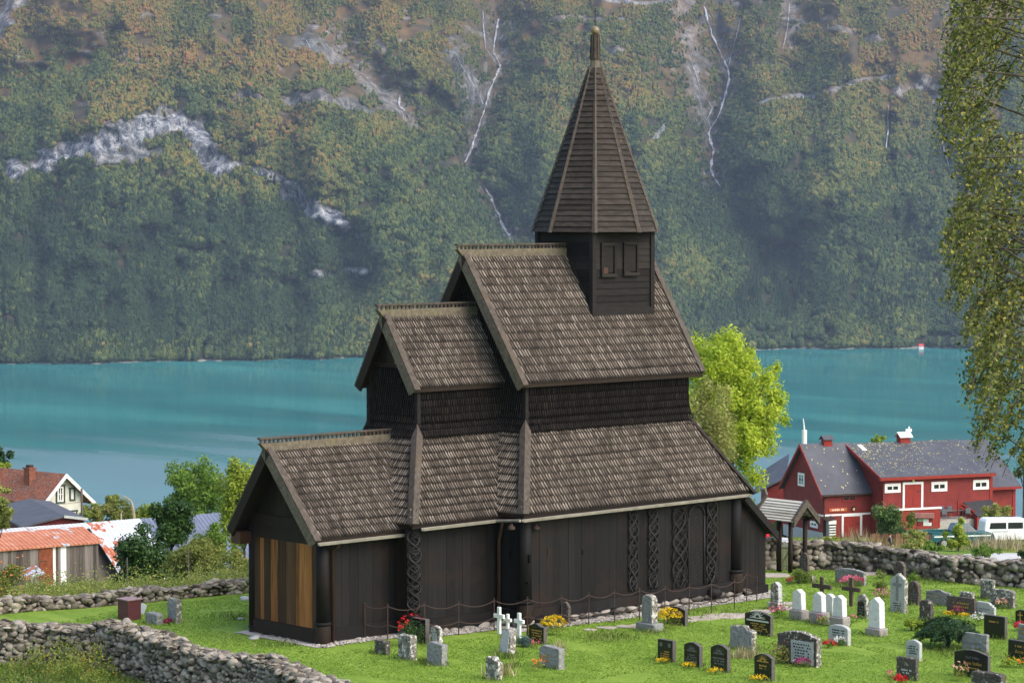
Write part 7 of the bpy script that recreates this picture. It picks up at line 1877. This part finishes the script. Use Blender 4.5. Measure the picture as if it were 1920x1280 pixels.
# longer tufts round the stones and on the banks
TP = []
for (px, py, W, t_) in STN:
    for k in range(70):
        a = r.uniform(0, 6.28); TP.append((px - .05 + math.cos(a) * (t_ / 2 + .1 + abs(r.normal()) * .1), py + r.uniform(-.5, .5) * (W + .3)))
for (px, py, n_, sp) in ((1140, 1196, 500, .9), (800, 1243, 260, .45), (950, 1232, 260, .4), (1222, 1186, 200, .5), (1400, 1215, 260, .5), (955, 1250, 160, .35), (650, 1190, 160, .9), (440, 1158, 240, .8), (1800, 1225, 420, 1.0), (1740, 1090, 300, 1.2), (1560, 1098, 160, .7), (530, 1208, 250, .7), (1330, 1150, 260, 1.6)):
    c = G(px, py)
    for k in range(n_): TP.append((c[0] + r.normal() * sp * .6, c[1] + r.normal() * sp * .6))
TP = np.array(TP); TP = TP[~in_church(TP[:, 0], TP[:, 1])]
o = blades('long_grass', np.stack([TP[:, 0], TP[:, 1], zg(TP[:, 0], TP[:, 1]) - .02], 1), .2, .012, M['tuft'], .5, r, 'longer uncut grass tufts round the headstones')
def region_px(xl, xr, yt, yb, f0, f1, n, r):
    f = r.uniform(f0, f1, n); px = r.uniform(xl, xr, n); x, y = xy_of(f, (px - 960) / FPX * f); return x, y
# rough meadow beyond the left wall
WX, WY = [], []
x, y = region_px(-60, 520, 0, 0, 106, 128, 15000, r); WX.append(x); WY.append(y)
x, y = region_px(-60, 470, 0, 0, 128, 200, 14000, r); WX.append(x); WY.append(y)
x, y = region_px(1400, 1990, 0, 0, 118, 225, 26000, r); keep = fbm(x * .15, y * .15, 3, 44) > .5; WX.append(x[keep]); WY.append(y[keep])
WX, WY = np.concatenate(WX), np.concatenate(WY)
fq, rq = fr_of(WX, WY); pxq = rq / fq * FPX + 960
# keep the road clear
PTS_ROAD = ((pxq > 1785) & (pxq < 1960) & (fq > 122) & (fq < 158)) | ((pxq > 1415) & (pxq < 1485) & (fq > 150))
ok = ~PTS_ROAD; WX, WY, pxq, fq = WX[ok], WY[ok], pxq[ok], fq[ok]
zz = zg(WX, WY); hh = np.where(pxq < 600, .5, .3)
blades('meadow_grass', np.stack([WX, WY, zz - .02], 1), hh, .022, M['weed'], .35, r, 'tall mixed weeds and meadow grass outside the churchyard')
P_, N_ = [], []
for k in range(340):
    x, y = region_px(-40, 500, 0, 0, 104, 124, 1, r); s_ = r.uniform(.25, .75); c = np.array((x[0], y[0], GZ(x[0], y[0]) + s_ * .7)); m_ = 70
    d = r.normal(size=(m_, 3)); P_.append(c + d * np.array((s_, s_, s_ * 1.0)) * .6); N_.append(r.normal(size=(m_, 3)) + np.array((0, 0, .8)))
tag(leaf_mesh('undergrowth', np.concatenate(P_), np.concatenate(N_), .11, M['weed'], None, .6, r), 'leafy undergrowth behind the low left wall', kind='stuff')
# brambles and grass in front of the near wall
P_, N_ = [], []
for k in range(420):
    px, py = r.uniform(-20, 330), r.uniform(1180, 1300)
    if px > 120 + (1300 - py) * 1.6 + 60 or (px < 60 and py < 1225) or (px < 95 and r.random() < .75): continue
    c = G(px, py); fc_, rc_ = fr_of(c[0], c[1])
    if rc_ > np.interp(fc_, _NWf, _NWr) - 1.1: continue
    s_ = r.uniform(.15, .4); c = c + np.array((0, 0, s_ * .6 + (r.random() ** 1.5) * .75 * (px > 60))); m_ = 80
    d = r.normal(size=(m_, 3)); P_.append(c + d * np.array((s_, s_, s_ * .9)) * .6); N_.append(r.normal(size=(m_, 3)) + np.array((0, 0, .9)))
tag(leaf_mesh('brambles', np.concatenate(P_), np.concatenate(N_), .085, M['bramble'], None, .6, r), 'autumn brambles climbing the near wall at lower left', kind='stuff')
x, y = region_px(-40, 640, 0, 0, 78, 92, 34000, r); f_, r__ = fr_of(x, y); ok = r__ < np.interp(f_, _NWf, _NWr) - .75; x, y = x[ok], y[ok]
blades('bank_grass', np.stack([x, y, zg(x, y) - .02], 1),   .24, .016, M['tuft'], .6, r, 'uncut grass on the bank below the near wall')
# dry standing grass clumps
def dry_clump(px, py, f, n_, h, sp, lab):
    c = PT(px, py, f); x = c[0] + r.normal(size=n_) * sp; y = c[1] + r.normal(size=n_) * sp
    o = blades('dry_grass', np.stack([x, y, zg(x, y)], 1), h, .014, M['dry'], .22, r); return tag(o, lab, 'grass clump', 'clumps of dry grass')
dry_clump(1606, 1020, 150, 420, 1.7, .55, 'tall straw-coloured grass clump behind the right wall in front of the lower barn door')
dry_clump(1905, 1030, 165, 700, 1.1, 1.6, 'straw-coloured grass below the white van')
dry_clump(1852, 1030, 168, 500, 1.0, 1.1, 'straw-coloured grass between the pickup and the van')
dry_clump(1396, 1214, 89.5, 160, .32, .28, 'dry grass round the rough leaning headstone')
dry_clump(1047, 1214, 90, 60, .5, .15, 'thin dry stalks beside the yellow flowers')
dry_clump(938, 1262, 85.8, 90, .42, .22, 'bleached grass right of the small craggy stone')
dry_clump(1652, 1020, 155, 200, .7, .7, 'brown dry grass before the walking person')
# stakes in the weeds on the left
for px, yt, yb in ((239, 1045, 1100), (354, 1030, 1085), (179, 1060, 1120), (71, 1100, 1135)):
    p = PT(px, yb, 116); b = MB(); b.tube([(p[0], p[1], GZ(p[0], p[1])), PT(px - 1, yt, 116)], .035, 5); tag(b.build('stake', M['grey_wood']), {239: 'bare stake before the large dark bush', 354: 'bare stake before the olive shrub', 179: 'bare stake below the white roof patch', 71: 'short stake beside the small shelter'}[px], 'stake', 'stakes in the weeds')

# ---- plants on the graves
def plant(xl, xr, yt, yb, leaf, fcol, label, nl=260, nf=40, lsize=.07, fsize=.05, name='flower_plant', cat='flowers', top=.45, seed=None, group='flowering plants on the graves'):
    r = np.random.default_rng(seed or int(xl * 3 + yt)); p = G((xl + xr) / 2, yb); s_ = pxm(p); rx, h = (xr - xl) / 2 / s_, max(.08, (yb - yt) / s_)
    o = thing(name, p, label, cat, group)
    d = r.normal(size=(nl, 3)); d /= np.linalg.norm(d, axis=1, keepdims=True); q = r.random(nl) ** .5
    P = p + np.stack([RT] * nl) * (d[:, :1] * rx * q[:, None]) + np.stack([FH] * nl) * (d[:, 1:2] * rx * .7 * q[:, None]); P[:, 2] = p[2] + h * (.45 + .42 * d[:, 2] * q)
    leaf_mesh('foliage', P, d * .4 + r.normal(size=(nl, 3)) * .6 + np.array((0, 0, .5)), lsize, M[leaf], o, .5, r)
    if nf:
        key = 'petal_%s' % '_'.join('%02d' % int(c * 99) for c in fcol)
        if key not in M: M[key] = leafm(key, [(.1, tuple(c * .72 for c in fcol)), (.9, fcol)], .25)
        d = r.normal(size=(nf, 3)); d[:, 2] = np.abs(d[:, 2]) * .9 + top - .3; d[:, 1] = -np.abs(d[:, 1]); d /= np.linalg.norm(d, axis=1, keepdims=True)
        C_ = p + np.stack([RT] * nf) * (d[:, :1] * rx) + np.stack([FH] * nf) * (d[:, 1:2] * rx * .7); C_[:, 2] = p[2] + h * (.5 + .5 * d[:, 2])
        PP = np.repeat(C_, 5, 0) + r.normal(size=(nf * 5, 3)) * fsize * .33; leaf_mesh('blossom', PP, np.repeat(d, 5, 0) + r.normal(size=(nf * 5, 3)) * .5 + np.array((0, 0, .4)), fsize * .85, M[key], o, .9, r)
    return o
YEL, RED, PNK, WHT, ORA, MAG, PCH = (.75, .52, .01), (.6, .02, .02), (.72, .16, .24), (.8, .78, .76), (.78, .25, .02), (.35, .02, .09), (.75, .42, .3)
plant(1014, 1063, 1153, 1190, 'olive_leaf', YEL, 'yellow flowering bush left of the narrow brown headstone', 500, 110, .06, .07)
plant(1229, 1279, 1138, 1178, 'olive_leaf', YEL, 'yellow flowering bush beside the tall headstone with lichened base', 520, 110, .06, .07)
plant(744, 798, 1150, 1212, 'dark_leaf', RED, 'red rose bush between the leaning dark slab and the lichened block', 620, 12, .075, .09)
plant(992, 1013, 1197, 1214, 'olive_leaf', PNK, 'small pink flowers at the foot of the wavy black headstone', 110, 18, .05, .05)
plant(996, 1024, 1230, 1258, 'weed', ORA, 'orange flowers against the grey slab with red marks', 160, 9, .06, .07)
plant(1228, 1254, 1232, 1243, 'tuft', YEL, 'yellow flowers before the first low black slab', 70, 34, .05, .055)
plant(1277, 1304, 1241, 1253, 'tuft', YEL, 'yellow flowers before the second low black slab', 70, 30, .05, .055)
plant(1327, 1356, 1251, 1263, 'tuft', YEL, 'yellow flowers before the third low black slab', 70, 34, .05, .055)
plant(1406, 1438, 1264, 1278, 'tuft', YEL, 'yellow flowers before the slab with the gold sun', 90, 34, .05, .055)
plant(1442, 1474, 1134, 1158, 'bright_leaf', PNK, 'pink flowers at the foot of the lichened obelisk', 240, 26, .06, .07)
plant(1472, 1490, 1080, 1096, 'dark_leaf', (.4, .03, .06), 'dark red flowers left of the round bush', 130, 26, .05, .06)
plant(1573, 1620, 1078, 1100, 'bright_leaf', PNK, 'broad pink geraniums before the wide grey headstone', 320, 70, .06, .075)
plant(1544, 1566, 1198, 1214, 'bright_leaf', RED, 'red flowers left of the pale round-topped headstone', 150, 18, .06, .08)
plant(1562, 1586, 1192, 1210, 'bright_leaf', WHT, 'white flowers before the pale round-topped headstone', 180, 26, .06, .055)
plant(1490, 1520, 1232, 1250, 'tuft', (.42, .05, .16), 'crimson heather at the foot of the wide dark headstone', 100, 70, .06, .045)
plant(1484, 1498, 1236, 1248, 'willow_leaf', WHT, 'pale heather beside the crimson heather', 90, 20, .05, .04)
plant(1438, 1486, 1200, 1244, 'weed', (.12, .04, .03), 'yellowing plant with dark seed heads left of the wide dark headstone', 520, 14, .08, .06)
plant(1637, 1672, 1100, 1130, 'olive_leaf', (.62, .28, .26), 'pale pink spiky plant left of the tall pale cross stone', 330, 70, .06, .05)
plant(1768, 1792, 1145, 1156, 'tuft', YEL, 'yellow flower patch before the left half of the wide brownish headstone', 60, 44, .05, .055)
plant(1798, 1818, 1148, 1157, 'tuft', YEL, 'yellow flower patch before the right half of the wide brownish headstone', 50, 34, .05, .055)
plant(1782, 1806, 1135, 1156, 'dark_leaf', MAG, 'dark red flowers before the wide brownish headstone', 130, 10, .05, .08)
plant(1818, 1856, 1146, 1172, 'bright_leaf', WHT, 'white flowers before the stepped light grey headstone', 300, 46, .06, .05)
plant(1866, 1890, 1121, 1141, 'bright_leaf', PCH, 'peach flowers before the wide mottled stone', 200, 22, .06, .07)
plant(1900, 1926, 1165, 1182, 'dark_leaf', (.6, .02, .06), 'red flowers below the gold cross at the right edge', 160, 40, .06, .07)
plant(1676, 1702, 1264, 1285, 'bright_leaf', RED, 'red flowers before the dark brown slab at the lower edge', 200, 34, .06, .075)
plant(1660, 1676, 1256, 1284, 'weed', PNK, 'thin pinkish plant left of the red flowers at the lower edge', 140, 8, .05, .06)
plant(1785, 1815, 1238, 1276, 'weed', PCH, 'fading pinkish plant before the wide black headstone', 300, 14, .06, .07)
plant(1876, 1908, 1228, 1250, 'lime_leaf', YEL, 'yellow-green leafy plant before the black slab with gold name', 200, 8, .09, .05)
plant(1907, 1926, 1232, 1252, 'bright_leaf', ORA, 'orange roses at the right edge', 130, 12, .06, .08)
plant(307, 322, 1158, 1172, 'dark_leaf', (.38, .03, .1), 'purple-red flowers beside the tall grey slab', 60, 26, .05, .07)
plant(1852, 1880, 1118, 1132, 'bright_leaf', WHT, 'small white flowers left of the peach flowers', 120, 10, .05, .05)
plant(1530, 1556, 1150, 1172, 'lime_leaf', PNK, 'yellow-green leaves with pink heads between the white headstones', 160, 7, .08, .05)
plant(1590, 1612, 1150, 1166, 'bright_leaf', PNK, 'small pink flower left of the black plaque stone', 90, 5, .05, .07)
def bush(xl, xr, yt, yb, leaf, label, n, size, name='bush', cat='bush', m=16, sub=(.3, .5), flat=False):
    r = np.random.default_rng(int(xl + yb)); p = G((xl + xr) / 2, yb); f = fr_of(p[0], p[1])[0]
    c, rx, rz, bl = crown(xl, xr, yt, yb, f, m, r, sub); o = thing(name, p, label, cat)
    P, Nn = blob_points(bl, n, r, .6); leaf_mesh('foliage', P, Nn, size, M[leaf], o, .5, r)
    b = MB(); b.tube([p - np.array((0, 0, .1)), c], [.06, .03], 6); b.build('stem', M['bark'], o); return o
bush(1479, 1518, 1064, 1093, 'box_leaf', 'round clipped green bush near the gate', 3200, .05, 'round_bush', m=26, sub=(.4, .55))
bush(1635, 1668, 1087, 1107, 'box_leaf', 'low green cushion bush left of the tall pale cross stone', 1500, .05)
bush(1690, 1728, 1155, 1182, 'lime_leaf', 'light green leafy bush left of the dark rounded stone', 900, .09)
bush(966, 998, 1188, 1212, 'blue_con', 'blue-grey cushion conifer before the wavy black headstone', 2000, .05, 'cushion_conifer', 'conifer', 20, (.35, .5))
bush(1640, 1662, 1068, 1084, 'tuft', 'green weeds at the wall behind the cushion bush', 400, .08, 'weed_clump', 'weeds')
bush(1700, 1728, 1072, 1092, 'bright_leaf', 'leafy weeds at the wall by the short pale slab', 400, .08, 'weed_clump', 'weeds')
# spreading conifer: layered drooping sprays over a short stem
r = np.random.default_rng(77); p = G(1776, 1214); s_ = pxm(p); sc = thing('spreading_conifer', p, 'dark green flat-topped spreading conifer among the headstones', 'conifer')
P_, N_ = [], []
for k in range(170):
    a = r.uniform(0, 6.28); L = r.uniform(.3, 1.12); lev = r.uniform(.12, 1.0); hz_ = (.35 + .62 * lev) * 52 / s_
    d = RT * math.cos(a) + FH * math.sin(a) * .85; d = d / np.linalg.norm(d); m_ = 230; t_ = r.random(m_) ** .6
    Lm = L * (60 / s_) * (1.15 - .25 * lev)
    Q = p + np.outer(t_ * Lm, d) + np.outer(r.normal(size=m_) * .09 * (1.2 - t_), np.cross(d, (0, 0, 1))); Q[:, 2] = p[2] + hz_ + .14 * np.sin(t_ * 2.2) - .3 * t_ ** 2 + r.normal(size=m_) * .035
    P_.append(Q); N_.append(r.normal(size=(m_, 3)) * .5 + np.array((0, 0, 1)) + d * .4)
for k in range(26):
    d = r.normal(size=(320, 3)); d /= np.linalg.norm(d, axis=1, keepdims=True); a = r.uniform(0, 6.28); q = r.random() ** .5 * .72
    c = p + RT * math.cos(a) * q * 60 / s_ + FH * math.sin(a) * q * 50 / s_ + np.array((0, 0, r.uniform(.42, .8 - .12 * q)))
    P_.append(c + d * np.array((.34, .34, .13))); N_.append(d * .5 + r.normal(size=(320, 3)) * .4 + np.array((0, 0, .9)))
leaf_mesh('crown', np.concatenate(P_), np.concatenate(N_), .075, M['conifer'], sc, .4, r)
b = MB()
for k in range(7):
    a = k * .9; d = RT * math.cos(a) + FH * math.sin(a); b.tube([p - np.array((0, 0, .1)), p + d * .15 + np.array((0, 0, .4)), p + d * .7 + np.array((0, 0, .75))], [.06, .04, .015], 6)
b.build('trunk', M['bark'], sc, True)
